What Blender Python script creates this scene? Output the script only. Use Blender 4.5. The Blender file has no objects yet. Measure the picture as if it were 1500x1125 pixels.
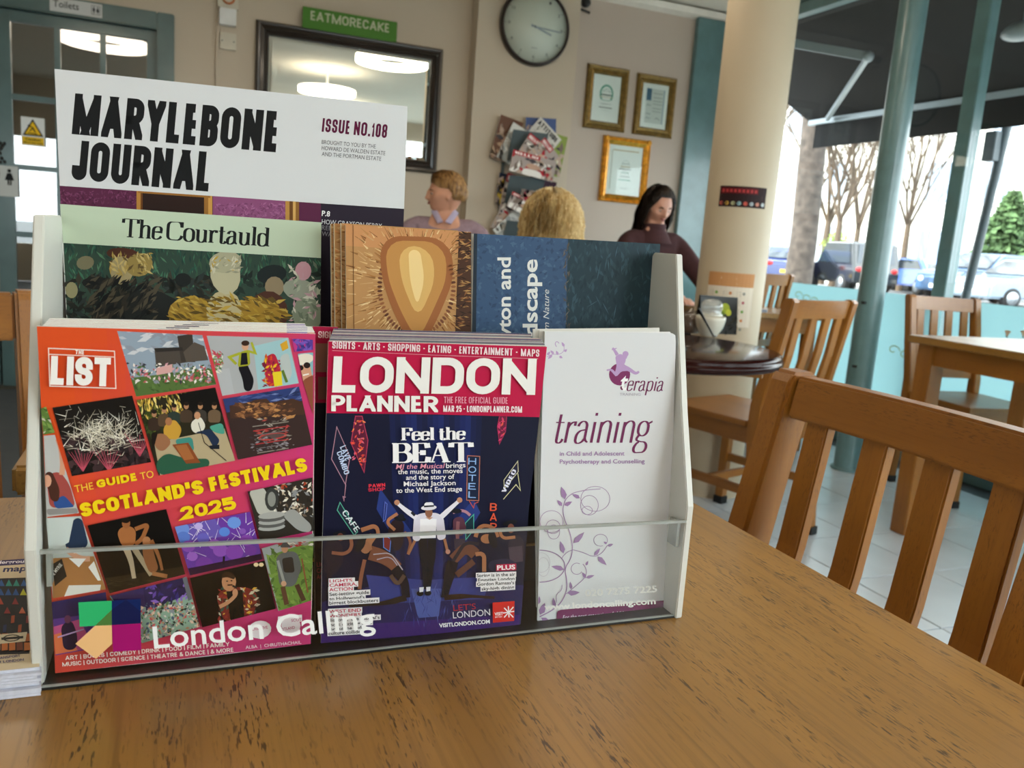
import bpy, bmesh, math, random
from mathutils import Vector, Matrix
from mathutils.geometry import tessellate_polygon
random.seed(7)
SC = bpy.context.scene
COL = SC.collection
R_ = math.radians
V = Vector
# ------------------------------------------------------------------ camera
CAM = V((0, 0, 1.0))
FPX = 1214.0
_p, _r, _y = R_(9.71), R_(4.27), R_(22.1)
FW = V((math.sin(_y)*math.cos(_p), math.cos(_y)*math.cos(_p), -math.sin(_p)))
_R0 = V((math.cos(_y), -math.sin(_y), 0)); _U0 = _R0.cross(FW)
RT = _R0*math.cos(_r) + _U0*math.sin(_r)
UP = -_R0*math.sin(_r) + _U0*math.cos(_r)
cd = bpy.data.cameras.new('camera'); cam = bpy.data.objects.new('camera', cd); COL.objects.link(cam)
cam.matrix_world = Matrix(((RT.x, UP.x, -FW.x, CAM.x), (RT.y, UP.y, -FW.y, CAM.y), (RT.z, UP.z, -FW.z, CAM.z), (0, 0, 0, 1)))
cd.sensor_width = 36; cd.lens = 36*FPX/1500; cd.clip_start = .02; cd.clip_end = 300
cd.dof.use_dof = True; cd.dof.focus_distance = .53; cd.dof.aperture_fstop = 17
SC.camera = cam
# ------------------------------------------------------------------ view, sky, sun
SC.view_settings.view_transform = 'Standard'; SC.view_settings.look = 'None'
SC.view_settings.gamma = 1; SC.view_settings.use_curve_mapping = False
SC.view_settings.exposure = 0.85
W = bpy.data.worlds.new('sky'); SC.world = W; W.use_nodes = True
_b = W.node_tree.nodes['Background']; _b.inputs[0].default_value = (.90, .96, 1, 1); _b.inputs[1].default_value = 4.8
def lamp(name, kind, loc, rot=(0, 0, 0), **k):
    d = bpy.data.lights.new(name, kind); o = bpy.data.objects.new(name, d); COL.objects.link(o)
    o.location = loc; o.rotation_euler = rot
    for a, b in k.items(): setattr(d, a, b)
    return o
lamp('sun', 'SUN', (0, 0, 8), (R_(0), R_(-52), R_(-14)), energy=9.0, angle=.01, color=(1, .95, .86))
# sky portals: only steer samples of the sky light through the window openings
lamp('sky_portal_rear', 'AREA', (-1.7, -2.62, 1.2), (R_(-90), 0, 0), shape='RECTANGLE', size=1.0, size_y=1.4).data.cycles.is_portal = True
lamp('sky_portal_rear_right', 'AREA', (2.5, -2.62, 1.45), (R_(-90), 0, 0), shape='RECTANGLE', size=1.9, size_y=1.9).data.cycles.is_portal = True
lamp('sky_portal_street', 'AREA', (3.81, 1.4, 1.35), (0, R_(90), 0), shape='RECTANGLE', size=2.8, size_y=7.6).data.cycles.is_portal = True

# ------------------------------------------------------------------ pixel helpers: points of the real planes seen in the photograph
def ray(x, y): return FW + RT*((x-750)/FPX) - UP*((y-562.5)/FPX)
def pz(x, y, z): d = ray(x, y); return CAM + d*((z-CAM.z)/d.z)
def py(x, y, Y): d = ray(x, y); return CAM + d*(Y/d.y)
def pxx(x, y, X): d = ray(x, y); return CAM + d*(X/d.x)

# ------------------------------------------------------------------ colour and materials
def lin(c):
    if isinstance(c, str): c = tuple(int(c[i:i+2], 16)/255 for i in (0, 2, 4))
    return tuple((v/12.92 if v <= .04045 else ((v+.055)/1.055)**2.4) for v in c)
MATS = {}
def nt(name):
    m = bpy.data.materials.new(name); m.use_nodes = True; t = m.node_tree
    return m, t, t.nodes['Principled BSDF']
def N(t, kind, **k):
    n = t.nodes.new(kind)
    for a, b in k.items():
        if a.startswith('i_'): n.inputs[a[2:].replace('_', ' ')].default_value = b
        else: setattr(n, a, b)
    return n
def mat(name, c, rough=.5, metal=0, var=.06, scale=12, bump=0, coat=0, **k):
    if name in MATS: return MATS[name]
    m, t, p = nt(name); MATS[name] = m
    c = lin(c)
    p.inputs['Roughness'].default_value = rough; p.inputs['Metallic'].default_value = metal
    if coat: p.inputs['Coat Weight'].default_value = coat; p.inputs['Coat Roughness'].default_value = .1
    tc = N(t, 'ShaderNodeTexCoord'); n = N(t, 'ShaderNodeTexNoise', i_Scale=scale, i_Detail=5.0)
    t.links.new(tc.outputs['Object'], n.inputs['Vector'])
    r = N(t, 'ShaderNodeValToRGB'); r.color_ramp.elements[0].position = .3; r.color_ramp.elements[1].position = .7
    r.color_ramp.elements[0].color = tuple(v*(1-var) for v in c)+(1,)
    r.color_ramp.elements[1].color = tuple(min(1, v*(1+var)) for v in c)+(1,)
    t.links.new(n.outputs['Fac'], r.inputs[0]); t.links.new(r.outputs[0], p.inputs['Base Color'])
    if bump:
        b = N(t, 'ShaderNodeBump', i_Strength=bump, i_Distance=.002)
        t.links.new(n.outputs['Fac'], b.inputs['Height']); t.links.new(b.outputs[0], p.inputs['Normal'])
    for a, b in k.items(): p.inputs[a].default_value = b
    return m
def wood(name, c0, c1, pore, axis='Y', rough=.35, grain=14, pores=.5, coat=.0):
    if name in MATS: return MATS[name]
    m, t, p = nt(name); MATS[name] = m
    tc = N(t, 'ShaderNodeTexCoord'); mp = N(t, 'ShaderNodeMapping')
    s = [1, 1, 1]; s['XYZ'.index(axis)] = .09
    mp.inputs['Scale'].default_value = s
    t.links.new(tc.outputs['Object'], mp.inputs[0])
    n1 = N(t, 'ShaderNodeTexNoise', i_Scale=float(grain), i_Detail=6.0, i_Distortion=.6)
    n0 = N(t, 'ShaderNodeTexNoise', i_Scale=3.0, i_Detail=2.0)
    mp2 = N(t, 'ShaderNodeMapping'); s2 = [1, 1, 1]; s2['XYZ'.index(axis)] = .13; mp2.inputs['Scale'].default_value = s2
    n2 = N(t, 'ShaderNodeTexNoise', i_Scale=800.0, i_Detail=2.0)
    n3 = N(t, 'ShaderNodeTexNoise', i_Scale=60.0, i_Detail=3.0)
    t.links.new(tc.outputs['Object'], mp2.inputs[0]); t.links.new(tc.outputs['Object'], n0.inputs[0])
    t.links.new(mp.outputs[0], n1.inputs[0]); t.links.new(mp2.outputs[0], n2.inputs[0]); t.links.new(mp.outputs[0], n3.inputs[0])
    r = N(t, 'ShaderNodeValToRGB'); r.color_ramp.elements[0].position = .28; r.color_ramp.elements[1].position = .72
    r.color_ramp.elements[0].color = lin(c0)+(1,); r.color_ramp.elements[1].color = lin(c1)+(1,)
    a = N(t, 'ShaderNodeMath', operation='ADD'); a2 = N(t, 'ShaderNodeMath', operation='MULTIPLY'); a2.inputs[1].default_value = .5
    t.links.new(n1.outputs[0], a.inputs[0]); t.links.new(n0.outputs[0], a.inputs[1]); t.links.new(a.outputs[0], a2.inputs[0])
    t.links.new(a2.outputs[0], r.inputs[0])
    pr = N(t, 'ShaderNodeValToRGB'); pr.color_ramp.elements[0].position = .56; pr.color_ramp.elements[1].position = .64
    pr.color_ramp.elements[0].color = (0, 0, 0, 1); pr.color_ramp.elements[1].color = (pores, pores, pores, 1)
    mlt = N(t, 'ShaderNodeMath', operation='MULTIPLY'); g = N(t, 'ShaderNodeMapRange'); g.inputs[1].default_value = .42; g.inputs[2].default_value = .6
    t.links.new(n3.outputs[0], g.inputs[0])
    t.links.new(n2.outputs[0], pr.inputs[0]); t.links.new(pr.outputs[0], mlt.inputs[0]); t.links.new(g.outputs[0], mlt.inputs[1])
    mx = N(t, 'ShaderNodeMix', data_type='RGBA'); mx.inputs['B'].default_value = lin(pore)+(1,)
    mp3 = N(t, 'ShaderNodeMapping'); s3 = [1, 1, 1]; s3['XYZ'.index(axis)] = .02; mp3.inputs['Scale'].default_value = s3
    n4 = N(t, 'ShaderNodeTexNoise', i_Scale=260.0, i_Detail=4.0, i_Distortion=.3); t.links.new(tc.outputs['Object'], mp3.inputs[0]); t.links.new(mp3.outputs[0], n4.inputs[0])
    g4 = N(t, 'ShaderNodeMapRange'); g4.inputs[1].default_value = .5; g4.inputs[2].default_value = .75; g4.inputs[4].default_value = pores*.45; t.links.new(n4.outputs[0], g4.inputs[0])
    mxx = N(t, 'ShaderNodeMath', operation='MAXIMUM'); t.links.new(mlt.outputs[0], mxx.inputs[0]); t.links.new(g4.outputs[0], mxx.inputs[1]); t.links.new(mxx.outputs[0], mx.inputs['Factor']); t.links.new(r.outputs[0], mx.inputs['A']); t.links.new(mx.outputs['Result'], p.inputs['Base Color'])
    p.inputs['Roughness'].default_value = rough; p.inputs['Coat Weight'].default_value = coat; p.inputs['Coat Roughness'].default_value = .22
    b = N(t, 'ShaderNodeBump', i_Strength=.12, i_Distance=.0006); b.invert = True
    t.links.new(mlt.outputs[0], b.inputs['Height']); t.links.new(b.outputs[0], p.inputs['Normal'])
    return m
def printmat(name='printed_paper', rough=.5, coat=0):
    m, t, p = nt(name); MATS[name] = m
    a = N(t, 'ShaderNodeAttribute', attribute_name='Col')
    t.links.new(a.outputs['Color'], p.inputs['Base Color']); p.inputs['Roughness'].default_value = rough
    p.inputs['Specular IOR Level'].default_value = .16
    return m
def glassmat(name, tint=(1, 1, 1), refl=.08, rough=.0, opac=0.0, ocol=(1, 1, 1)):
    m = bpy.data.materials.new(name); m.use_nodes = True; t = m.node_tree; MATS[name] = m
    t.nodes.remove(t.nodes['Principled BSDF']); out = t.nodes['Material Output']
    tr = N(t, 'ShaderNodeBsdfTransparent'); tr.inputs[0].default_value = tint+(1,)
    gl = N(t, 'ShaderNodeBsdfGlossy'); gl.inputs['Roughness'].default_value = rough
    lw = N(t, 'ShaderNodeLayerWeight'); pw = N(t, 'ShaderNodeMath', operation='POWER'); pw.inputs[1].default_value = 4.8
    t.links.new(lw.outputs['Facing'], pw.inputs[0]); ad = N(t, 'ShaderNodeMath', operation='MULTIPLY_ADD'); ad.inputs[1].default_value = .6; ad.inputs[2].default_value = refl
    t.links.new(pw.outputs[0], ad.inputs[0])
    mx = N(t, 'ShaderNodeMixShader'); t.links.new(ad.outputs[0], mx.inputs[0]); t.links.new(tr.outputs[0], mx.inputs[1]); t.links.new(gl.outputs[0], mx.inputs[2])
    last = mx
    if opac:
        df = N(t, 'ShaderNodeBsdfDiffuse'); df.inputs[0].default_value = ocol+(1,)
        m2 = N(t, 'ShaderNodeMixShader'); m2.inputs[0].default_value = opac
        t.links.new(mx.outputs[0], m2.inputs[1]); t.links.new(df.outputs[0], m2.inputs[2]); last = m2
    t.links.new(last.outputs[0], out.inputs[0])
    return m

# ------------------------------------------------------------------ mesh builder: collects shapes, links them as one object
class MB:
    def __init__(s): s.v = []; s.f = []; s.sm = []
    def add(s, vs, fs, smooth=False):
        o = len(s.v); s.v += [tuple(v) for v in vs]; s.f += [tuple(i+o for i in f) for f in fs]; s.sm += [smooth]*len(fs); return s
    def box(s, a, b):
        x0, y0, z0 = a; x1, y1, z1 = b
        x0, x1 = min(x0, x1), max(x0, x1); y0, y1 = min(y0, y1), max(y0, y1); z0, z1 = min(z0, z1), max(z0, z1)
        return s.add([(x0, y0, z0), (x1, y0, z0), (x1, y1, z0), (x0, y1, z0), (x0, y0, z1), (x1, y0, z1), (x1, y1, z1), (x0, y1, z1)],
                     [(0, 3, 2, 1), (4, 5, 6, 7), (0, 1, 5, 4), (1, 2, 6, 5), (2, 3, 7, 6), (3, 0, 4, 7)])
    def prism(s, prof, d):      # prof: list of 3D points (planar), d: extrusion vector
        n = len(prof); d = V(d); a = [V(q) for q in prof]
        return s.add(a+[q+d for q in a], [tuple(range(n))[::-1], tuple(range(n, 2*n))]+[(i, (i+1) % n, (i+1) % n+n, i+n) for i in range(n)])
    def bar(s, p, q, w, h, up=(0, 0, 1), w1=None, h1=None):   # rectangular bar between two points
        p, q = V(p), V(q); d = (q-p).normalized(); u = V(up)
        sd = d.cross(u)
        if sd.length < 1e-4: sd = d.cross(V((0, 1, 0)))
        sd.normalize(); u = sd.cross(d); w1 = w if w1 is None else w1; h1 = h if h1 is None else h1
        vs = []
        for c, ww, hh in ((p, w, h), (q, w1, h1)):
            vs += [c-sd*ww/2-u*hh/2, c+sd*ww/2-u*hh/2, c+sd*ww/2+u*hh/2, c-sd*ww/2+u*hh/2]
        return s.add(vs, [(0, 3, 2, 1), (4, 5, 6, 7), (0, 1, 5, 4), (1, 2, 6, 5), (2, 3, 7, 6), (3, 0, 4, 7)])
    def tube(s, pts, r, n=10, cap=True, smooth=True):
        pts = [V(q) for q in pts]; rs = r if isinstance(r, (list, tuple)) else [r]*len(pts)
        rings = []; u = None
        for i, c in enumerate(pts):
            d = (pts[min(i+1, len(pts)-1)]-pts[max(i-1, 0)])
            if d.length < 1e-9: d = V((0, 0, 1))
            d.normalize()
            if u is None: u = d.orthogonal().normalized()
            else:
                u = (u-d*u.dot(d))
                u = u.normalized() if u.length > 1e-6 else d.orthogonal().normalized()
            w = d.cross(u)
            rings.append([c+(u*math.cos(a)+w*math.sin(a))*rs[i] for a in (2*math.pi*k/n for k in range(n))])
        vs = [q for rg in rings for q in rg]; fs = []
        for i in range(len(pts)-1):
            for k in range(n):
                a = i*n+k; b = i*n+(k+1) % n; fs.append((a, b, b+n, a+n))
        s.add(vs, fs, smooth)
        if cap: s.add(rings[0], [tuple(range(n))[::-1]]); s.add(rings[-1], [tuple(range(n))])
        return s
    def lathe(s, prof, c=(0, 0, 0), n=28, smooth=True):       # prof: (r, z)
        vs = []; fs = []; c = V(c)
        for r, z in prof:
            for k in range(n):
                a = 2*math.pi*k/n; vs.append(c+V((r*math.cos(a), r*math.sin(a), z)))
        for i in range(len(prof)-1):
            for k in range(n):
                a = i*n+k; b = i*n+(k+1) % n; fs.append((a, b, b+n, a+n))
        return s.add(vs, fs, smooth)
    def ball(s, c, r, n=14, m=9, smooth=True):
        c = V(c); r = V(r) if isinstance(r, (tuple, list)) else V((r, r, r)); vs = []; fs = []
        for i in range(m+1):
            t = math.pi*i/m
            for k in range(n):
                a = 2*math.pi*k/n; vs.append((c.x+r.x*math.sin(t)*math.cos(a), c.y+r.y*math.sin(t)*math.sin(a), c.z+r.z*math.cos(t)))
        for i in range(m):
            for k in range(n):
                a = i*n+k; b = i*n+(k+1) % n; fs.append((a, a+n, b+n, b))
        return s.add(vs, fs, smooth)
    def build(s, name, m, parent=None, bevel=0, loc=None, seg=2):
        me = bpy.data.meshes.new(name)
        org = V(loc) if loc is not None else None
        vs = s.v if org is None else [tuple(V(q)-org) for q in s.v]
        me.from_pydata(vs, [], s.f); me.polygons.foreach_set('use_smooth', s.sm); me.update()
        if bevel:
            bm = bmesh.new(); bm.from_mesh(me); bmesh.ops.remove_doubles(bm, verts=bm.verts, dist=1e-6)
            bmesh.ops.recalc_face_normals(bm, faces=bm.faces)
            es = [e for e in bm.edges if len(e.link_faces) == 2 and e.calc_face_angle(0) > .6]
            bmesh.ops.bevel(bm, geom=es, offset=bevel, segments=seg, affect='EDGES', clamp_overlap=True)
            bm.to_mesh(me); bm.free()
        else:
            bm = bmesh.new(); bm.from_mesh(me); bmesh.ops.recalc_face_normals(bm, faces=bm.faces); bm.to_mesh(me); bm.free()
        o = bpy.data.objects.new(name, me); COL.objects.link(o)
        if m: me.materials.append(m)
        if parent: o.parent = parent
        if org is not None: o.location = org
        return o
def tag(o, label=None, cat=None, group=None, kind=None):
    for k, v in (('label', label), ('category', cat), ('group', group), ('kind', kind)):
        if v: o[k] = v
    return o
def thing(name, label, cat, loc=(0, 0, 0), rz=0, group=None):
    o = bpy.data.objects.new(name, None); COL.objects.link(o); o.location = loc; o.rotation_euler = (0, 0, rz)
    o.empty_display_size = .05
    return tag(o, label, cat, group)
def struct(name, mb, m, parent=None, **k):
    o = mb.build(name, m, parent, **k); o['kind'] = 'structure'; return o
def keep(o, parent):        # parent an object built in world coordinates under a placed root
    o.parent = parent; bpy.context.view_layer.update(); o.matrix_parent_inverse = parent.matrix_world.inverted(); return o
def lum(name, c, e):
    m = bpy.data.materials.new(name); m.use_nodes = True; p = m.node_tree.nodes['Principled BSDF']; MATS[name] = m
    p.inputs['Base Color'].default_value = lin(c)+(1,); p.inputs['Emission Color'].default_value = lin(c)+(1,); p.inputs['Emission Strength'].default_value = e
    return m
PRINT = printmat()
WHITE = mat('white_paint', (.86, .86, .85), .45)
PAPER = mat('white_paper', (.88, .88, .86), .6, var=.03)
# ------------------------------------------------------------------ flat print: coloured shapes laid on a real surface
ROUND = .5
def rnd(pts, R, closed=False, seg=6):
    """round the corners of a polyline; a vertex (x, y, 0) stays sharp"""
    n = len(pts); out = []
    for i, q in enumerate(pts):
        sharp = len(q) > 2 and q[2] == 0
        if (not closed and i in (0, n-1)) or sharp: out.append((q[0], q[1])); continue
        a = V(pts[i-1][:2]); b = V(q[:2]); c = V(pts[(i+1) % n][:2])
        la, lc = (a-b).length, (c-b).length
        r = min(R, la*.5 if (closed or i-1 > 0) else la, lc*.5 if (closed or i+1 < n-1) else lc)
        p0 = b+(a-b).normalized()*r; p3 = b+(c-b).normalized()*r; k = .45
        p1 = b+(p0-b)*k; p2 = b+(p3-b)*k
        for j in range(seg+1):
            t = j/seg; u = 1-t
            out.append(tuple(p0*u**3+p1*3*u*u*t+p2*3*u*t*t+p3*t**3))
    return out
# caps: strokes in a box 0..1 x 0..1 (x scaled by the glyph width); r = rounded vertices, s = sharp
CAPS = {
 'A': (1.0, [[(0, 0), (.5, 1)], [(.5, 1), (1, 0)], [(.2, .27), (.8, .27)]]),
 'B': (.85, [[(0, .5, 0), (0, 1, 0), (1, 1), (1, .52), (0, .52, 0)], [(0, .52, 0), (1, .52), (1, 0), (0, 0, 0), 'c']]),
 'C': (.9, [[(1, .72), (1, 1), (0, 1), (0, 0), (1, 0), (1, .28)]]),
 'D': (.9, [[(0, 0, 0), (0, 1, 0), (1, 1), (1, 0), 'c']]),
 'E': (.68, [[(1, 1, 0), (0, 1, 0), (0, 0, 0), (1, 0, 0)], [(0, .5), (.85, .5)]]),
 'F': (.7, [[(1, 1, 0), (0, 1, 0), (0, 0, 0)], [(0, .5), (.85, .5)]]),
 'G': (.92, [[(1, .72), (1, 1), (0, 1), (0, 0), (1, 0), (1, .47, 0), (.55, .47)]]),
 'H': (.9, [[(0, 0), (0, 1)], [(1, 0), (1, 1)], [(0, .5), (1, .5)]]),
 'I': (.0, [[(0, 0), (0, 1)]]),
 'J': (.75, [[(1, 1), (1, 0), (0, 0), (0, .25)]]),
 'K': (.9, [[(0, 0), (0, 1)], [(0, .38), (1, 1)], [(.3, .5), (1, 0)]]),
 'L': (.7, [[(0, 1), (0, 0, 0), (1, 0)]]),
 'M': (1.3, [[(0, 0), (0, 1)], [(0, 1), (.5, 0)], [(.5, 0), (1, 1)], [(1, 1), (1, 0)]]),
 'N': (.95, [[(0, 0), (0, 1)], [(0, 1), (1, 0)], [(1, 0), (1, 1)]]),
 'O': (.95, [[(0, 0), (0, 1), (1, 1), (1, 0), 'c']]),
 'P': (.85, [[(0, 0), (0, 1, 0), (1, 1), (1, .45), (0, .45, 0)]]),
 'Q': (.95, [[(0, 0), (0, 1), (1, 1), (1, 0), 'c'], [(.6, .25), (1.05, -.05)]]),
 'R': (.88, [[(0, 0), (0, 1, 0), (1, 1), (1, .47), (0, .47, 0)], [(.5, .47), (1, 0)]]),
 'S': (.85, [[(1, .74), (1, 1), (0, 1), (0, .52), (1, .48), (1, 0), (0, 0), (0, .26)]]),
 'T': (.85, [[(0, 1), (1, 1)], [(.5, 0), (.5, 1)]]),
 'U': (.92, [[(0, 1), (0, 0), (1, 0), (1, 1)]]),
 'V': (.95, [[(0, 1), (.5, 0)], [(.5, 0), (1, 1)]]),
 'W': (1.35, [[(0, 1), (.26, 0)], [(.26, 0), (.5, 1)], [(.5, 1), (.74, 0)], [(.74, 0), (1, 1)]]),
 'X': (.9, [[(0, 0), (1, 1)], [(0, 1), (1, 0)]]),
 'Y': (.9, [[(0, 1), (.5, .42)], [(1, 1), (.5, .42)], [(.5, 0), (.5, .45)]]),
 'Z': (.8, [[(0, 1, 0), (1, 1, 0), (0, 0, 0), (1, 0)]]),
 '0': (.8, [[(0, 0), (0, 1), (1, 1), (1, 0), 'c']]),
 '1': (.35, [[(0, .8), (1, 1, 0), (1, 0)]]),
 '2': (.8, [[(0, .7), (0, 1), (1, 1), (1, .5), (0, 0, 0), (1, 0)]]),
 '3': (.8, [[(0, .8), (0, 1), (1, 1), (1, .52), (.4, .52)], [(.4, .52), (1, .52), (1, 0), (0, 0), (0, .2)]]),
 '5': (.8, [[(1, 1, 0), (0, 1, 0), (0, .58, 0), (1, .6), (1, 0), (0, 0), (0, .22)]]),
 '7': (.75, [[(0, 1), (1, 1, 0), (.35, 0)]]),
 '8': (.82, [[(0, .5), (0, 1), (1, 1), (1, .5), 'c'], [(0, 0), (0, .5), (1, .5), (1, 0), 'c']]),
 '.': (.0, [[(0, 0), (0, .02)]]), ',': (.1, [[(.6, .05), (0, -.18)]]), "'": (.0, [[(0, .75), (0, 1)]]),
 '|': (.0, [[(0, -.1), (0, 1.1)]]), '-': (.4, [[(0, .45), (1, .45)]]), '!': (0, [[(0, .3), (0, 1)], [(0, 0), (0, .04)]]),
 '&': (.9, [[(1, 0), (.15, .75), (.2, 1), (.7, 1), (.7, .7), (0, .35), (0, 0), (.6, 0), (1, .45)]]),
 '*': (.12, [[(0, .5), (1, .5)]]),
}
# contrast pen letters: centre lines in em units (cap 1, x-height .66), serifs = (x, y, half width)
SER = {
 'T': (.82, [[(.41, 0), (.41, 1)], [(.03, .985), (.79, .985)], [(.03, .98), (.02, .76)], [(.79, .98), (.8, .76)]], [(.41, .02, .17)]),
 'C': (.85, [[(.78, .72), (.72, .99), (.4, 1.0), (.08, .95), (.06, .5), (.08, .05), (.4, 0), (.72, .02), (.8, .26)], [(.78, .7), (.78, 1)]], []),
 'F': (.68, [[(.17, 0), (.17, 1)], [(.03, .985), (.62, .985)], [(.62, .98), (.65, .74)], [(.17, .5), (.46, .5)], [(.46, .36), (.46, .64)]], [(.17, .02, .17)]),
 'B': (.78, [[(.17, 0), (.17, 1)], [(.05, .985, 0), (.66, .985), (.66, .53), (.2, .53, 0)], [(.17, .53, 0), (.74, .53), (.74, .015), (.05, .015, 0)]], [(.12, .985, .1), (.12, .015, .1)]),
 'E': (.68, [[(.17, 0), (.17, 1)], [(.03, .985), (.62, .985)], [(.62, .98), (.65, .74)], [(.17, .5), (.46, .5)], [(.46, .38), (.46, .62)], [(.03, .015), (.65, .015)], [(.64, .02), (.68, .28)]], []),
 'A': (.88, [['n', (.42, 1), (.13, 0)], [(.42, 1), (.7, 0)], [(.24, .35), (.6, .35)]], [(.13, .02, .12), (.7, .02, .17)]),
 'L': (.7, [[(.17, 0), (.17, 1)], [(.03, .015), (.65, .015)], [(.64, .02), (.68, .28)]], [(.17, .985, .15)]),
 'h': (.66, [[(.14, 0), (.14, 1)], [(.14, .48), (.2, .68), (.52, .7), (.52, 0)]], [(.14, .015, .14), (.52, .015, .13), (.07, .985, .07)]),
 'n': (.66, [[(.14, 0), (.14, .66)], [(.14, .48), (.2, .68), (.52, .7), (.52, 0)]], [(.14, .015, .14), (.52, .015, .13), (.07, .65, .07)]),
 'e': (.54, [[(.08, .38, 0), (.48, .38, 0), (.48, .67), (.08, .67), (.07, .0), (.36, -.02), (.5, .16)]], []),
 'o': (.6, [['c', (.07, -.02), (.07, .68), (.53, .68), (.53, -.02)]], []),
 'u': (.66, [[(.14, .66), (.14, 0), (.44, -.04), (.52, .2)], [(.52, .66), (.52, 0)]], [(.07, .65, .07), (.45, .65, .07), (.57, .015, .06)]),
 'r': (.48, [[(.14, 0), (.14, .66)], [(.14, .45), (.22, .68), (.4, .66)], [(.4, .68), (.4, .54)]], [(.14, .015, .14), (.07, .65, .07)]),
 't': (.42, [[(.17, .9), (.17, -.01), (.36, -.01), (.4, .12)], [(.02, .645), (.36, .645)]], []),
 'a': (.58, [[(.08, .52), (.1, .68), (.42, .68), (.42, .04), (.56, .02)], [(.42, .42), (.06, .36), (.06, -.02), (.3, -.02), (.42, .14)]], []),
 'l': (.3, [[(.15, 0), (.15, 1)]], [(.15, .015, .14), (.08, .985, .07)]),
 'i': (.3, [[(.15, 0), (.15, .66)], [(.15, .86), (.15, .95)]], [(.15, .015, .14), (.08, .65, .07)]),
 'd': (.66, [[(.5, 0), (.5, 1)], [(.5, .5), (.4, .68), (.07, .66), (.07, 0), (.4, -.03), (.5, .16)]], [(.43, .985, .07), (.56, .015, .07)]),
 'p': (.66, [[(.14, -.32), (.14, .66)], [(.14, .5), (.22, .68), (.57, .66), (.57, 0), (.2, -.03), (.14, .16)]], [(.14, -.31, .13), (.07, .65, .07)]),
 'g': (.6, [['c', (.08, .22), (.08, .68), (.46, .68), (.46, .22)], [(.15, .24), (.05, .1), (.2, .04), (.52, .02), (.52, -.3), (.04, -.32), (.04, -.06), (.2, .03)], [(.46, .62), (.58, .68)]], []),
 's': (.48, [[(.4, .5), (.38, .68), (.08, .68), (.06, .4), (.42, .3), (.44, -.02), (.08, -.02), (.05, .18)]], []),
 'm': (.98, [[(.14, 0), (.14, .66)], [(.14, .48), (.2, .68), (.5, .7), (.5, 0)], [(.5, .48), (.58, .68), (.86, .7), (.86, 0)]], [(.14, .015, .13), (.5, .015, .12), (.86, .015, .12), (.07, .65, .07)]),
 'b': (.66, [[(.14, 0), (.14, 1)], [(.14, .5), (.22, .68), (.57, .66), (.57, 0), (.2, -.03), (.14, .16)]], [(.07, .985, .07)]),
}
_fc = {}
def sans_tris(txt, bold):
    key = (txt, bold)
    if key in _fc: return _fc[key]
    cu = bpy.data.curves.new('t', 'FONT'); cu.body = txt; cu.size = 1; cu.offset = bold; cu.resolution_u = 3
    o = bpy.data.objects.new('t', cu); COL.objects.link(o)
    dg = bpy.context.evaluated_depsgraph_get(); me = o.evaluated_get(dg).to_mesh()
    vs = [v.co.copy() for v in me.vertices]; fs = [tuple(p.vertices) for p in me.polygons]
    o.evaluated_get(dg).to_mesh_clear(); bpy.data.objects.remove(o); bpy.data.curves.remove(cu)
    _fc[key] = (vs, fs); return _fc[key]
def clip_poly(poly, clip):
    out = [tuple(q) for q in poly]; n = len(clip)
    area = sum(clip[i][0]*clip[(i+1) % n][1]-clip[(i+1) % n][0]*clip[i][1] for i in range(n)); sg = 1 if area > 0 else -1
    for i in range(n):
        a, b = clip[i], clip[(i+1) % n]; inp = out; out = []
        if not inp: return []
        def side(p): return sg*((b[0]-a[0])*(p[1]-a[1])-(b[1]-a[1])*(p[0]-a[0]))
        for j, p in enumerate(inp):
            q = inp[j-1]; sp, sq = side(p), side(q)
            if (sp >= 0) != (sq >= 0):
                t = sq/(sq-sp); out.append((q[0]+(p[0]-q[0])*t, q[1]+(p[1]-q[1])*t))
            if sp >= 0: out.append(p)
    return out
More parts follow.
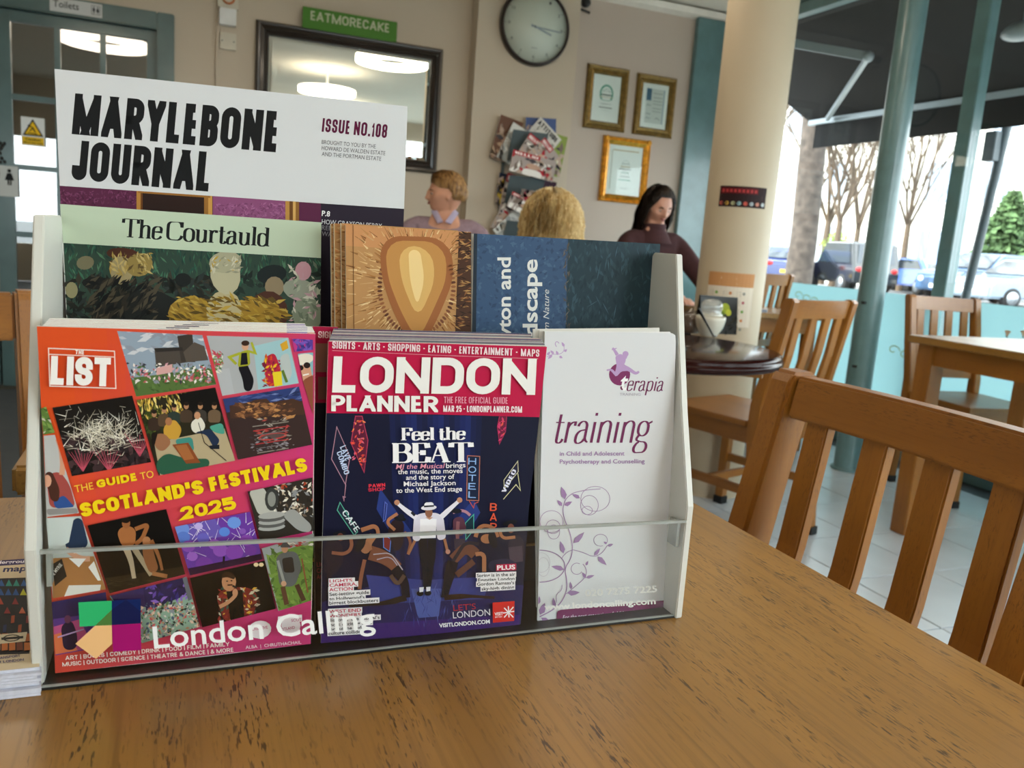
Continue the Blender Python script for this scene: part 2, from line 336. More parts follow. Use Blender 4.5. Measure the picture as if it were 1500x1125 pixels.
class Print:
    """print on the plane through O with normal Nn; shapes are given in the photograph's pixels and laid where their rays meet that plane,
    or in the surface's own metres when frame=(origin, ux, uy) is given"""
    def __init__(s, O, Nn, frame=None, base=.00015, step=.000006):
        s.O = V(O); s.n = V(Nn).normalized(); s.frame = frame
        if frame is None and s.n.dot(CAM-s.O) < 0: s.n = -s.n
        s.v = []; s.f = []; s.c = []; s.off = base; s.step = step; s.clip = None; s.warp = None
    def map(s, x, y):
        if s.frame: o, ux, uy = s.frame; p = V(o)+V(ux)*x+V(uy)*y
        else:
            if s.warp: x, y = s.warp(x, y)
            d = ray(x, y); p = CAM+d*((s.O-CAM).dot(s.n)/d.dot(s.n))
        return p+s.n*s.off
    def raw(s, poly, col):
        if s.clip: poly = clip_poly(poly, s.clip)
        if len(poly) < 3: return
        o = len(s.v); s.v += [s.map(q[0], q[1]) for q in poly]; s.f.append(tuple(range(o, o+len(poly)))); s.c.append(col)
    def up(s, k=1): s.off += s.step*k
    def poly(s, pts, col, up=True):
        col = lin(col); pts = [tuple(q[:2]) for q in pts]
        if len(pts) <= 4 and s.convex(pts): s.raw(pts, col)
        else:
            for t in tessellate_polygon([[V((q[0], q[1], 0)) for q in pts]]): s.raw([pts[i] for i in t], col)
        if up: s.up()
    def convex(s, p):
        if len(p) < 4: return True
        sg = [((p[(i+1) % 4][0]-p[i][0])*(p[(i+2) % 4][1]-p[(i+1) % 4][1])-(p[(i+1) % 4][1]-p[i][1])*(p[(i+2) % 4][0]-p[(i+1) % 4][0])) > 0 for i in range(4)]
        return all(sg) or not any(sg)
    def ell(s, cx, cy, rx, ry, col, rot=0, n=14, up=True, a0=0, a1=360):
        c, k = math.cos(R_(rot)), math.sin(R_(rot)); pts = []
        for i in range(n + (a1-a0 < 360)):
            t = R_(a0+(a1-a0)*i/n); x, y = rx*math.cos(t), ry*math.sin(t); pts.append((cx+x*c-y*k, cy+x*k+y*c))
        s.poly(pts, col, up)
    def blob(s, pts, col, R=1e9, up=True): s.poly(rnd(pts, R, True, 4), col, up)
    def line(s, pts, w, col, closed=False, R=0, up=True, w1=None):
        if R: pts = rnd(pts, R, closed)
        pts = [tuple(q[:2]) for q in pts]
        if closed: pts = pts+[pts[0]]
        w1 = w if w1 is None else w1
        col = lin(col); s._stroke(pts, lambda a, t: w+(w1-w)*t, col, closed)
        if up: s.up()
    def _stroke(s, pts, wf, col, closed=False, band=None):
        q = [V(pts[0])]
        for p in pts[1:]:
            if (V(p)-q[-1]).length > 1e-7: q.append(V(p))
        n = len(q)
        if n < 2: return
        L = []; tot = max(1, n-1)
        for i in range(n):
            d0 = (q[i]-q[i-1]).normalized() if i else ((q[-1]-q[-2]).normalized() if closed else (q[1]-q[0]).normalized())
            d1 = (q[i+1]-q[i]).normalized() if i < n-1 else ((q[1]-q[0]).normalized() if closed else d0)
            m = V((-d0.y-d1.y, d0.x+d1.x))
            if m.length < .2: m = V((-d1.y, d1.x))
            else: m = m.normalized()/max(.35, m.length/2)
            d = (d0+d1); a = math.atan2(d.y, d.x) if d.length > 1e-6 else 0
            L.append((q[i]+m*wf(a, i/tot)/2, q[i]-m*wf(a, i/tot)/2))
        for i in range(n-1):
            pl = [tuple(L[i][0]), tuple(L[i+1][0]), tuple(L[i+1][1]), tuple(L[i][1])]
            yield_poly = pl
            if band: yield_poly = clip_poly(pl, band)
            if len(yield_poly) >= 3: s._emit(yield_poly, col)
    def _emit(s, pl, col):
        if getattr(s, 'aff', None): pl = [s.aff(*q) for q in pl]
        s.raw(pl, col)
    def _place(s, A, B, h, Wd, up=None, shear=0):
        A, B = V(A), V(B); d = B-A; L = d.length
        if up is None: u = V((d.y, -d.x)).normalized()*h if not s.frame else V((-d.y, d.x)).normalized()*h
        else: u = V(up).normalized()*h
        return lambda x, y: tuple(A+d*((x+shear*y)/Wd)+u*y)
    def caps(s, txt, A, B, h, col, wt=.16, wd=.6, gap=None, up=None, shear=0, space=None, R=1.0, cap=False):
        """stroke capitals: cap height h, baseline A-B fits the text; wt weight, wd width of a normal letter (both in cap heights)"""
        gap = wt*.55 if gap is None else gap; space = wd*.45 if space is None else space
        x = 0; items = []
        for ch in txt:
            if ch == ' ': x += space; continue
            g = CAPS[ch]; w = max(0, g[0]*wd-(wt if ch not in "I.|'*!" else 0)); w = max(w, g[0]*wd*.25)
            items.append((g, x+wt/2, w)); x += w+wt+gap
        Wd = x-gap; s.aff = s._place(A, B, h, Wd, up, shear); col = lin(col)
        for g, x0, w in items:
            for st in g[1]:
                closed = st[-1] == 'c'; st = st[:-1] if closed else st
                P = [(x0+q[0]*w, wt/2+q[1]*(1-wt))+tuple(q[2:]) for q in st]
                band = None
                if len(P) == 2 and abs(P[0][0]-P[1][0]) > 1e-4 and abs(P[0][1]-P[1][1]) > 1e-4:
                    a, b = V(P[0][:2]), V(P[1][:2]); d = (b-a).normalized(); P = [tuple(a-d*(wt if st[0][1] in (0, 1) else wt*.1)), tuple(b+d*(wt if st[1][1] in (0, 1) else wt*.1))]; band = [(x0-wt/2-.001, 0), (x0+w+wt/2+.001, 0), (x0+w+wt/2+.001, 1), (x0-wt/2-.001, 1)]
                else:
                    P = rnd(P, min(max(w, .01)*.55, (1-wt)*.5)*R, closed)
                    if not closed:
                        a, b = V(P[0][:2]), V(P[1][:2]); z = V(P[-1][:2]); y = V(P[-2][:2])
                        horiz = abs(a.y-b.y) < 1e-6
                        ext = wt/2
                        if not horiz or len(st) == 2: P[0] = tuple(a+(a-b).normalized()*(ext if not (len(st[0]) == 3) else wt*.5))
                        P[-1] = tuple(z+(z-y).normalized()*(wt/2 if abs(z.y-y.y) > 1e-6 and (z.y < wt or z.y > 1-wt) else wt*.3))
                        band = [(-9, -.3), (999, -.3), (999, 1.15), (-9, 1.15)] if (len(st) > 2 or True) and ch in ',|' else [(-9, 0), (999, 0), (999, 1), (-9, 1)] if g is not CAPS[','] and g is not CAPS['|'] else None
                    else: P = P+[P[0]]
                s._stroke(P, lambda a, t: wt, col, closed, band); s.up(.4)
        s.aff = None; s.up()
    def serif(s, txt, A, B, h, col, thick=.17, thin=.045, shear=0, up=None, space=.28, gap=.02, nos=False):
        x = 0; items = []
        for ch in txt:
            if ch == ' ': x += space; continue
            items.append((SER[ch], x)); x += SER[ch][0]+gap
        s.aff = s._place(A, B, h, x-gap, up, shear); col = lin(col)
        wf = lambda a, t: thin+(thick-thin)*abs(math.sin(a))**1.3
        for g, x0 in items:
            for st in g[1]:
                closed = st[0] == 'c'; hair = st[0] == 'n'; st = st[1:] if closed or hair else st
                P = [(x0+q[0], q[1])+tuple(q[2:]) for q in st]
                if len(P) > 2: P = rnd(P, .3, closed, 7)
                if closed: P = P+[P[0]]
                P = [q[:2] for q in P]
                s._stroke(P, (lambda a, t: thin*1.3) if hair else wf, col, closed, [(-9, -.5), (999, -.5), (999, 1), (-9, 1)]); s.up(.3)
            if not nos:
                for sx, sy, hw in g[2]: s._stroke([(x0+sx-hw, sy), (x0+sx+hw, sy)], lambda a, t: thin, col)
            s.up(.3)
        s.aff = None; s.up()
    def sans(s, txt, A, B, h, col, bold=0.0, up=None, shear=0):
        vs, fs = sans_tris(txt, bold)
        if not vs: return
        x0 = min(v.x for v in vs); x1 = max(v.x for v in vs)
        pl = s._place(A, B, h/.70, x1-x0, up, shear); A_ = V(A); col = lin(col)
        for f in fs: s.raw([pl(vs[i].x-x0, vs[i].y) for i in f], col)
        s.up()
    def para(s, lines, x, y, dx, dy, h, widths, col, slope=0, **k):     # left aligned lines
        for i, (t, w) in enumerate(zip(lines, widths)):
            ax, ay = x+dx*i, y+dy*i; s.sans(t, (ax, ay), (ax+w, ay+w*slope), h, col, **k)
    def dabs(s, n, rx0, ry0, rx1, ry1, cols, sz, asp=2.5, rot=None, up=3):
        """loose short strokes of paint or small bright shapes scattered in a rectangle"""
        for i in range(n):
            x, y = random.uniform(rx0, rx1), random.uniform(ry0, ry1); c = lin(random.choice(cols)); l = sz*random.uniform(.5, 1.4)
            a = random.uniform(0, math.pi) if rot is None else R_(rot)+random.gauss(0, .35); w = l/asp
            ca, sa = math.cos(a)*l, math.sin(a)*l; cb, sb = -math.sin(a)*w, math.cos(a)*w
            s.raw([(x-ca, y-sa), (x+cb*.8, y+sb*.8), (x+ca, y+sa), (x-cb*.8, y-sb*.8)], c)
            if i % max(1, n//up) == 0: s.up()
        s.up()
    def build(s, name, parent=None, m=None):
        me = bpy.data.meshes.new(name); me.from_pydata([tuple(q) for q in s.v], [], s.f)
        ca = me.color_attributes.new('Col', 'FLOAT_COLOR', 'CORNER'); data = []
        for f, c in zip(s.f, s.c): data += (list(c)+[1.0])*len(f)
        ca.data.foreach_set('color', data); me.materials.append(m or PRINT); me.update()
        o = bpy.data.objects.new(name, me); COL.objects.link(o)
        if parent: o.parent = parent
        return o
# ------------------------------------------------------------------ leaflet stand on the near table
TZ = .766
XL, XR = -.063, .301
ACR = glassmat('clear_acrylic', (.97, .985, .98), .07)
EDGE = mat('acrylic_edge', (.62, .64, .62), .2, var=.1, scale=60)
BLACK = mat('black_tray', (.10, .10, .10), .4)
HOLD = mat('holder_white', (.83, .83, .80), .4, var=.02)
TABP = mat('card_grey', (.55, .54, .50), .6)
stand = thing('leaflet_stand', 'white sided leaflet stand with clear front panel standing on the near table', 'display stand', ((XL+XR)/2, .48, TZ))
prof = [(.430, TZ), (.422, .842), (.448, .90), (.466, 1.0), (.512, 1.0), (.56, .93), (.575, TZ)]
for x, s in ((XL-.0045, 1), (XR-.0005, 1)):
    pr = [(.434, TZ), (.420, .842), (.430, .875), (.469, .996), (.531, .996), (.56, .93), (.57, TZ)] if x < 0 else [(.427, TZ), (.428, .842), (.446, .90), (.459, .948), (.472, 1.0), (.50, 1.0), (.555, .93), (.57, TZ)]
    keep(MB().prism([(x, a, b) for a, b in pr], (.005, 0, 0)).build('side_panel', HOLD, None, bevel=.0006), stand)
b = MB().box((XL, .4285, TZ), (XR, .57, TZ+.0012)); keep(b.build('tray_floor', BLACK), stand)
b = MB().box((XL, .496, TZ+.004), (XR, .499, .885)); keep(b.build('tier_riser', BLACK), stand)
b = MB().box((XL, .499, .875), (XR, .568, .879)); keep(b.build('upper_shelf', BLACK), stand)
b = MB().box((XL, .569, TZ+.004), (XR, .572, .93)); keep(b.build('back_panel', HOLD), stand)
b = MB().box((XL+.006, .484, .80), (XR-.004, .486, .8015)); keep(b.build('brass_rail', mat('brass', (.75, .58, .3), .3, .9)), stand)
YA = .431
z0, z1 = py(66, 808, YA).z, py(997, 762, YA).z
b = MB().add([(XL, YA, TZ+.001), (XR, YA-.002, TZ+.001), (XR, YA-.002, z1), (XL, YA, z0)], [(0, 1, 2, 3)])
fp = b.build('front_panel', ACR); keep(fp, stand); tag(fp, 'clear acrylic front panel with white lettering')
b = MB().bar((XL, YA, z0), (XR, YA-.002, z1), .0025, .0016); keep(b.build('panel_edge', EDGE), stand)
b = MB().box((XL, YA-.002, TZ), (XR, YA, TZ+.0016)); keep(b.build('panel_foot', EDGE), stand)
for x in (XL+.003, XR-.004):
    b = MB().box((x, YA, z1-.018 if x > 0 else z0-.018), (x+.0022, YA+.010, (z1 if x > 0 else z0)-.001)); keep(b.build('corner_clip', EDGE), stand)
lg = Print((XL, YA-.0003, .8), V((XR-XL, -.002, 0)).cross(V((0, 0, 1))), base=.0005)
C2 = lambda *p: [(50+x/3.41, 740+y/3.41) for x, y in p]
lg.poly(C2((222, 483), (388, 475), (388, 520), (305, 600), (228, 605)), '2fb56e')
lg.poly(C2((388, 520), (388, 597), (305, 600)), '4f7a3a')
lg.poly(C2((388, 475), (533, 467), (533, 588), (388, 597)), '10245c')
lg.poly(C2((388, 520), (460, 470), (533, 530), (533, 588), (388, 597)), '131a4a')
lg.poly(C2((305, 600), (388, 597), (390, 690), (310, 765), (207, 690)), 'efbd83')
lg.poly(C2((389, 597), (533, 588), (535, 722), (395, 730)), 'a3116a')
lg.sans('London Calling', (226, 949), (550, 919.5), 32, 'f2f2f2', bold=.012)
lg.sans('020 7275 7225', (857, 873), (962, 866.5), 9.5, 'c9c9c4', bold=.02)
lg.sans('www.londoncalling.com', (797, 893), (960, 884), 8.5, 'd9d9d5', bold=.03)
o = lg.build('panel_lettering'); keep(o, stand)

# ------------------------------------------------------------------ magazines and leaflets
def plane3(a, b, c):
    A, B, C = (py(*q) for q in (a, b, c)); n = (B-A).cross(C-A).normalized()
    if n.dot(CAM-A) < 0: n = -n
    return A, n
def onplane(pl, x, y, off=0):
    O, n = pl; d = ray(x, y); return CAM + d*((O-CAM).dot(n)/d.dot(n)) + n*off
def booklet(name, label, cat, pl, outline, th, group=None, m=None, shift=(0, 0, 0)):
    """paper block whose front face fills the outline on plane pl; th is its thickness away from the reader"""
    O, n = pl; pts = [onplane(pl, *q)+V(shift) for q in outline]
    o = MB().prism([p-n*th for p in pts], n*th).build(name, m or PAPER, None, loc=pts[0])
    tag(o, label, cat, group); bpy.context.view_layer.update()
    pr = Print(O, n); return o, pr
def fin(pr, o, name='cover_print', label=None):
    p = pr.build(name); keep(p, o)
    if label: p['label'] = label
    return p

# --- tall journal at the back
pl = plane3((97, 463, .545), (590, 330, .545), (80, 101, .557))
out = [(80, 101), (597, 156), (583, 560), (101, 580)]
mj, P = booklet('magazine', 'tall white magazine with heavy black title, highest at the back of the stand', 'magazine', pl, out, .006)
P.clip = [(80, 101), (597, 156), (583, 560), (101, 580)]
P.poly([(86, 272), (470, 298), (470, 560), (101, 580)], '5a2644')
P.poly([(312, 287), (425, 295), (425, 480), (312, 480)], '8c4f78')
P.poly([(470, 298), (592, 306), (583, 560), (470, 560)], '2a2230')
P.dabs(160, 88, 280, 200, 300, ['6b3353', '4a1f38', '7a4062'], 3)
P.dabs(260, 315, 298, 422, 326, ['9a5b86', '774066', 'a5678f'], 3)
P.poly([(202, 280), (308, 287), (308, 320), (202, 312)], '2b1b17')
for x0, x1, c in ((200, 206, 'b5803c'), (206, 209, '6b3f1c'), (299, 305, '9a6a30'), (305, 311, 'c8954c'), (418, 424, 'b98a45'), (424, 429, '6b4420'), (429, 433, 'd2a560'), (433, 438, '8e6330')):
    P.poly([(x0, 279+(x0-200)*.07), (x1, 279+(x1-200)*.07), (x1, 345), (x0, 340)], c)
P.poly([(202, 279), (308, 286.5), (308, 290), (202, 282.5)], '9a6a30')
P.poly([(80, 101), (597, 156), (592, 306), (86, 272)], 'd7d9dc')
P.caps('MARYLEBONE', (105, 196.5), (406, 223.5), 60, '17181a', wt=.215, wd=.56, gap=.075)
P.caps('JOURNAL', (104, 263), (307, 281), 58, '17181a', wt=.215, wd=.56, gap=.075)
P.caps('ISSUE NO.108', (471, 193), (566, 202.5), 20, '5a1238', wt=.17, wd=.5, gap=.11)
for i, (t, w) in enumerate((('BROUGHT TO YOU BY THE', 79), ('HOWARD DE WALDEN ESTATE', 93), ('AND THE PORTMAN ESTATE', 87))):
    P.sans(t, (471, 211+8.7*i), (471+w, 211+8.7*i+w*.085), 6.0, '6a6a70')
P.sans('P.8', (471, 316), (483, 317.2), 7.5, 'f2f2f2', bold=.02)
for i, (t, w) in enumerate((('HOW GRAYSON PERRY', 88), ('REIMAGINED THE', 74), ('WALLACE', 40))):
    P.sans(t, (471, 328+8.8*i), (471+w, 328+8.8*i+w*.075), 6.8, 'd9d9dd' if i == 0 else '8d8b94')
fin(P, mj)

# --- gallery leaflet
pl = plane3((99, 463, .528), (469, 440, .528), (88, 299, .536))
out = [(88, 299), (470.5, 326), (469, 520), (103, 560)]
ct, P = booklet('magazine', 'pale green headed gallery magazine with a dark crowd painting, before the tall white one', 'magazine', pl, out, .003)
P.clip = out
P.poly([(93, 356), (470, 378), (469, 520), (103, 560)], '2e4238')
P.dabs(500, 93, 352, 470, 420, ['2f5a48', '3a6650', '274a40', '1f3a34', '4c7258', '33503c'], 7, 4, 80, up=6)
P.dabs(380, 93, 405, 330, 480, ['22231f', '2c2b25', '1b1f1e', '38352b', '2a3230'], 9, 2.2, up=5)
P.dabs(110, 330, 395, 470, 480, ['24302a', '33443a', '1c2522'], 8, 2, up=5)
# plain painted stand-in: a loose crowd of hats and coats in the same colours
for cx, cy, rx, ry, c in ((125, 385, 13, 10, '6f6a52'), (105, 425, 9, 12, '8a8462'), (140, 415, 20, 9, '1c1c1c'), (180, 372, 24, 9, '4a2a1f'), (178, 396, 17, 21, '9b8c66'), (204, 388, 20, 17, '8f7b45'), (200, 470, 70, 44, '1d1f1e'),
                          (268, 410, 12, 10, '191d1d'), (398, 402, 22, 14, '1c2425'), (402, 420, 14, 15, '8a7a60'), (392, 460, 30, 34, '4b2c22'), (440, 425, 26, 16, '8f9484'), (444, 397, 12, 14, 'b98a94'), (450, 460, 22, 26, '7d8672'),
                          (280, 460, 34, 26, '96762e'), (375, 462, 38, 26, '9c7a2c'), (328, 455, 26, 30, 'b3a680'), (330, 402, 22, 30, 'b4ae90'), (330, 384, 24, 16, 'a6a287')):
    P.ell(cx, cy, rx, ry, c, rot=random.uniform(-15, 15))
P.dabs(150, 250, 435, 420, 475, ['a8872f', '7f6223', 'b89a45', '5c4a22'], 8, 3, 20)
P.dabs(120, 130, 410, 230, 480, ['2d2a24', '141617', '4a4335'], 10, 3, 130)
P.dabs(50, 160, 370, 224, 402, ['a38a4a', '5c4b2c', 'bda66a'], 6, 3)
P.dabs(60, 425, 388, 468, 470, ['b88f98', 'a3a892', '66705f', 'c9c4b4'], 6, 2.5)
P.dabs(40, 308, 376, 352, 400, ['c8c4ac', '8f8e78', 'b8973c'], 5, 3)
P.poly([(88, 299), (470.5, 326), (470, 378), (93, 356)], 'bccbb3')
P.serif('The Courtauld', (179, 347), (395, 361), 27, '16191b', thick=.165, thin=.05, space=.2)
fin(P, ct)

# --- tan theatre leaflets (plain stand-in artwork in the same warm colours)
pl = plane3((510, 470, .505), (692, 470, .505), (508, 329, .512))
def theatre(x0, y0, k, lab):
    sh = pl[1]*(-.0025*k)
    w = 692-508
    O = (pl[0]+sh, pl[1]); out = [(x0, y0), (x0+w-k*6, y0+11), (x0+w-k*6, 560), (x0+2, 560)]
    o, P = booklet('leaflet', lab, 'leaflet', O, out, .0012, 'tan theatre leaflets')
    P.clip = out; P.poly(out, 'b98a58'); return o, P, O
LBT = 'tan and gold theatre leaflet, one of the row left of the dark blue booklet'
for k, x in ((4, 484), (3, 489), (2, 499)):
    o, P, _ = theatre(x, 326+.4*k, k, LBT); P.dabs(120, x, 326, x+24, 480, ['a8743f', 'd6b07a', '8a5a30', 'c98a55'], 7, 5, 10); P.line([(x+.6, 327), (x+2.4, 560)], 1.0, 'd9c49a'); fin(P, o)
lion, P, _ = theatre(506, 329, 0, 'tan and gold theatre leaflet, foremost and fully shown beside the dark blue booklet')
lion['group'] = 'tan theatre leaflets'
P.poly([(506, 329), (692, 340), (692, 372), (506, 360)], 'c98f5e')
for i in range(520):
    a = random.uniform(0, 2*math.pi); r0 = random.uniform(48, 100); cx, cy = 610, 420
    x, y = cx+r0*math.cos(a)*.95, cy+r0*math.sin(a)*1.15; l = random.uniform(6, 20); da = a+random.uniform(-.25, .25)
    c = random.choice(['d8b27c', 'a9743f', '7f4f2a', 'e2c492', 'b98550', 'c9a070', '8d6238'])
    P.line([(x, y), (x+l*math.cos(da), y+l*math.sin(da))], random.uniform(1, 3), c, w1=.5, up=(i % 40 == 0))
for i in range(70):
    a = 2*math.pi*i/70; P.ell(610+54*math.cos(a), 420+70*math.sin(a), 4, 2, random.choice(['5d3524', '7a4a32', '96603c']), rot=math.degrees(a), n=6, up=(i % 8 == 0))
P.blob([(558, 345), (655, 348), (668, 400), (640, 470), (612, 520), (580, 470), (556, 400)], '9e6238', R=40)
P.blob([(566, 352), (646, 354), (658, 400), (632, 460), (612, 500), (588, 460), (565, 400)], 'c08a4c', R=36)
P.blob([(585, 360), (628, 361), (640, 405), (612, 470), (585, 405)], 'dcb06a', R=24)
P.blob([(598, 366), (615, 366), (622, 410), (611, 450), (600, 410)], 'efd091', R=14)
P.poly([(672, 340), (692, 341), (692, 560), (664, 560)], '4a2f20')
P.dabs(110, 668, 340, 692, 480, ['8a5a34', 'b58a54', '2f1d15'], 5, 4, 0)
P.line([(517, 330), (519, 560)], .9, '6f4a2c')
fin(P, lion)

# --- dark blue booklet
pl = plane3((692, 485, .506), (963, 480, .498), (694, 342, .510))
out = [(694, 342), (967, 357.5), (957, 560), (690, 560)]
cb, P = booklet('booklet', 'dark blue landscape booklet with sideways white lettering, right of the tan leaflets', 'booklet', pl, out, .007)
P.clip = out
P.poly([(694, 342), (967, 357.5), (957, 560), (690, 560)], '32485c')
P.poly([(694, 342), (832, 350), (826, 560), (690, 560)], '3f5878')
P.poly([(832, 350), (967, 357.5), (957, 560), (826, 560)], '2c404a')
P.dabs(420, 694, 342, 828, 490, ['46607f', '3a5170', '4d6784', '354a68'], 4, 1.5)
P.dabs(260, 834, 350, 960, 490, ['304650', '283a44', '364c54', '3c5560'], 6, 2.5, 95)
P.dabs(60, 826, 350, 834, 490, ['6d6862', '58504a', '4a4c50'], 4, 4, 92)
P.dabs(14, 860, 360, 950, 470, ['4f6a78', '46606c'], 9, 12, 100)
P.poly([(694, 342), (699, 342.3), (696, 560), (690, 560)], '2b3540')
P.sans('Newton and', (747.5, 545), (747.5, 377), 19, 'e6e7e4', bold=.022, up=(-1, 0))
P.sans('landscape', (786.5, 540), (786.5, 380), 21, 'e6e7e4', bold=.022, up=(-1, 0))
P.serif('drom', (804, 512), (804, 474), 9, 'd5d8d8', thick=.12, thin=.06, shear=.25, up=(-1, 0), nos=True) if False else None
P.sans('from Nature', (804, 502), (804, 425), 8.5, 'd5d8d8', up=(-1, 0), shear=.25)
fin(P, cb)

# --- festival guide (front left pocket)
plL = plane3((81, 985, .440), (455, 942, .440), (54, 478, .437))
outL = [(54, 478), (462, 489), (461, 600), (459, 750), (457, 880), (455, 943), (300, 962), (81, 986), (76, 878), (68, 753), (61, 606)]
for k in range(6, 0, -1):
    dx, dy = (3+k*2.2, -k*2.3)
    pk = (plL[0]-plL[1]*(.0018*k), plL[1])
    o, P = booklet('festival_guide', 'festival guide stacked behind the orange front copy, only its page edges showing', 'magazine', pk,
                   [(54+dx+2, 480+dy), (462-k*1.2-(8 if k > 4 else 0), 488+dy), (454, 900), (92, 935)], .0012, 'festival guides')
    q = P.clip = [(54+dx+2, 480+dy), (462-k*1.2-(8 if k > 4 else 0), 488+dy), (454, 900), (92, 935)]
    P.poly([(q[0][0], q[0][1]+1.6), (q[1][0], q[1][1]+1.6), q[2], q[3]], 'c9541f')
    P.line([(q[0][0], q[0][1]+.6), (q[1][0], q[1][1]+.6)], 1.5, 'e6e4df')
    P.line([(q[0][0]+160+k*10, q[0][1]+4.5), (q[0][0]+190+k*12, q[0][1]+5.2)], 1.2, '343c58'); P.line([(420, q[1][1]+1.2), (450, q[1][1]+2)], 2.2, '6f4aa0')
    fin(P, o)
li, P = booklet('festival_guide', 'orange and pink festival guide with a photo collage, foremost in the left pocket', 'magazine', plL, outL, .0015, 'festival guides')
hull = [(54, 478), (462, 489), (455, 943), (81, 986)]
C1 = lambda *p: [(50+x/3.41, 460+y/3.41) for x, y in p]
def bg(x, y):
    t = max(0, min(1, ((x-120)*.9+(y-520)*.28)/330)); a, b = (222, 82, 34), (204, 58, 118)
    return tuple((a[i]+(b[i]-a[i])*t)/255 for i in range(3))
n = 22
edgeL = lambda y: 54+(y-478)*.0535 if y < 878 else 76+(y-878)*.046
edgeR = lambda y: 462-(y-489)*.0155
rows = [478+i*(508/n) for i in range(n+1)]
for i in range(n):
    for j in range(16):
        f0, f1 = j/16, (j+1)/16
        def pt(f, y):
            top = 478+f*11; bot = 986-f*43; yy = top+(bot-top)*(y-478)/508
            return (edgeL(yy)+(edgeR(yy)-edgeL(yy))*f, yy)
        a, b_, c_, d_ = pt(f0, rows[i]), pt(f1, rows[i]), pt(f1, rows[i+1]), pt(f0, rows[i+1])
        P.poly([a, b_, c_, d_], bg((a[0]+c_[0])/2, (a[1]+c_[1])/2), up=False)
P.up(2)
def photo(quad, sky, f=None):
    P.clip = quad; P.poly(quad, sky)
    if f: f()
    P.clip = None; P.up(3)
def person(x, y, h, top, leg, skin='c98f6e', hair='2c1d16', arms=True):
    P.blob([(x-h*.09, y), (x-h*.12, y-h*.5), (x+h*.1, y-h*.5), (x+h*.09, y)], leg, R=h*.03)
    P.blob([(x-h*.12, y-h*.45), (x-h*.13, y-h*.78), (x, y-h*.84), (x+h*.13, y-h*.78), (x+h*.12, y-h*.45)], top, R=h*.06)
    P.ell(x, y-h*.9, h*.065, h*.08, skin); P.ell(x, y-h*.95, h*.07, h*.05, hair)
# church and crowd
def f_():
    P.dabs(60, 172, 484, 310, 520, ['cfd3d8', '8f99a6', 'b9c0c8'], 9, 2.5, 0)
    P.poly(C1((600, 170), (740, 165), (770, 240), (610, 265)), '4d4640'); P.poly(C1((715, 110), (790, 98), (805, 240), (735, 240)), '3d3731'); P.poly(C1((745, 190), (800, 140), (850, 160), (870, 230), (760, 240)), '574e46')
    P.poly(C1((740, 165), (600, 172), (610, 190), (745, 182)), '2f2b28')
    P.poly(C1((470, 320), (900, 270), (915, 350), (490, 420)), '55703a'); P.dabs(70, 190, 535, 315, 575, ['4b6633', '607d42', '42592f'], 5, 2)
    P.dabs(170, 185, 532, 310, 560, ['e6e2dc', 'c05a60', '3b3a44', 'd7a0a8', '8a8f9c', 'efe9e0'], 3.2, 1.6)
    P.poly(C1((610, 270), (690, 250), (690, 290), (612, 305)), 'd9a8a4')
photo(C1((415, 85), (840, 105), (910, 352), (510, 412)), '93a3b4', f_)
# room with woman
def f_():
    P.poly(C1((1095, 160), (1265, 120), (1320, 350), (1120, 380)), '9fc6cd'); P.poly(C1((890, 280), (975, 270), (1000, 400), (930, 410)), 'b5b9bd')
    P.dabs(40, 312, 515, 326, 545, ['3f6b34', '6f8f3a', 'c24a5a', 'e8e4d0'], 5, 3)
    P.blob(C1((1015, 260), (1060, 240), (1100, 330), (1085, 385), (1050, 385), (1040, 320)), '14141a', R=6)
    P.blob(C1((1025, 190), (1075, 175), (1080, 255), (1015, 265)), 'a3a82c', R=4); P.line(C1((1030, 195), (975, 215), (1010, 250)), 4, 'a8ad30'); P.line(C1((1070, 185), (1105, 195), (1085, 140)), 3.5, 'a8ad30')
    P.poly(C1((1035, 195), (1062, 192), (1068, 250), (1030, 255)), '16161c'); P.ell(*C1((1054, 160))[0], 5, 6.5, 'd3a183'); P.ell(*C1((1055, 145))[0], 6, 4, '3a241a')
    P.blob(C1((1145, 220), (1200, 190), (1235, 280), (1215, 360), (1160, 360)), 'b5263f', R=6); P.dabs(50, 386, 522, 410, 566, ['e4b520', 'b8283f', '7c1f3a', 'd8541f'], 4, 2); P.poly(C1((1190, 290), (1235, 285), (1240, 355), (1200, 362)), 'e8d02a')
    P.blob(C1((1225, 210), (1270, 190), (1290, 300), (1260, 345), (1235, 280)), 'b9c2c0', R=6); P.poly(C1((1228, 150), (1262, 130), (1270, 170), (1240, 185)), 'd9a52e'); P.line(C1((1240, 280), (1262, 340)), 4, '5f7a30')
photo(C1((862, 108), (1270, 118), (1322, 345), (940, 408)), 'aeb1b4', f_)
# right edge: purple, woman with hat
photo(C1((1285, 122), (1392, 128), (1392, 178), (1300, 188)), '5b3f9a', lambda: P.dabs(30, 425, 495, 460, 515, ['c23a8a', '3f3a8a', '7a5ac0'], 6, 2))
def f_():
    P.poly(C1((1300, 195), (1395, 192), (1395, 300), (1330, 340)), '87b9c6'); P.blob(C1((1318, 260), (1375, 240), (1392, 330), (1340, 350)), 'd39c80', R=7)
    P.blob(C1((1340, 330), (1395, 300), (1395, 560), (1350, 500)), '8f4f38', R=5); P.ell(*C1((1345, 225))[0], 15, 8, 'e7dfd0', rot=-10); P.ell(*C1((1330, 268))[0], 4.5, 4, '2a1c18'); P.ell(*C1((1362, 255))[0], 5, 4.5, '2a1c18'); P.line(C1((1342, 305), (1372, 298)), 2, 'f2ece6')
photo(C1((1300, 200), (1393, 190), (1393, 590), (1345, 345)), 'b98a78', f_)
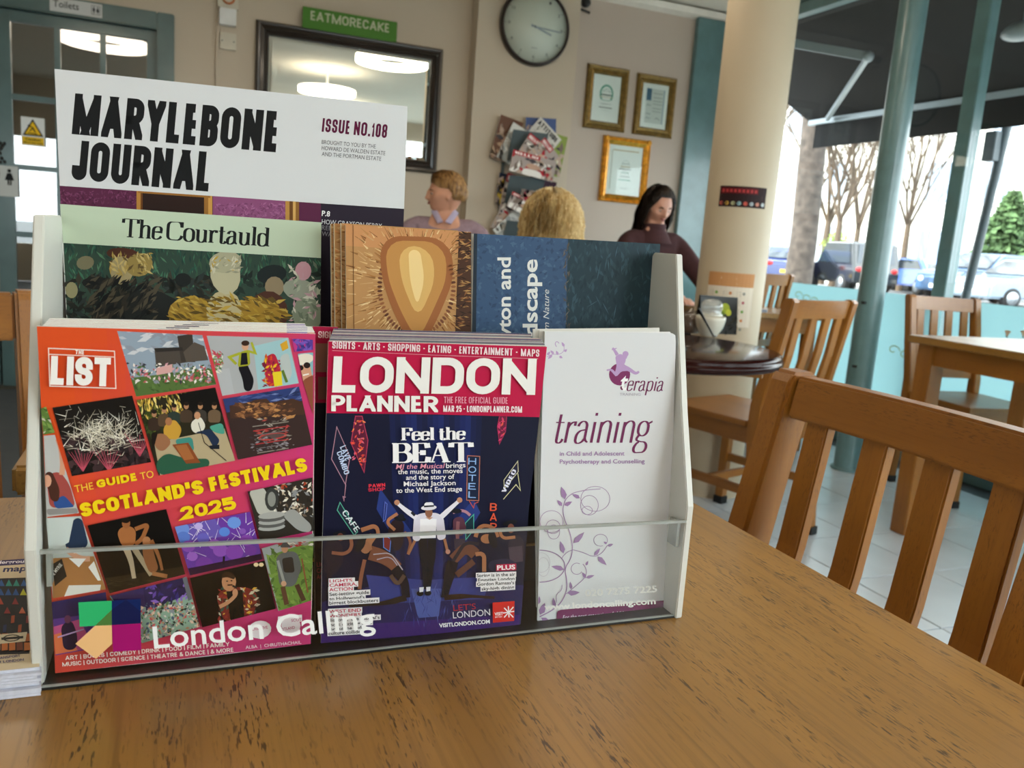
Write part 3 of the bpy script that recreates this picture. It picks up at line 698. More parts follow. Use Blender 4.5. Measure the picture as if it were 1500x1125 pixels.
# fireworks
def f_():
    P.dabs(90, 84, 640, 215, 690, ['3b2a2c', '4a3436', '2a2224'], 12, 2)
    for _ in range(330):
        a = random.uniform(0, 6.283); r = random.uniform(3, 26); cx = random.gauss(150, 24); cy = 640+random.gauss(0, 13)
        P.line([(cx, cy), (cx+r*math.cos(a), cy-abs(r*math.sin(a))*.9)], random.uniform(.5, 1.5), random.choice(['e9e4d0', 'cfc9b4', 'f5f1e4', '9c9486', 'b9b09c']), w1=.2, up=_ % 40 == 0)
    for cx, cy, n in ((122, 690, 9), (160, 690, 9), (205, 668, 10)):
        for k in range(n): P.line([(cx, cy), (cx-22+44*k/n, cy-26-random.uniform(0, 8))], 1.1, 'c9556a', w1=.4, up=k == 0)
    for _ in range(24):
        cx, cy = random.uniform(95, 200), random.uniform(596, 625); a = random.uniform(0, 6.28)
        P.line([(cx, cy), (cx+9*math.cos(a), cy+9*math.sin(a))], .7, 'b5b0a4', up=_ % 12 == 0)
photo(C1((92, 466), (490, 406), (585, 738), (190, 808)), '17130f', f_)
# musicians at night
def f_():
    P.dabs(120, 203, 575, 275, 615, ['d9b95a', 'f0dd8a', 'a88a34', '6f6a2c', 'e9c860'], 6, 3, 70); P.dabs(60, 203, 600, 240, 640, ['3c4a22', '58601f', '2c3318'], 7, 2)
    P.poly(C1((720, 400), (900, 365), (945, 500), (760, 520)), '0f0d0b'); P.poly(C1((600, 640), (950, 570), (1005, 730), (630, 805)), 'b5a583')
    for x, y, t, l in ((600, 520, '3a2b22', '2a2420'), (650, 500, '5a4632', '332a24'), (700, 490, '2d3a34', '1c1c1c'), (760, 480, '4a3a2c', '222'+'222'), (830, 480, '3f3a34', '1e1e22'), (900, 480, '6f5a44', '2a3a3c')):
        P.blob(C1((x-30, y+60), (x-32, y+5), (x, y-8), (x+32, y+5), (x+30, y+60)), t, R=4); P.ell(*C1((x, y-22))[0], 3.6, 4.6, 'b58460'); P.ell(*C1((x, y-34))[0], 3.8, 3, '241a14')
    P.blob(C1((645, 560), (700, 520), (740, 570), (720, 625), (650, 620)), 'c99a3a', R=6); P.ell(*C1((672, 535))[0], 5, 6, 'a8714c'); P.blob(C1((700, 625), (790, 610), (800, 680), (770, 690), (720, 660)), '3f8a80', R=6)
    P.blob(C1((780, 540), (830, 505), (860, 560), (830, 595), (790, 590)), 'e2ddcf', R=6); P.ell(*C1((815, 505))[0], 4.5, 5.5, 'c4906c'); P.blob(C1((800, 590), (880, 570), (930, 630), (900, 670), (860, 600)), '22304a', R=5)
    P.blob(C1((870, 560), (940, 540), (955, 600), (900, 590)), '4fa08c', R=5); P.poly(C1((875, 655), (925, 650), (925, 672), (880, 672)), '18202c')
    P.blob(C1((605, 740), (660, 690), (760, 720), (880, 720), (870, 770), (700, 800), (620, 800)), '2b5a44', R=8); P.blob(C1((600, 600), (650, 590), (690, 640), (640, 690), (600, 660)), '9c6c4c', R=7); P.blob(C1((585, 590), (620, 585), (600, 660), (590, 690)), '1d1510', R=4)
    P.poly(C1((690, 650), (770, 640), (830, 740), (760, 745)), '8a4a26'); P.poly(C1((705, 655), (760, 648), (800, 720), (750, 728)), 'a8683a'); P.line(C1((820, 540), (850, 640), (960, 730)), 1, '1b1b1b')
photo(C1((512, 428), (905, 365), (1003, 730), (622, 805)), '2a2618', f_)
# castle at dusk
def f_():
    P.poly(C1((940, 420), (1325, 360), (1345, 430), (960, 490)), '2f3f74'); P.dabs(30, 330, 570, 440, 590, ['7484b8', '4a5a94', '243058'], 9, 4, -8)
    P.poly(C1((975, 455), (1060, 440), (1110, 425), (1160, 420), (1180, 440), (1290, 420), (1345, 440), (1350, 500), (980, 520)), '4a3226')
    P.dabs(90, 345, 590, 430, 612, ['8a5c3a', 'c08a54', '5c3c2a', 'a8744a'], 5, 2, 0); P.dabs(60, 375, 612, 425, 645, ['8a8278', 'b54a44', '5c5450', 'b9b0a4'], 4, 3, -6)
    for k in range(7): P.line(C1((1090+k*4, 560+k*22), (1270, 535+k*22)), 1.5, ['8c847a', 'b03a3a', '70686a'][k % 3], up=False)
    P.ell(*C1((1190, 610))[0], 22, 5, 'b5423e', rot=-8); P.ell(*C1((1190, 608))[0], 18, 3.4, '5b4a48', rot=-8); P.dabs(50, 368, 640, 430, 660, ['6a6468', '8f8a90', '3a3438'], 3, 2, 0)
photo(C1((942, 422), (1322, 360), (1388, 650), (1018, 725)), '3a2a28', f_)
# left strip
photo(C1((35, 470), (62, 460), (105, 590), (48, 600)), '5c7a3a', lambda: P.dabs(20, 60, 590, 80, 636, ['3f5a2a', '7a9a4c', 'c8bfae'], 5, 2))
def f_():
    P.blob(C1((60, 800), (130, 780), (180, 850), (210, 960), (80, 965)), 'a04a44', R=8); P.line(C1((140, 800), (150, 700), (120, 620)), 8, 'd39a7c', R=20); P.blob(C1((95, 930), (150, 900), (205, 960), (110, 968)), '2f4f8c', R=4)
    P.blob(C1((52, 790), (90, 780), (130, 870), (125, 935), (85, 930), (70, 860)), '4a2a20', R=6); P.ell(*C1((68, 830))[0], 6, 9, 'd8a084'); P.blob(C1((62, 970), (215, 965), (222, 990), (70, 1000)), '8e8a88', R=3)
photo(C1((50, 605), (105, 600), (225, 990), (65, 1010)), 'b8b8b6', f_)
def f_():
    P.poly(C2((90, 260), (300, 250), (360, 415), (95, 460)), 'a87444'); P.blob(C2((150, 205), (200, 60), (240, 60), (275, 200), (200, 230)), '26344c', R=8); P.poly(C2((70, 60), (200, 60), (175, 180), (75, 240)), 'c3ccc8')
    P.line(C2((160, 215), (230, 265), (280, 262)), 8, 'd39f82', R=10); P.poly(C2((195, 215), (245, 205), (250, 230), (200, 235)), 'e9e7e2'); P.poly(C2((175, 260), (260, 262), (225, 305)), 'efeeea'); P.poly(C2((272, 305), (300, 275), (335, 370), (320, 372)), 'eceae4'); P.poly(C2((175, 395), (335, 392), (330, 420), (150, 455)), 'e4e0d8')
    P.poly(C2((92, 290), (140, 262), (165, 350), (105, 400)), '2a2622'); P.sans('CLIVE MYRIE', (73, 850), (92, 826), 5, 'd8d2c8', bold=.02)
photo(C2((62, 60), (235, 50), (360, 415), (95, 460)), 'b9c2be', f_)
# dancers
def f_():
    P.poly(C2((350, 360), (750, 300), (760, 345), (375, 432)), '2e2416'); P.dabs(60, 155, 848, 270, 868, ['3f3220', '241b10'], 10, 8, -8)
    P.line(C2((450, 190), (480, 240), (500, 360)), 11, 'b9a588', R=20, w1=6); P.line(C2((500, 210), (540, 270), (585, 345)), 9, 'a8967a', R=20, w1=6)
    P.blob(C2((412, 125), (455, 95), (510, 110), (505, 200), (440, 205)), 'a86a3c', R=8); P.ell(*C2((460, 85))[0], 6, 8, '9c6038'); P.ell(*C2((458, 70))[0], 6.5, 4.5, '1f140c')
    P.line(C2((505, 115), (570, 90), (540, 165), (505, 190)), 6, 'a06438', R=6); P.blob(C2((540, 170), (585, 165), (600, 240), (625, 320), (580, 340), (545, 260)), '8f5a36', R=8); P.ell(*C2((562, 175))[0], 6, 7, 'b27a50'); P.line(C2((585, 170), (625, 250), (640, 320)), 6, '9a623a', R=10, w1=4); P.line(C2((590, 335), (665, 350)), 6, 'a46c42')
photo(C2((268, 97), (660, 15), (755, 340), (378, 435)), '0e0b08', f_)
# balloons
def f_():
    P.poly(C2((700, 110), (900, 60), (960, 150), (720, 180)), '6a58b0')
    for _ in range(40):
        x, y = random.uniform(265, 370), random.uniform(760, 818); a = R_(random.uniform(20, 160)); P.line([(x, y), (x+18*math.cos(a), y-18*math.sin(a))], .9, 'efe6f4', w1=.3, up=_ % 10 == 0)
    for x, y, r, c in ((735, 115, 12, '6f8fd8'), (745, 155, 10, '5a78c8'), (822, 100, 6, 'c3b2e6'), (845, 160, 9, '6a62c0'), (950, 128, 8, '5a86d8'), (998, 82, 10, '6c96e0'), (1040, 125, 5, '8a5ab8'), (770, 200, 10, '8f4fb8'), (900, 190, 9, 'a060c8'), (1060, 170, 10, '8a4ab4'), (850, 290, 13, '7d3fa8'), (930, 220, 11, '9a58c4'), (1000, 230, 13, '8e48b6'), (1080, 220, 9, '7a3aa0'), (790, 250, 8, 'a86ad0')):
        P.ell(*C2((x, y))[0], r, r*.85, c)
    P.poly(C2((770, 310), (1140, 235), (1145, 265), (780, 345)), '2a1030'); P.line(C2((945, 290), (948, 250)), 3, '12081a')
photo(C2((703, 103), (1078, 28), (1140, 265), (778, 345)), '6b3aa0', f_)
# film reels
def f_():
    P.blob(C1((1070, 880), (1140, 855), (1220, 990), (1120, 1000)), 'b9bab0', R=6); P.dabs(130, 400, 705, 460, 760, ['2a241e', 'c9b9a0', '6a5a4a', 'b0482c', '8d8f92', 'e4e0d4'], 4, 2); P.ell(*C1((1185, 920))[0], 10, 17, '3a3c3a'); P.ell(*C1((1185, 920))[0], 6, 11, '8a8c86')
    for k in range(5): P.ell(*C1((1185, 1060-k*15))[0], 20, 5, ['a8a8a4', '5a5a58'][k % 2], rot=-6)
    P.blob(C1((1235, 1000), (1290, 960), (1385, 1050), (1380, 1085), (1320, 1080)), '9c9d9a', R=8)
photo(C1((1065, 882), (1388, 812), (1393, 1078), (1128, 1130)), '2f2a24', f_)
# soldier
def f_():
    P.poly(C2((1160, 250), (1395, 170), (1395, 470), (1220, 520)), '6b8a3c'); P.dabs(110, 392, 795, 458, 890, ['5c7a34', '7d9a48', '4d682c'], 5, 2); P.dabs(30, 400, 785, 458, 800, ['8f8a80', 'b03a38', 'dcd6c8'], 4, 2, 0)
    P.blob(C2((1205, 250), (1250, 225), (1310, 225), (1335, 300), (1300, 400), (1225, 400)), '5f6264', R=7); P.blob(C2((1235, 260), (1290, 250), (1300, 330), (1245, 330)), '2a2624', R=4); P.ell(*C2((1250, 210))[0], 5, 6.5, 'c08a68'); P.blob(C2((1222, 205), (1250, 170), (1285, 205)), '4a4a4c', R=4)
    P.line(C2((1240, 400), (1260, 490)), 7, '5a3c2a'); P.line(C2((1310, 390), (1345, 470)), 7, '4c3426'); P.line(C2((1215, 270), (1250, 390)), 4, '9a9c98'); P.line(C2((1335, 260), (1365, 430)), 2, '8c4a32'); P.ell(*C2((1245, 385))[0], 4, 4, 'd0a080')
photo(C2((1135, 210), (1395, 135), (1380, 470), (1218, 522)), '9fa3a4', f_)
# comedian
def f_():
    P.blob(C2((905, 440), (960, 405), (1070, 400), (1120, 440), (1090, 560), (950, 580)), '7a2a22', R=10); P.dabs(110, 318, 858, 378, 915, ['c8bfa4', '8f2f26', 'd8a43a', '4a1c18', '3c5a4a'], 4, 1.8)
    P.poly(C2((960, 425), (1040, 415), (1050, 560), (980, 570)), '14110e'); P.ell(*C2((972, 375))[0], 10.5, 14, 'bf8660'); P.blob(C2((935, 360), (940, 330), (975, 322), (1005, 345), (1000, 365), (960, 350)), '3a2416', R=5)
    P.line(C2((965, 392), (990, 390)), 2, '4a2a1a'); P.ell(*C2((963, 372))[0], 1.5, 1, '241610'); P.ell(*C2((985, 370))[0], 1.5, 1, '241610'); P.line(C2((925, 500), (985, 470), (1005, 440)), 5.5, 'c08a66', R=10); P.ell(*C2((1003, 430))[0], 4, 6, 'c48e6a'); P.line(C2((990, 395), (1012, 405)), 3, '2a2a2c')
    for x in (1107, 1133): P.ell(*C2((x, 290))[0], 3.6, 3, 'f0d6a8')
photo(C2((778, 357), (1150, 270), (1205, 510), (840, 602)), '0d0b09', f_)
# open-air concert
def f_():
    P.poly(C2((380, 440), (545, 400), (590, 440), (560, 500), (535, 500), (400, 470)), '3a2c5c'); P.poly(C2((545, 400), (740, 352), (765, 440), (560, 520)), '2a2350'); P.dabs(40, 215, 850, 275, 885, ['6a4aa8', '3c2f7a', '8f6ac8', '241c40'], 6, 2); P.poly(C2((740, 352), (765, 350), (790, 460), (770, 470)), '6a6c74')
    P.dabs(360, 205, 880, 292, 935, ['d8d2c8', 'b98a70', '4a5a74', '2e3a30', 'e4c0a8', '8f949c', 'c8585a', '5c7a50'], 3, 1.4, up=8)
photo(C2((378, 445), (762, 350), (828, 598), (540, 680)), '8fae9a', f_)
# guitarist in purple light
def f_():
    P.poly(C2((90, 470), (360, 425), (385, 520), (95, 560)), '2b2458'); P.poly(C2((92, 600), (230, 560), (300, 700), (110, 735)), 'c2558a'); P.poly(C2((92, 640), (160, 620), (220, 715), (110, 735)), 'e0784c')
    P.blob(C2((135, 590), (190, 560), (220, 640), (215, 710), (150, 715)), '241a3a', R=8); P.ell(*C2((170, 560))[0], 5, 6, '6a3a5c'); P.line(C2((120, 650), (250, 610)), 2, 'c8a8d8')
photo(C2((90, 475), (360, 425), (385, 640), (330, 700), (110, 740)), '5c3a8c', f_)
P.clip = None
# lettering
P.line(C1((75, 167), (403, 182), (410, 367), (82, 355)), 1.6, 'f0dccf', closed=True); P.line(C1((77, 197), (404, 211)), 1.4, 'f0dccf')
P.caps('THE', C1((208, 196))[0], C1((252, 199))[0], 6.2, 'f6ece4', wt=.24, wd=.75)
P.caps('LIST', C1((84, 348))[0], C1((388, 358))[0], 42, 'f6f2ee', wt=.235, wd=.72, gap=.05)
P.sans('THE', C1((208, 885))[0], C1((300, 867))[0], 10.5, 'f0c63a'); P.caps('GUIDE', C1((318, 862))[0], C1((518, 824))[0], 11.5, 'f5d415', wt=.26, wd=.95); P.sans('TO', C1((535, 821))[0], C1((600, 808))[0], 10.5, 'f0c63a')
P.caps("SCOTLAND'S", C1((240, 1008))[0], C1((850, 888))[0], 20.5, 'f5d415', wt=.27, wd=.78, gap=.08); P.caps('FESTIVALS', C1((882, 880))[0], C1((1365, 778))[0], 20.5, 'f5d415', wt=.27, wd=.78, gap=.08)
P.caps('2025', C1((738, 1023))[0], C1((1012, 965))[0], 19, 'f5d415', wt=.26, wd=1.0, gap=.08)
for t, a, b_ in (('ART | BOOKS | COMEDY | DRINK | FOOD | FILM | FAMILY', (160, 762), (975, 692)), ('MUSIC | OUTDOOR | SCIENCE | THEATRE & DANCE | & MORE', (145, 793), (995, 720))):
    P.caps(t, C2(a)[0], C2(b_)[0], 6.0, 'f6ece2', wt=.17, wd=.85, gap=.13, space=.35)
P.sans('ALBA  |  CHRUTHACHAIL', C2((1055, 706))[0], C2((1332, 680))[0], 4.6, 'f2dfe4', bold=.01)
P.ell(*C2((1125, 610))[0], 17, 13, 'efe6ea', rot=-10); P.ell(*C2((1280, 590))[0], 14, 13, 'efe6ea'); P.poly(C2((1215, 545), (1335, 535), (1335, 570), (1215, 580)), 'efe6ea')
P.sans('CREATIVE', C2((1085, 615))[0], C2((1165, 605))[0], 4.2, 'c2487c', bold=.01); P.sans('SCOTLAND', C2((1215, 620))[0], C2((1300, 605))[0], 4.2, 'c2487c', bold=.01); P.sans('SCOT', C2((1282, 572))[0], C2((1333, 566))[0], 4.2, 'c2487c', bold=.01)
fin(P, li)

# --- city planner magazines (middle pocket)
plP = plane3((470, 942, .440), (762, 918, .440), (481, 500, .451))
C3 = lambda *p: [(440+x/3.947, 460+y/3.947) for x, y in p]
C4 = lambda *p: [(440+x/3.947, 700+y/3.947) for x, y in p]
GP = 'city guide magazines'
pk = (plP[0]-plP[1]*.014, plP[1])
o, P = booklet('city_guide', 'crimson headed city guide slipped left behind its stack, in the gap beside the festival guides', 'magazine', pk, [(458, 478), (495, 479), (495, 930), (462, 936)], .0012, GP)
P.clip = [(458, 478), (495, 479), (495, 930), (462, 936)]
P.poly([(458, 478), (700, 478), (700, 590), (458, 590)], 'a3123c'); P.poly([(458, 590), (700, 590), (690, 930), (462, 936)], '1a1420')
P.caps('SIGHTS', (466, 495), (501, 496), 10, 'e8c8cc', wt=.14, wd=.5); P.poly([(458, 503), (490, 503), (490, 545), (458, 545)], '8c5a50'); P.poly([(466, 552), (490, 552), (490, 585), (466, 585)], '7a4a40')
for i, t in enumerate(('LIGHTS', 'CAMERA', 'ACTION')): P.sans(t, (464, 830+9*i), (490, 829+9*i), 6.5, '7c2a38', bold=.02)
fin(P, o)
for k in range(9, 0, -1):
    pk = (plP[0]-plP[1]*(.0013*k), plP[1]); dx = k*.9; dy = -k*2.2
    rx = 801-k*1.6 if k < 7 else 778
    q = [(481+dx, 501+dy), (rx, 508+dy*.98), (rx-52, 880), (478, 900)]
    o, P = booklet('city_guide', 'city guide stacked behind the crimson headed front copy, only its top edge showing', 'magazine', pk, q, .0010, GP, m=mat('page_edges', (.62, .64, .62), .6, var=.25, scale=400))
    P.clip = q; P.poly([(q[0][0], q[0][1]+1.4), (q[1][0], q[1][1]+1.4), q[2], q[3]], '8a1238'); P.poly([(q[0][0], q[0][1]+30), (q[1][0]+4, q[1][1]+30), q[2], q[3]], '1c1a20')  # lower cover coloured dark to stand in for shade in the gap
    P.line([(q[0][0], q[0][1]+.6), (q[1][0], q[1][1]+.6)], 1.3, ['c9ccc6', '4f6f78', 'a9aeb0', '8f9c98', '5a6680', 'c4bdb4', '6f8288', 'b4b8b4', '3f4f6c'][k-1])
    fin(P, o)
outP = [(481, 500), (640, 503), (801, 508), (790, 610), (775, 740), (762, 918), (620, 932), (470, 942), (472, 800), (478, 610)]
lp, P = booklet('city_guide', 'city guide with crimson band and blue stage photograph, foremost in the middle pocket', 'magazine', plP, outP, .0012, GP)
P.poly([(478, 604), (640, 606), (790, 610), (775, 740), (762, 918), (620, 932), (470, 942), (472, 800)], '10122c')
P.poly([(481, 500), (640, 503), (801, 508), (790, 611), (640, 607), (478, 605)], 'bb0f43')
lo = [(478, 605), (790, 611), (762, 918), (470, 942)]
P.clip = lo
for i in range(26):      # stage haze and backdrop panels printed in blues
    x = 530+i*8; P.poly([(x, 605), (x+8, 605), (x+8-(x-640)*.15, 860), (x-(x-640)*.15, 860)], ['141b46', '18225a', '12183c', '1c2862', '151e4c'][(i*7) % 5] if 4 < i < 22 else '10122c', up=False)
P.up()
P.poly(C4((120, 720), (480, 600), (1290, 620), (1270, 880), (115, 960)), '252252'); P.poly(C4((118, 860), (1268, 790), (1262, 870), (118, 960)), '3a2068')
P.poly(C4((380, 560), (720, 590), (1100, 570), (1060, 700), (420, 730)), '343c7c'); P.poly(C4((640, 640), (820, 640), (800, 800), (680, 810)), '4c5a9c')
P.poly(C4((460, 60), (560, 200), (650, 320), (520, 320), (440, 180)), '26387c'); P.poly(C4((1000, 120), (920, 220), (860, 320), (960, 330), (1040, 200)), '26387c')
P.dabs(90, 590, 860, 680, 915, ['3c4488', '34347a', '545e9c', '2c2c68'], 8, 12, 92)
# neon signs
def nsign(q, edge, fill, txt=None, tcol='e8e4f0'):
    P.poly(q, fill); P.line(q, 1.1, edge, closed=True)
nsign(C3((210, 652), (286, 825), (260, 985), (180, 838)), 'b98a9c', '1a1c34'); P.caps('LAVE', C3((228, 770))[0], C3((262, 850))[0], 9, 'c4d4f0', wt=.16, wd=.7); P.caps('COMBO', C3((208, 800))[0], C3((255, 930))[0], 8, 'c4d4f0', wt=.16, wd=.6)
P.line(C3((262, 985), (252, 1080), (246, 1055), (262, 1058)), 1.2, 'b98a9c')
nsign(C3((318, 590), (356, 590), (390, 730), (368, 915), (292, 745)), 'b53a5a', '5a1834'); P.dabs(50, 516, 612, 535, 680, ['e0483a', 'd8607a', 'f08a4a'], 3, 2)
nsign(C3((1150, 590), (1192, 590), (1185, 680), (1150, 750), (1138, 650)), 'a02a54', '6a1838'); P.dabs(18, 730, 612, 740, 645, ['d0386a', 'e05a4a'], 3, 2)
P.caps('PAWN', C3((395, 1003))[0], C3((490, 996))[0], 5, 'e0384a', wt=.2, wd=.8); P.caps('SHOP', C3((392, 1026))[0], C3((490, 1020))[0], 5, 'c8304a', wt=.2, wd=.8)
nsign(C3((965, 818), (1036, 822), (1030, 1078), (960, 1075)), 'b5705a', '14203c')
for i, ch in enumerate('HOTEL'): P.caps(ch, (685.5, 680+i*12.2), (697, 680.4+i*12.2), 9.5, '8fb4e8', wt=.14, wd=1.1)
P.line(C3((975, 1080), (1000, 1120), (1005, 1095), (1028, 1085)), 1, 'c8584a')
nsign(C3((1255, 850), (1258, 910), (1178, 1010), (1175, 960)), 'c9c4a4', '20203a'); P.line(C3((1172, 1070), (1245, 985), (1270, 1018), (1255, 920)), 1.1, 'd8d4a8'); P.caps('VIDEO', C3((1182, 1035))[0], C3((1248, 905))[0], 6, 'dfe0f4', wt=.16, wd=.5)
nsign(C4((228, 140), (330, 310), (310, 330), (212, 185)), '5ab09c', '1b2436'); P.caps('CAFE', C4((238, 200))[0], C4((318, 315))[0], 8.5, 'dde2e8', wt=.14, wd=.7)
for i, ch in enumerate('BAR'): P.caps(ch, (717+i*.1, 748+i*14.5), (727, 748.4+i*14.5), 11.5, 'd8583c', wt=.15, wd=.8)
nsign(C4((488, 138), (500, 150), (490, 240), (478, 250)), '5a6ac0', '22306a'); nsign(C4((1000, 210), (1000, 300), (955, 355), (952, 260)), '4fb09c', '16303c'); nsign(C4((478, 330), (522, 350), (515, 425), (480, 400)), '5a8ae0', '7a2a2a')
# dancers
SK, SK2, LE = 'a8704f', '8a5540', '1b161d'
def fig(pts, w, c, w1=None, R=8): P.line(C4(*pts), w, c, R=R, w1=w1)
for sx in (0,):
    P.blob(C4((500, 300), (540, 230), (600, 250), (590, 400), (545, 430)), '2c1d20', R=7); fig([(545, 300), (490, 250), (560, 205)], 4.5, SK); P.ell(*C4((575, 235))[0], 9, 3.4, '14141a', rot=8); P.ell(*C4((580, 222))[0], 5, 4, '1b1b22'); fig([(600, 310), (640, 360), (620, 440)], 4, SK2)
    P.blob(C4((880, 230), (940, 220), (960, 300), (930, 340), (880, 330)), '5a3444', R=6); fig([(880, 200), (940, 180), (980, 215)], 4, 'b08090'); P.ell(*C4((900, 190))[0], 8, 3.5, '1a1a22'); fig([(910, 250), (905, 330), (910, 400)], 5, '8a5a60'); P.poly(C4((885, 350), (950, 350), (950, 410), (890, 410)), '3c3444')
P.blob(C4((130, 400), (170, 350), (240, 370), (250, 480), (200, 560), (140, 560)), '241c28', R=8); fig([(180, 430), (260, 440), (300, 400), (290, 350)], 5, SK2); P.ell(*C4((225, 320))[0], 10, 4, '191922', rot=-10); P.ell(*C4((230, 340))[0], 5, 6, '6a4034')
fig([(210, 480), (160, 560), (175, 640)], 7, '241c24')
P.blob(C4((1190, 380), (1240, 320), (1290, 350), (1290, 470), (1230, 490)), '2c2430', R=8); fig([(1240, 340), (1160, 350), (1150, 290)], 4.5, SK); P.ell(*C4((1210, 258))[0], 11, 4, '1a1a20', rot=-14); P.ell(*C4((1215, 290))[0], 5, 7, '7a4a3c'); P.poly(C4((1200, 400), (1280, 390), (1285, 480), (1210, 490)), '4a3c48')
P.blob(C4((1080, 480), (1200, 460), (1260, 500), (1240, 540), (1090, 540)), '282844', R=8)
# kneeling dancers leaning back
fig([(400, 430), (500, 460), (560, 520)], 21, '7d4c38', w1=17, R=14); fig([(420, 440), (520, 430), (590, 530)], 1.6, 'b4aab4'); fig([(440, 470), (520, 450), (570, 520)], 1.5, 'a8a0b0')
fig([(540, 520), (600, 590), (610, 690)], 15, LE, w1=12, R=10); fig([(610, 690), (500, 720), (280, 735)], 9, '2c2018', w1=5, R=10); fig([(600, 560), (560, 620), (520, 560)], 6, '5a4438')
fig([(420, 330), (380, 390), (400, 420)], 11, SK, w1=9); P.ell(*C4((375, 400))[0], 8, 9, 'a06a4c'); P.ell(*C4((345, 385))[0], 6, 12, '16161c', rot=30); fig([(350, 300), (440, 270), (450, 330)], 6.5, SK, w1=5); fig([(370, 470), (350, 560), (340, 640)], 5.5, SK2)
fig([(1010, 440), (960, 390), (880, 470)], 17, '6e4434', w1=15, R=12); fig([(1030, 380), (950, 370), (880, 480)], 5, '2c2830'); fig([(880, 480), (850, 600), (830, 690)], 16, LE, w1=10, R=10); fig([(830, 690), (960, 680), (1120, 690)], 8, '2e1c16', w1=4); fig([(1000, 480), (900, 560)], 9, '5f3c30')
fig([(1010, 440), (1060, 430), (1060, 540)], 6, SK); fig([(1010, 340), (1030, 270), (1120, 280), (1140, 340)], 6, SK, w1=4.5, R=10); P.ell(*C4((1075, 350))[0], 9, 7, 'a66e4c'); P.ell(*C4((1110, 360))[0], 6, 12, '15151b', rot=-20)
# lead in white jacket and hat
fig([(705, 350), (715, 480), (725, 640)], 12, '141820', w1=8, R=6); fig([(760, 350), (755, 480), (735, 640)], 12, '10131b', w1=8, R=6)
P.blob(C4((655, 220), (700, 200), (790, 200), (825, 225), (840, 350), (790, 360), (780, 240), (700, 250), (690, 365), (645, 360)), 'd9d4e2', R=5)
P.poly(C4((690, 235), (785, 235), (780, 345), (688, 348)), 'f0eef4'); P.poly(C4((720, 225), (745, 240), (765, 225)), 'b98a70')
fig([(670, 230), (600, 180), (560, 145)], 7.5, 'e2deea', w1=5); fig([(810, 225), (870, 170), (915, 130)], 7.5, 'e2deea', w1=5); P.ell(*C4((556, 140))[0], 4, 4, 'b88468'); P.ell(*C4((918, 126))[0], 4, 4, 'b88468')
fig([(640, 195), (660, 215)], 4, '23232b'); fig([(660, 360), (640, 400), (620, 440)], 4, SK); fig([(830, 350), (842, 395), (850, 430)], 4, SK); P.ell(*C4((850, 424))[0], 3.5, 3.5, 'c08a78')
P.ell(*C4((740, 198))[0], 5.5, 7.5, '8f5f48'); P.ell(*C4((740, 170))[0], 11.5, 3.8, 'e4e0ea', rot=-4); P.blob(C4((712, 165), (716, 140), (765, 138), (770, 162)), 'efecf2', R=3); P.poly(C4((712, 158), (770, 155), (770, 164), (712, 168)), '22222a')
P.ell(*C4((690, 665))[0], 5, 4, '1a1a1e'); P.ell(*C4((735, 662))[0], 5, 4, '1a1a1e'); P.poly(C4((685, 630), (712, 628), (708, 655), (686, 658)), 'e0e0ea'); P.poly(C4((725, 628), (750, 626), (748, 650), (726, 654)), 'e0e0ea')
P.clip = None
# lettering
P.caps('SIGHTS * ARTS * SHOPPING * EATING * ENTERTAINMENT * MAPS', C3((182, 198))[0], C3((1376, 246))[0], 10.6, 'ead3d8', wt=.15, wd=.47, gap=.1, space=.28)
P.line(C3((182, 210), (760, 236), (1370, 258)), .6, 'd9a0ac')
P.caps('LONDON', C3((181, 452))[0], C3((1352, 466))[0], 53, 'ece9e6', wt=.21, wd=.86, gap=.06, up=(.05, -1))
P.caps('PLANNER', C3((176, 560))[0], C3((792, 566))[0], 23.5, 'ece9e6', wt=.2, wd=.72, gap=.06)
P.caps('THE FREE OFFICIAL GUIDE', C3((826, 513))[0], C3((1194, 517))[0], 9.4, 'e79ab0', wt=.12, wd=.47, gap=.1); P.caps('MAR 25 * LONDONPLANNER.COM', C3((822, 563))[0], C3((1276, 568))[0], 9.2, 'f0dfe3', wt=.17, wd=.5, gap=.1)
P.serif('Feel the', C3((578, 727))[0], C3((948, 722))[0], 18, 'f1eff2', thick=.21, thin=.05, space=.25); P.serif('BEAT', C3((524, 857))[0], C3((985, 851))[0], 28.5, 'f1eff2', thick=.23, thin=.05, gap=.0)
P.sans('MJ the Musical', C3((548, 893))[0], C3((825, 887))[0], 7, 'e79ab0', bold=.005, shear=.2); P.sans('brings', C3((838, 887))[0], C3((950, 882))[0], 7, 'f1eff2', bold=.01)
for t, a, b_ in (('the music, the moves', (560, 922), (933, 915)), ('and the story of', (607, 955), (886, 949)), ('Michael Jackson', (594, 992), (893, 985)), ('to the West End stage', (550, 1030), (930, 1020))):
    P.sans(t, C3(a)[0], C3(b_)[0], 7, 'f1eff2', bold=.01)
def lab(txt, a, b_, h, col, bgc='ece8ea', pad=7, b=.02):
    (ax, ay), (bx, by) = C4(a)[0], C4(b_)[0]; P.poly([(ax-1.5, ay-h-1.6), (bx+1.5, by-h-1.6), (bx+1.5, by+1.6), (ax-1.5, ay+1.6)], bgc); P.sans(txt, (ax, ay), (bx, by), h, col, bold=b)
for t, a, b_, c in (('LIGHTS,', (166, 601), (306, 595), 'c01c48'), ('CAMERA,', (166, 625), (325, 616), 'c01c48'), ('ACTION', (164, 650), (300, 643), 'c01c48'), ('Set-jetting guide', (165, 677), (395, 664), '1c1c28'), ("to Hollywood's", (165, 703), (368, 692), '1c1c28'), ('biggest blockbusters', (165, 727), (447, 710), '1c1c28')): lab(t, a, b_, 4.7, c)
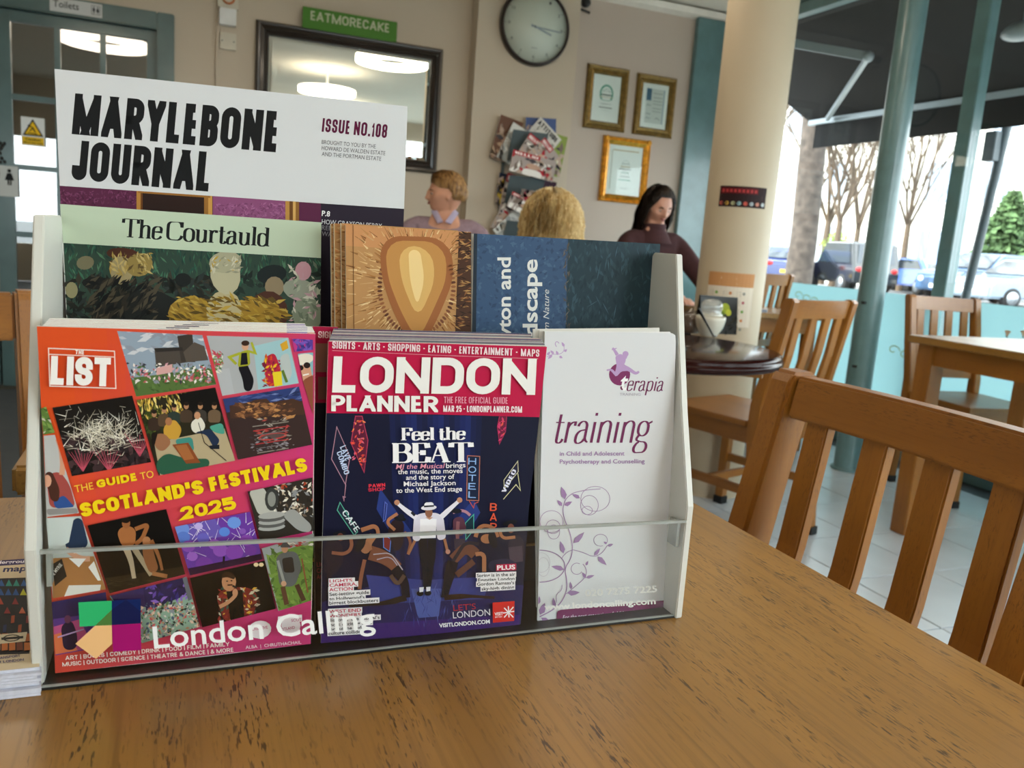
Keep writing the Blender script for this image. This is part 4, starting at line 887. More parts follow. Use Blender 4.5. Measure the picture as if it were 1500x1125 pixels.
for t, a, b_, c in (('WEST END', (163, 776), (348, 766), 'c01c48'), ('WONDERS', (163, 802), (345, 793), 'c01c48'), ("discover the capital's", (160, 826), (455, 808), '1c1c28'), ('most exciting area', (160, 853), (410, 838), '1c1c28'), ('for cuisine and', (160, 878), (350, 866), '1c1c28'), ('culture collide', (160, 902), (345, 890), '1c1c28')): lab(t, a, b_, 4.7, c)
lab('PLUS', (1132, 527), (1236, 522), 6.5, 'f6eef0', 'b81545', b=.03)
for t, a, b_ in (('Spring is in the air', (1015, 568), (1236, 560)), ('Egyptian London', (1022, 594), (1233, 585)), ("Gordon Ramsay's", (1016, 618), (1230, 608)), ('sky-high dining', (1042, 645), (1230, 634))): lab(t, a, b_, 4.6, '1c1c28')
P.sans("LET'S", C4((880, 763))[0], C4((1010, 752))[0], 8.5, 'b52a3a'); P.sans('LONDON', C4((878, 806))[0], C4((1092, 788))[0], 9.5, 'e4e0ea')
P.sans('VISITLONDON.COM', C4((798, 858))[0], C4((1090, 834))[0], 5.6, 'f2f0f4', bold=.03)
P.poly(C4((1105, 715), (1232, 706), (1230, 820), (1107, 831)), 'd42b25'); P.sans('VISIT', C4((1118, 790))[0], C4((1166, 786))[0], 4.5, 'f6f2f2', bold=.02); P.sans('BRITAIN', C4((1120, 803))[0], C4((1160, 800))[0], 2.2, 'f6f2f2')
for a, b_ in (((1172, 745), (1225, 800)), ((1225, 740), (1172, 800)), ((1165, 775), (1230, 765)), ((1196, 735), (1200, 800))): P.line(C4(a, b_), 1.6, 'f6f2f2', up=False)
P.up()
fin(P, lp)

# --- therapy training leaflets (right pocket)
plT = plane3((787, 918, .442), (976, 905, .442), (798, 487, .458))
C5 = lambda *p: [(740+x/5, 460+y/5) for x, y in p]
C6 = lambda *p: [(740+x/4.593, 680+y/4.593) for x, y in p]
GT = 'white training leaflets'
for k, q in ((3, [(781, 482), (966, 480), (960, 880), (786, 890)]), (2, [(790, 484), (966, 482), (960, 880), (786, 890)]), (1, [(797, 485), (982, 486), (972, 880), (788, 890)])):
    pk = (plT[0]-plT[1]*(.002*k), plT[1])
    o, P = booklet('training_leaflet', 'white leaflet stacked behind the purple lettered front one, only its top edge showing', 'leaflet', pk, q, .0012, GT)
    P.poly(q, 'd8d6d0' if k > 1 else 'dedddd'); fin(P, o)
outT = [(798, 486), (984, 488), (989, 491), (990, 500), (987, 600), (985, 690), (980, 810), (976, 905), (787, 918), (790, 780), (793, 640)]
tp, P = booklet('training_leaflet', 'white leaflet with purple script and vine drawing, foremost in the right pocket', 'leaflet', plT, outT, .0012, GT)
P.poly(outT, 'd5d6d9')
LV, DP, MV = '9a7aa4', '6d2450', 'b394c0'
P.clip = [(797, 487), (990, 491), (976, 905), (787, 918)]
def leaf(a, b_, w, c=LV, f=C6):
    (ax, ay), (bx, by) = f(a)[0], f(b_)[0]; dx, dy = bx-ax, by-ay; L = math.hypot(dx, dy); nx, ny = -dy/L*w, dx/L*w
    P.poly([(ax, ay), (ax+dx*.3+nx, ay+dy*.3+ny), (ax+dx*.65+nx*.75, ay+dy*.65+ny*.75), (bx, by), (ax+dx*.65-nx*.6, ay+dy*.65-ny*.6), (ax+dx*.3-nx*.8, ay+dy*.3-ny*.8)], c)
P.line(C5((305, 315), (340, 290), (400, 300), (440, 260), (420, 220)), .8, MV, R=10); P.line(C5((375, 240), (362, 215), (378, 198), (395, 215)), 1.1, MV, R=5)
for a, b_ in (((345, 300), (312, 330)), ((355, 295), (330, 265)), ((385, 300), (372, 268)), ((395, 308), (420, 322)), ((430, 275), (452, 258)), ((432, 240), (412, 205)), ((305, 300), (330, 275))): leaf(a, b_, 2.2, MV, C5)
P.ell(*C5((837, 442))[0], 15.5, 16.2, '7a2a5c', n=24)
P.blob(C5((805, 310), (840, 290), (885, 310), (880, 350), (865, 380), (905, 415), (850, 420), (815, 458), (800, 440), (815, 380)), MV, R=2.5)
P.line(C5((820, 300), (800, 265), (785, 248)), 5, MV, w1=2.6, R=4); P.line(C5((780, 262), (815, 250)), 1.4, MV); P.ell(*C5((880, 292))[0], 4.5, 4.2, MV); P.line(C5((890, 300), (880, 325)), 3, MV)
P.line(C5((865, 385), (915, 410), (960, 440), (978, 420)), 6.5, MV, w1=3, R=4); P.line(C5((815, 450), (775, 405), (742, 412)), 4, MV, w1=2.2, R=3)
P.sans('t', C5((832, 556))[0], C5((886, 556))[0], 25, 'f0eef0', bold=.02, shear=.25)
P.serif('erapia', C5((884, 560))[0], C5((1152, 563))[0], 21, DP, thick=.13, thin=.05, shear=.28, nos=True)
P.sans('t', C5((834, 558))[0], C5((884, 558))[0], 25.5, DP, shear=.25) if False else None
P.line(C5((850, 530), (843, 550), (860, 552)), 2.2, DP, R=3)
P.sans('TRAINING', C5((838, 597))[0], C5((990, 598))[0], 4, 'a9a0ae')
P.serif('training', C5((338, 942))[0], C5((1050, 942))[0], 46, DP, thick=.105, thin=.035, shear=.25, nos=True, gap=-.02)
P.sans('in Child and Adolescent', C5((398, 1037))[0], C5((872, 1035))[0], 6.2, '9a74a6', bold=.012); P.sans('Psychotherapy and Counselling', C5((398, 1095))[0], C5((1020, 1092))[0], 6.2, '9a74a6', bold=.012)
P.line(C6((230, 1025), (330, 975), (400, 900), (420, 800), (395, 700), (440, 640), (455, 560), (430, 440), (390, 360), (385, 270), (430, 200), (520, 175), (640, 165)), 1.6, LV, R=14, w1=.9)
def loop(cx, cy, rx, ry, w=.7, c=LV, a0=0, a1=360): 
    pts = [(cx+rx*math.cos(R_(a0+(a1-a0)*i/24)), cy+ry*math.sin(R_(a0+(a1-a0)*i/24))) for i in range(25)]; P.line(C6(*pts), w, c)
for a in ((605, 232, 98, 84), (565, 275, 60, 66), (550, 310, 35, 28), (310, 385, 78, 74), (320, 420, 48, 46), (325, 455, 40, 48)): loop(*a)
loop(230, 685, 170, 108, 1.3, a0=-90, a1=90); loop(240, 660, 60, 66, .5, 'b8b0bc'); loop(255, 690, 40, 64, .5, 'b8b0bc')
P.line(C6((455, 575), (520, 590), (590, 625), (650, 600), (685, 545)), 1, LV, R=12); loop(640, 510, 46, 40, .8, a0=30, a1=-290); P.line(C6((380, 630), (400, 590), (455, 575)), .9, LV, R=10)
P.line(C6((410, 870), (470, 820), (540, 760), (548, 700), (520, 670)), 1, LV, R=12); loop(480, 702, 38, 38, .8, a0=-60, a1=-330); P.line(C6((345, 930), (340, 870), (380, 850), (380, 810)), .8, LV, R=8)
for a, b_, w in (((400, 235), (375, 150), 4.5), ((380, 280), (348, 240), 3), ((395, 275), (448, 250), 3.4), ((500, 228), (450, 200), 3), ((455, 530), (530, 455), 4.5), ((390, 600), (368, 515), 4), ((395, 708), (308, 685), 4), ((595, 612), (636, 565), 3), ((620, 618), (680, 678), 4), ((680, 535), (660, 520), 2), ((685, 548), (725, 535), 2.4), ((540, 680), (555, 648), 2), ((540, 765), (515, 725), 2.6), ((540, 762), (598, 745), 2.6), ((440, 840), (435, 788), 2.6), ((415, 865), (500, 860), 4.2), ((330, 965), (320, 895), 3), ((232, 1010), (265, 930), 5), ((240, 1030), (318, 1078), 4.6), ((222, 940), (228, 885), 2.5)): leaf(a, b_, w)
P.poly(C6((345, 1000), (352, 985), (372, 977), (1088, 912), (1080, 1022), (340, 1083)), '732a58')
P.sans('For the next generation of child psychotherapists', C6((385, 1040))[0], C6((1012, 995))[0], 5.6, 'e6d9e6', shear=.25)
P.clip = None
fin(P, tp)

# --- folded underground maps lying at the left
zt = .779
q = [pz(-70, 826, zt), pz(48, 818, zt), pz(58, 977, zt), pz(-70, 990, zt)]
for k in range(9):
    z = TZ+.0001+k*.0014; jx, jy = random.uniform(-.0015, .0015), random.uniform(-.003, .0005)*(k < 8)
    pts = [V((p.x+jx, p.y+jy-(8-k)*.0003, z)) for p in q]
    if k == 8: pts = [V((p.x, p.y, zt-.0016)) for p in q]
    o = MB().prism(pts, (0, 0, .0013 if k < 8 else .0016)).build('folded_map', mat('map_paper', (.80, .81, .86), .6, var=.12, scale=300), None, loc=pts[1])
    tag(o, 'folded map inside the short pile left of the stand, only its page edges showing' if k < 8 else 'folded map with patchwork cover, topmost of the short pile left of the stand', 'map', 'folded maps on the table')
P = Print((0, 0, zt), (0, 0, 1))
P.clip = [(-70, 826), (48, 818), (58, 977), (-70, 990)]
P.poly([(-70, 826), (48, 818), (58, 977), (-70, 990)], 'd9c7a8'); P.poly([(-70, 826), (48, 818), (49, 826), (-70, 834)], '352a5c')
P.sans('London Underground', (-60, 829), (47, 824), 4.5, 'e8e4ee', bold=.02, shear=.2); P.sans('map', (4, 838), (38, 836.5), 8, '2a2a5c', bold=.03, shear=.2)
P.poly([(-70, 850), (51, 846), (43, 958), (-70, 962)], '1c1a20')
pal = [['2f8c80', 'c8c83a', '2c5a9c', '6a9a3c'], ['b54a3a', '8c3030', '5c2c30', 'c86a4a'], ['2c3f8c', '8c3a3a', '24305c', 'a8502f'], ['c8743a', 'b5602c', '7a3f28', 'd08a4a']]
for r in range(8):
    for c in range(10):
        x, y = -58+c*11-r*.8, 848+r*13.5; cs = pal[min(3, r//2)]
        if (r+c) % 2 or r in (0, 1, 6, 7):
            k = random.choice(cs)
            if r < 4: P.poly([(x, y+11), (x+5, y+1), (x+10, y+11)], k)
            elif r < 6: P.poly([(x+1, y+1), (x+6, y), (x+5, y+11), (x, y+12)], k)
            else: P.poly([(x, y), (x+9, y), (x+9, y+11), (x, y+12)], k)
P.poly([(-2, 931), (40, 927), (37, 941), (-5, 945)], 'ded2b8'); P.ell(17, 936, 13, 5.2, '2a2622', rot=-4); P.ell(17, 936, 10.5, 3.8, 'ded2b8', rot=-4); P.poly([(2, 935.5), (34, 933), (34, 936.5), (2, 939)], '2a2622')
P.caps('TRANSPORT', (-8, 968), (30, 963.5), 3.6, '3a3470', wt=.18, wd=.9); P.caps('FOR LONDON', (-12, 974.5), (35, 969.5), 3.6, '3a3470', wt=.18, wd=.9)
fin(P, o)
# ------------------------------------------------------------------ room shell (everything placed in metres)
YW, XW, X0, Y0, ZC = 5.2, 3.62, -2.3, -2.4, 2.66
WALLM = mat('wall_beige', (.745, .69, .615), .85, var=.025, scale=2, bump=.05)
WALL2 = mat('wall_mauve_beige', (.72, .665, .615), .85, var=.02, scale=2)
CEIL = mat('ceiling_paint', (.82, .80, .75), .85, var=.02, scale=3)
TEAL = mat('teal_gloss_paint', (.38, .50, .51), .3, var=.12, scale=9, coat=.3, bump=.05)
TEALD = mat('teal_door_paint', (.27, .37, .37), .32, var=.14, scale=7, coat=.2, bump=.08)
GROUT = mat('grout', (.30, .32, .34), .8)
TILE = mat('floor_tile_glaze', (.74, .77, .80), .28, var=.07, scale=5)
struct('floor', MB().box((X0, Y0, -.12), (XW+.05, YW, -.006)), GROUT)
fl = bpy.data.objects['floor']
tb = MB().box((-.1725, -.1725, -.006), (.1725, .1725, 0)).build('tile', TILE, fl, bevel=.0015, seg=1)
nt_ = 0; first = True
tiles = []
for i in range(-7, 10):
    for j in range(-7, 15):
        cx, cy = 2.207+i*.35-.0+(.175 if j % 2 else 0)*0, 1.772+j*.35
        if X0 < cx-.175 and cx+.175 < XW+.04 and Y0 < cy-.175 and cy+.175 < YW+.02: tiles.append((cx, cy))
tiles.sort(key=lambda t: (t[0]-1.8)**2+(t[1]-1.8)**2)
for k, (cx, cy) in enumerate(tiles[:290]):
    o = tb if k == 0 else tb.copy()
    if k: COL.objects.link(o)
    o.location = (cx, cy, random.uniform(-.0006, .0004)); o.parent = fl
rest = MB()
for cx, cy in tiles[290:]: rest.box((cx-.1725, cy-.1725, -.006), (cx+.1725, cy+.1725, 0))
if tiles[290:]: tag(rest.build('tile_field', TILE, fl), kind='stuff')
struct('ceiling', MB().box((X0-.1, Y0-.1, ZC), (XW+.1, YW+.1, ZC+.15)), CEIL)
# back wall with a door opening (door leaves -0.05 .. -1.6)
DX0, DX1, DZ = -1.72, -.13, 2.0
struct('wall_back', MB().box((DX1, YW, 0), (XW+.1, YW+.15, ZC)).box((X0-.1, YW, 0), (DX0, YW+.15, ZC)).box((DX0, YW, DZ), (DX1, YW+.15, ZC)), WALLM)
struct('wall_back_pilaster', MB().box((1.665, YW-.11, 0), (2.345, YW-.0005, ZC)), WALLM)
struct('wall_back_recess', MB().box((2.347, YW-.012, 0), (XW, YW-.0005, ZC)), WALL2)
struct('wall_left', MB().box((X0-.15, Y0-.1, 0), (X0, YW+.1, ZC)), WALLM)
struct('trim_1', MB().prism([(2.347, YW-.012, 2.59), (2.347, YW-.06, 2.61), (2.347, YW-.075, 2.645), (2.347, YW-.012, 2.645)], (XW-2.35, 0, 0)), mat('cornice_white', (.86, .84, .80), .6))
struct('baseboard_back', MB().box((DX1+.1, YW-.02, 0), (1.66, YW-.0005, .12)), WHITE)
# side (street) wall: low kerb, head and mullions
struct('wall_right', MB().box((XW-.02, Y0, 0), (XW+.10, YW, .06)).box((XW-.06, Y0, 2.60), (XW+.12, YW, ZC)), TEAL)
def trim(nme, a, b, m=TEAL): return struct(nme, MB().box(a, b), m, bevel=.004)
trim('trim_2', (3.262, YW-.055, 0), (XW+.03, YW-.0125, 2.6)); trim('trim_3', (XW-.03, YW-.22, .06), (XW+.03, YW-.17, 2.6))
trim('trim_4', (XW-.05, Y0, .0), (XW-.015, YW-.2, .10)); trim('trim_5', (XW-.045, Y0, 2.53), (XW+.03, YW-.2, 2.60))
trim('trim_6', (XW+.075, 3.215, 0), (XW+.145, 3.30, 2.62))
trim('trim_7', (XW-.04, 1.3, .06), (XW+.03, 1.38, 2.6)); trim('trim_8', (XW-.04, -.6, .06), (XW+.03, -.52, 2.6))
GL = glassmat('window_glass', (.96, .99, .985), .018)
FR = bpy.data.materials.new('frosted_film'); FR.use_nodes = True; _t = FR.node_tree; _t.nodes.remove(_t.nodes['Principled BSDF'])
_tl = N(_t, 'ShaderNodeBsdfTranslucent'); _tl.inputs[0].default_value = lin((.75, .85, .86))+(1,)
_df = N(_t, 'ShaderNodeBsdfDiffuse'); _df.inputs[0].default_value = lin((.55, .70, .72))+(1,)
_mx = N(_t, 'ShaderNodeMixShader'); _mx.inputs[0].default_value = .35; _t.links.new(_tl.outputs[0], _mx.inputs[1]); _t.links.new(_df.outputs[0], _mx.inputs[2]); _t.links.new(_mx.outputs[0], _t.nodes['Material Output'].inputs[0])
wi = 0
for y0, y1 in ((-2.35, -.62), (-.5, 1.28), (1.4, 3.12), (3.14, 4.96)):
    wi += 1
    w = struct(f'window_{wi}', MB().box((XW, y0, .08), (XW+.008, y1, 2.54)), GL)
    f = MB().box((XW-.004, y0+.005, .10), (XW-.001, y1-.005, .876)).build('frosted_film', FR, w)
# scrolls and small emblems on the film
e = Print((XW-.005, 0, 0), (-1, 0, 0), frame=((XW-.005, 0, 0), (0, -1, 0), (0, 0, 1)), base=.0006)
for (x, y, s) in ((1325, 520, .05), (1180, 437, .045)):
    p = pxx(x, y, XW-.006)
    for k, (du, dv) in enumerate(((-1.6, .3), (0, 0), (1.6, -.2))):
        e.line([(-p.y+s*(du+math.cos(t*.5)*(.9-t*.06)), p.z+s*(dv+math.sin(t*.5)*(.6-t*.04))) for t in range(12)], .006, 'a9b27a')
e.build('film_scroll', bpy.data.objects['window_4'])
e = Print((XW-.005, 0, 0), (-1, 0, 0), frame=((XW-.005, 0, 0), (0, -1, 0), (0, 0, 1)), base=.0006)
for x in (1476, 1500):
    p = pxx(x, 486, XW-.006); e.ell(-p.y, p.z, .018, .007, 'd8c0a4'); e.poly([(-p.y-.01, p.z-.006), (-p.y+.01, p.z-.006), (-p.y+.006, p.z-.02), (-p.y-.006, p.z-.02)], 'e0cdb4'); e.ell(-p.y, p.z-.024, .004, .004, '6f5c44')
e.build('film_emblem', bpy.data.objects['window_3'])
# rear wall behind the viewer
struct('wall_front', MB().box((X0, Y0-.15, 0), (XW+.05, Y0, .5)).box((X0, Y0-.15, 2.4), (XW+.05, Y0, ZC)).box((X0, Y0-.15, .5), (-2.2, Y0, 2.4)).box((-2.2, Y0-.15, 1.9), (-1.2, Y0, 2.4)).box((-1.2, Y0-.15, .5), (1.6, Y0, 2.4)).box((3.45, Y0-.15, .5), (XW+.05, Y0, 2.4)), WALLM)
for k, (a, b_) in enumerate(((-2.2, -1.2), (1.6, 3.45))): struct(f'window_{5+k}', MB().box((a, Y0-.08, .5), (b_, Y0-.072, (1.9, 2.4)[k])).box((a, Y0-.1, 1.4), (b_, Y0-.05, 1.45)), GL)  # the right rear window is unseen, added and enlarged for front fill light
# round post by the window, pillar with posters
o = thing('round_post', 'glossy teal steel post standing on the tiles before the street window', 'post', (3.11, 3.12, 0))
MB().tube([(0, 0, .012), (0, 0, ZC)], .062, 24).build('pole', TEAL, o); MB().lathe([(.0, 0), (.075, 0), (.075, .012), (.0, .012)], n=24).build('base_ring', TEAL, o)
for z in (.52, .83): MB().box((-.066, -.03, z), (-.05, -.01, z+.012)).build('screw_mark', mat('dark_screw', (.08, .09, .1), .4), o)
PX, PY, PR = 2.135, 2.915, .138
o = thing('pillar', 'thick round cream pillar with leaflets stuck on it, behind the round table', 'pillar', (PX, PY, 0))
CRM = mat('pillar_cream', (.74, .68, .58), .55, var=.03, scale=3, bump=.04)
MB().lathe([(PR+.004, 0), (PR+.004, .0), (PR, .01), (PR, ZC-.001)], n=48).build('shaft', CRM, o)
def wrap(name, lab, cat, zlo, zhi, u0, u1, draw, skew=0):
    """card bent round the pillar; u = metres along the surface from the point nearest the viewer"""
    base = math.atan2(-PY, -PX); r = PR+.0012; n = 10
    vs = []; fs = []
    for i in range(n+1):
        u = u0+(u1-u0)*i/n; a = base+u/PR
        for z in (zlo, zhi):
            for rr in (r, r-.001): vs.append((PX+rr*math.cos(a+0), PY+rr*math.sin(a), z+skew*u))
    for i in range(n):
        a = i*4; fs += [(a, a+4, a+6, a+2), (a+1, a+3, a+7, a+5), (a+2, a+6, a+7, a+3), (a, a+1, a+5, a+4)]
    fs += [(0, 2, 3, 1), (n*4, n*4+1, n*4+3, n*4+2)]
    s = MB().add(vs, fs).build(name, PAPER); tag(s, lab, cat)
    P = Print((0, 0, 0), (0, 0, 1), frame=((0, 0, 0), (1, 0, 0), (0, 1, 0)), base=0, step=.00002)
    def mp(x, y):
        a = base+x/PR; rr = r+.0003+P.off; return V((PX+rr*math.cos(a), PY+rr*math.sin(a), y+skew*x))
    P.map = mp; draw(P); pr = P.build('cover_print'); pr.parent = s; return s
def pill(px_, py_):     # photograph pixel -> (u, z) on the pillar surface
    d = ray(px_, py_); A = d.x**2+d.y**2; B = -2*(d.x*PX+d.y*PY); Cc = PX**2+PY**2-PR**2; t = (-B-math.sqrt(max(0, B*B-4*A*Cc)))/(2*A)
    p = CAM+d*t; a = math.atan2(p.y-PY, p.x-PX)-math.atan2(-PY, -PX); a = (a+math.pi) % (2*math.pi)-math.pi; return a*PR, p.z
uA, zA = pill(1056, 272); uB, zB = pill(1120, 302)
def strips(P, u0, u1, z0, z1, col, n=12):
    for i in range(n):
        a, b_ = u0+(u1-u0)*i/n, u0+(u1-u0)*(i+1)/n; P.poly([(a, z0), (b_, z0), (b_, z1), (a, z1)], col, up=False)
    P.up()
def d1(P):
    h = zA-zB+.012; strips(P, uA, uB, zA-h, zA, '2a181a'); strips(P, uA+.004, uA+(uB-uA)*.8, zA-h*.36, zA-.006, '5e161c')
    for k in range(8): P.ell(uA+(uB-uA)*(.06+.125*k), zA-h*.82, .008, .008, ['b85a50', 'c8a04a', 'b0b088', '8fb4bc', 'c8584a', 'a8b4bc', 'c88878', 'c0c8cc'][k])
    P.frame = None or P.frame
    for k in range(3): P.line([(uA+.01, zA-h*(.44+.09*k)), (uA+(uB-uA)*.9, zA-h*(.44+.09*k))], .0022, 'a08078')
    for k in range(9): P.poly([(uA+.012+k*.016, zA-.024), (uA+.021+k*.016, zA-.024), (uA+.021+k*.016, zA-.012), (uA+.012+k*.016, zA-.012)], 'b03a3a', up=False)
    P.up()
wrap('wall_sticker', 'dark red notice with a row of round pictures high on the cream pillar', 'sign', zA-(zA-zB+.012), zA, uA, uB, d1)
uC, zC = pill(1040, 397); uD, zD = pill(1096, 480)
def d2(P):
    strips(P, uC, uD, zD, zC, 'ddd2c0'); strips(P, uC, uD, zC-.055, zC, 'c08a5a')
    P.line([(uC+.055, zC-.022), (uC+.115, zC-.022)], .010, 'e6d2b4'); P.line([(uC+.05, zC-.043), (uC+.12, zC-.043)], .006, 'e6d2b4')
    for r in range(5):
        for c in range(3):
            x, z = uC+.012+c*.055, zC-.075-r*.036; P.ell(x+.03, z-.006, .006, .006, ['6a9a3c', 'c8783a', '8a8a80', 'b04a5a'][(r+c) % 4], up=False)
            for k in range(3): P.line([(x, z-k*.008), (x+.018, z-k*.008)], .0015, '8f877c', up=False)
    P.up()
wrap('tea_poster', 'pale poster with a tan heading stuck on the pillar above the round table', 'poster', zD, zC, uC, uD, d2)
# ceiling ring lamps (some seen mirrored in the glass; near-table and rear ones unseen, added as fill)
LUM = lum('lamp_diffuser', (1, .94, .85), 4.8)
for x, y, z, s in ((1.62, 3.2, 2.40, 'nearest the mirror wall'), (1.43, 1.0, 2.43, 'farther from the mirror wall'), (-.54, 3.3, 2.22, 'nearest the toilet door'), (.1, .9, 2.4, 'over the near table, unseen and added as fill'), (.3, -.9, 2.42, 'behind the viewer, unseen and added for front light'), (1.9, -1.2, 2.42, 'in the rear right corner, unseen and added as fill')):
    o = thing('ring_lamp', 'round glowing ceiling lamp '+s, 'ceiling lamp', (x, y, z))
    ring = []
    for k in range(40):
        a = 2*math.pi*k/40; ring.append([(.30*math.cos(a), .30*math.sin(a), .03), (.30*math.cos(a), .30*math.sin(a), -.02), (.20*math.cos(a), .20*math.sin(a), -.02), (.20*math.cos(a), .20*math.sin(a), .03)])
    vs = [p for r in ring for p in r]; fs = [(k*4+j, k*4+(j+1) % 4, ((k+1) % 40)*4+(j+1) % 4, ((k+1) % 40)*4+j) for k in range(40) for j in range(4)]
    MB().add(vs, fs).build('diffuser', LUM, o)
    MB().tube([(0, 0, .03), (0, 0, ZC-z-.001)], .012).build('rod', WHITE, o)
    b = MB()
    for k in range(3): b.bar((0, 0, .034), (.25*math.cos(k*2.1), .25*math.sin(k*2.1), .034), .012, .006)
    b.build('spokes', WHITE, o)

# ------------------------------------------------------------------ toilet door in the back wall
YD = YW+.03
dr = thing('glazed_door', 'teal double door with small glass panes at the back left', 'door', (-.9, YD, 0))
def wd(name, mb, m=TEALD, par=None, bevel=.003, **k):
    o = mb.build(name, m, None, bevel=bevel); keep(o, par or dr); return o
fr = MB().box((DX1-.005, YW-.03, 0), (DX1+.085, YW+.06, DZ+.085)).box((DX0-.09, YW-.03, 0), (DX0+.005, YW+.06, DZ+.085)).box((DX0, YW-.03, DZ-.005), (DX1, YW+.06, DZ+.085))
struct('trim_9', fr, TEALD, bevel=.006)
DG = glassmat('door_glass', (.7, .72, .7), .30)
zr = [1.935, 1.575, 1.545, 1.215, 1.187, .86, .83, .50]      # pane rows top/bottom
for lx0, lx1 in ((-.915, -.135), (-1.715, -.925)):
    L = .08 if lx0 > -1 else .08
    xs = [lx1-.05, lx1-.252, lx1-.282, lx1-.47, lx1-.50, lx1-.70]
    leaf_ = wd('door_leaf', MB().box((lx1-.05, YD-.02, .01), (lx1, YD+.02, DZ-.01)).box((lx0, YD-.02, .01), (xs[5], YD+.02, DZ-.01)).box((xs[5], YD-.02, 1.935), (lx1-.05, YD+.02, DZ-.01)).box((xs[5], YD-.02, .01), (lx1-.05, YD+.02, .5)))
    bars = MB()
    for a, b_ in ((xs[1], xs[2]), (xs[3], xs[4])): bars.box((b_, YD-.018, .5), (a, YD+.018, 1.935))
    for a, b_ in ((1.575, 1.545), (1.215, 1.187), (.86, .83)): bars.box((xs[5], YD-.0175, b_), (xs[0], YD+.0175, a))
    bb = bars.build('glazing_bar', TEALD, None, bevel=.002); keep(bb, leaf_)
    for r in range(4):
        for c in range(3):
            o = MB().box((xs[c*2+1]-.003, YD-.003, zr[r*2+1]-.003), (xs[c*2]+.003, YD+.001, zr[r*2]+.003)).build('pane', DG); keep(o, leaf_)
# dim corridor behind the door
struct('wall_corridor', MB().box((DX0-.3, YW+1.6, 0), (DX1+.3, YW+1.7, ZC)).box((DX0-.35, YW+.15, 0), (DX0-.3, YW+1.7, ZC)).box((DX1+.3, YW+.15, 0), (DX1+.35, YW+1.7, ZC)).box((DX0-.35, YW+.15, ZC), (DX1+.35, YW+1.7, ZC+.1)).box((DX0-.35, YW+.15, -.1), (DX1+.35, YW+1.7, -.002)), mat('corridor_wall', (.5, .46, .4), .8))
def wall_print(name, x0, z1, w, h, Yf, draw, mat_=None, th=.003, label=None, cat=None, par=None, bodymat=None):
    """thin card on a wall plane facing -Y; local print frame origin at its lower left corner, metres"""
    b = MB().box((x0, Yf-th, z1-h), (x0+w, Yf, z1)).build(name, bodymat or PAPER, None, loc=(x0+w/2, Yf, z1-h)); 
    if label: tag(b, label, cat)
    if par: keep(b, par)
    P = Print((x0, Yf-th, z1-h), (0, -1, 0), frame=((x0, Yf-th, z1-h), (1, 0, 0), (0, 0, 1)), base=.0008, step=.00012)
    draw(P); o = P.build('print'); bpy.context.view_layer.update(); keep(o, b); return b
def man(P, x, y, h, c, skirt=False):
    P.ell(x, y+h*.88, h*.11, h*.11, c, up=False)
    if skirt: P.poly([(x-h*.12, y+h*.74), (x+h*.12, y+h*.74), (x+h*.26, y+h*.3), (x-h*.26, y+h*.3)], c, up=False)
    else: P.poly([(x-h*.19, y+h*.74), (x+h*.19, y+h*.74), (x+h*.16, y+h*.36), (x-h*.16, y+h*.36)], c, up=False)
    P.poly([(x-h*.11, y+h*.4), (x-h*.02, y+h*.4), (x-h*.02, y), (x-h*.11, y)], c, up=False); P.poly([(x+h*.02, y+h*.4), (x+h*.11, y+h*.4), (x+h*.11, y), (x+h*.02, y)], c, up=False)
def d(P):
    P.poly([(0, 0), (.245, 0), (.245, .068), (0, .068)], 'c4c6c6'); P.sans('Toilets', (.015, .022), (.135, .022), .034, '2a2a2c', bold=.01)
    P.line([(.195, .012), (.235, .012), (.235, .056), (.195, .056)], .002, '2a2a2c', closed=True); man(P, .206, .018, .032, '2a2a2c'); man(P, .224, .018, .032, '2a2a2c', True)
wall_print('toilets_sign', -.645, 2.075, .245, .068, YW-.031, d, label='small silver Toilets sign on the teal door head', cat='sign')
def d(P):
    P.poly([(0, 0), (.11, 0), (.11, .145), (0, .145)], 'd4d8d8'); P.poly([(.006, .05), (.104, .05), (.055, .138)], '1c1c18'); P.poly([(.018, .058), (.092, .058), (.055, .124)], 'e2b720')
    P.line([(.04, .1), (.056, .09), (.066, .07)], .006, '1c1c18'); P.ell(.036, .102, .005, .005, '1c1c18'); P.line([(.03, .065), (.075, .062)], .004, '1c1c18'); P.line([(.056, .09), (.04, .075)], .005, '1c1c18')
    P.poly([(.004, .004), (.106, .004), (.106, .044), (.004, .044)], 'd9b224'); P.sans('Caution', (.018, .026), (.09, .026), .012, '2a2818', bold=.03); P.sans('Mind the step', (.01, .010), (.1, .010), .009, '2a2818', bold=.02)
wall_print('caution_sign', -.795, 1.462, .11, .145, YD-.022, d, label='yellow triangle caution sticker on a pane of the teal door', cat='sign')
def d(P):
    P.poly([(0, 0), (.19, 0), (.19, .16), (0, .16)], 'b8bcba'); man(P, .09, .06, .085, '1a1c1c'); man(P, .15, .06, .085, '1a1c1c', True)
wall_print('restroom_sign', -1.005, 1.20, .19, .16, YD-.022, d, label='grey plate with man and woman symbols at the left of the door', cat='sign')
tw = MB()
for k in range(16):
    a = random.uniform(0, 6.28); r = random.uniform(.01, .035); tw.ball((-.885+r*math.cos(a), YD-.027, 1.27+r*math.sin(a)*1.6), (.008, .002, .010), 6, 4)
tag(tw.build('leaf_sticker', mat('black_vinyl', (.03, .04, .03), .6)), 'small black leaf sticker on the door stile', 'sticker')

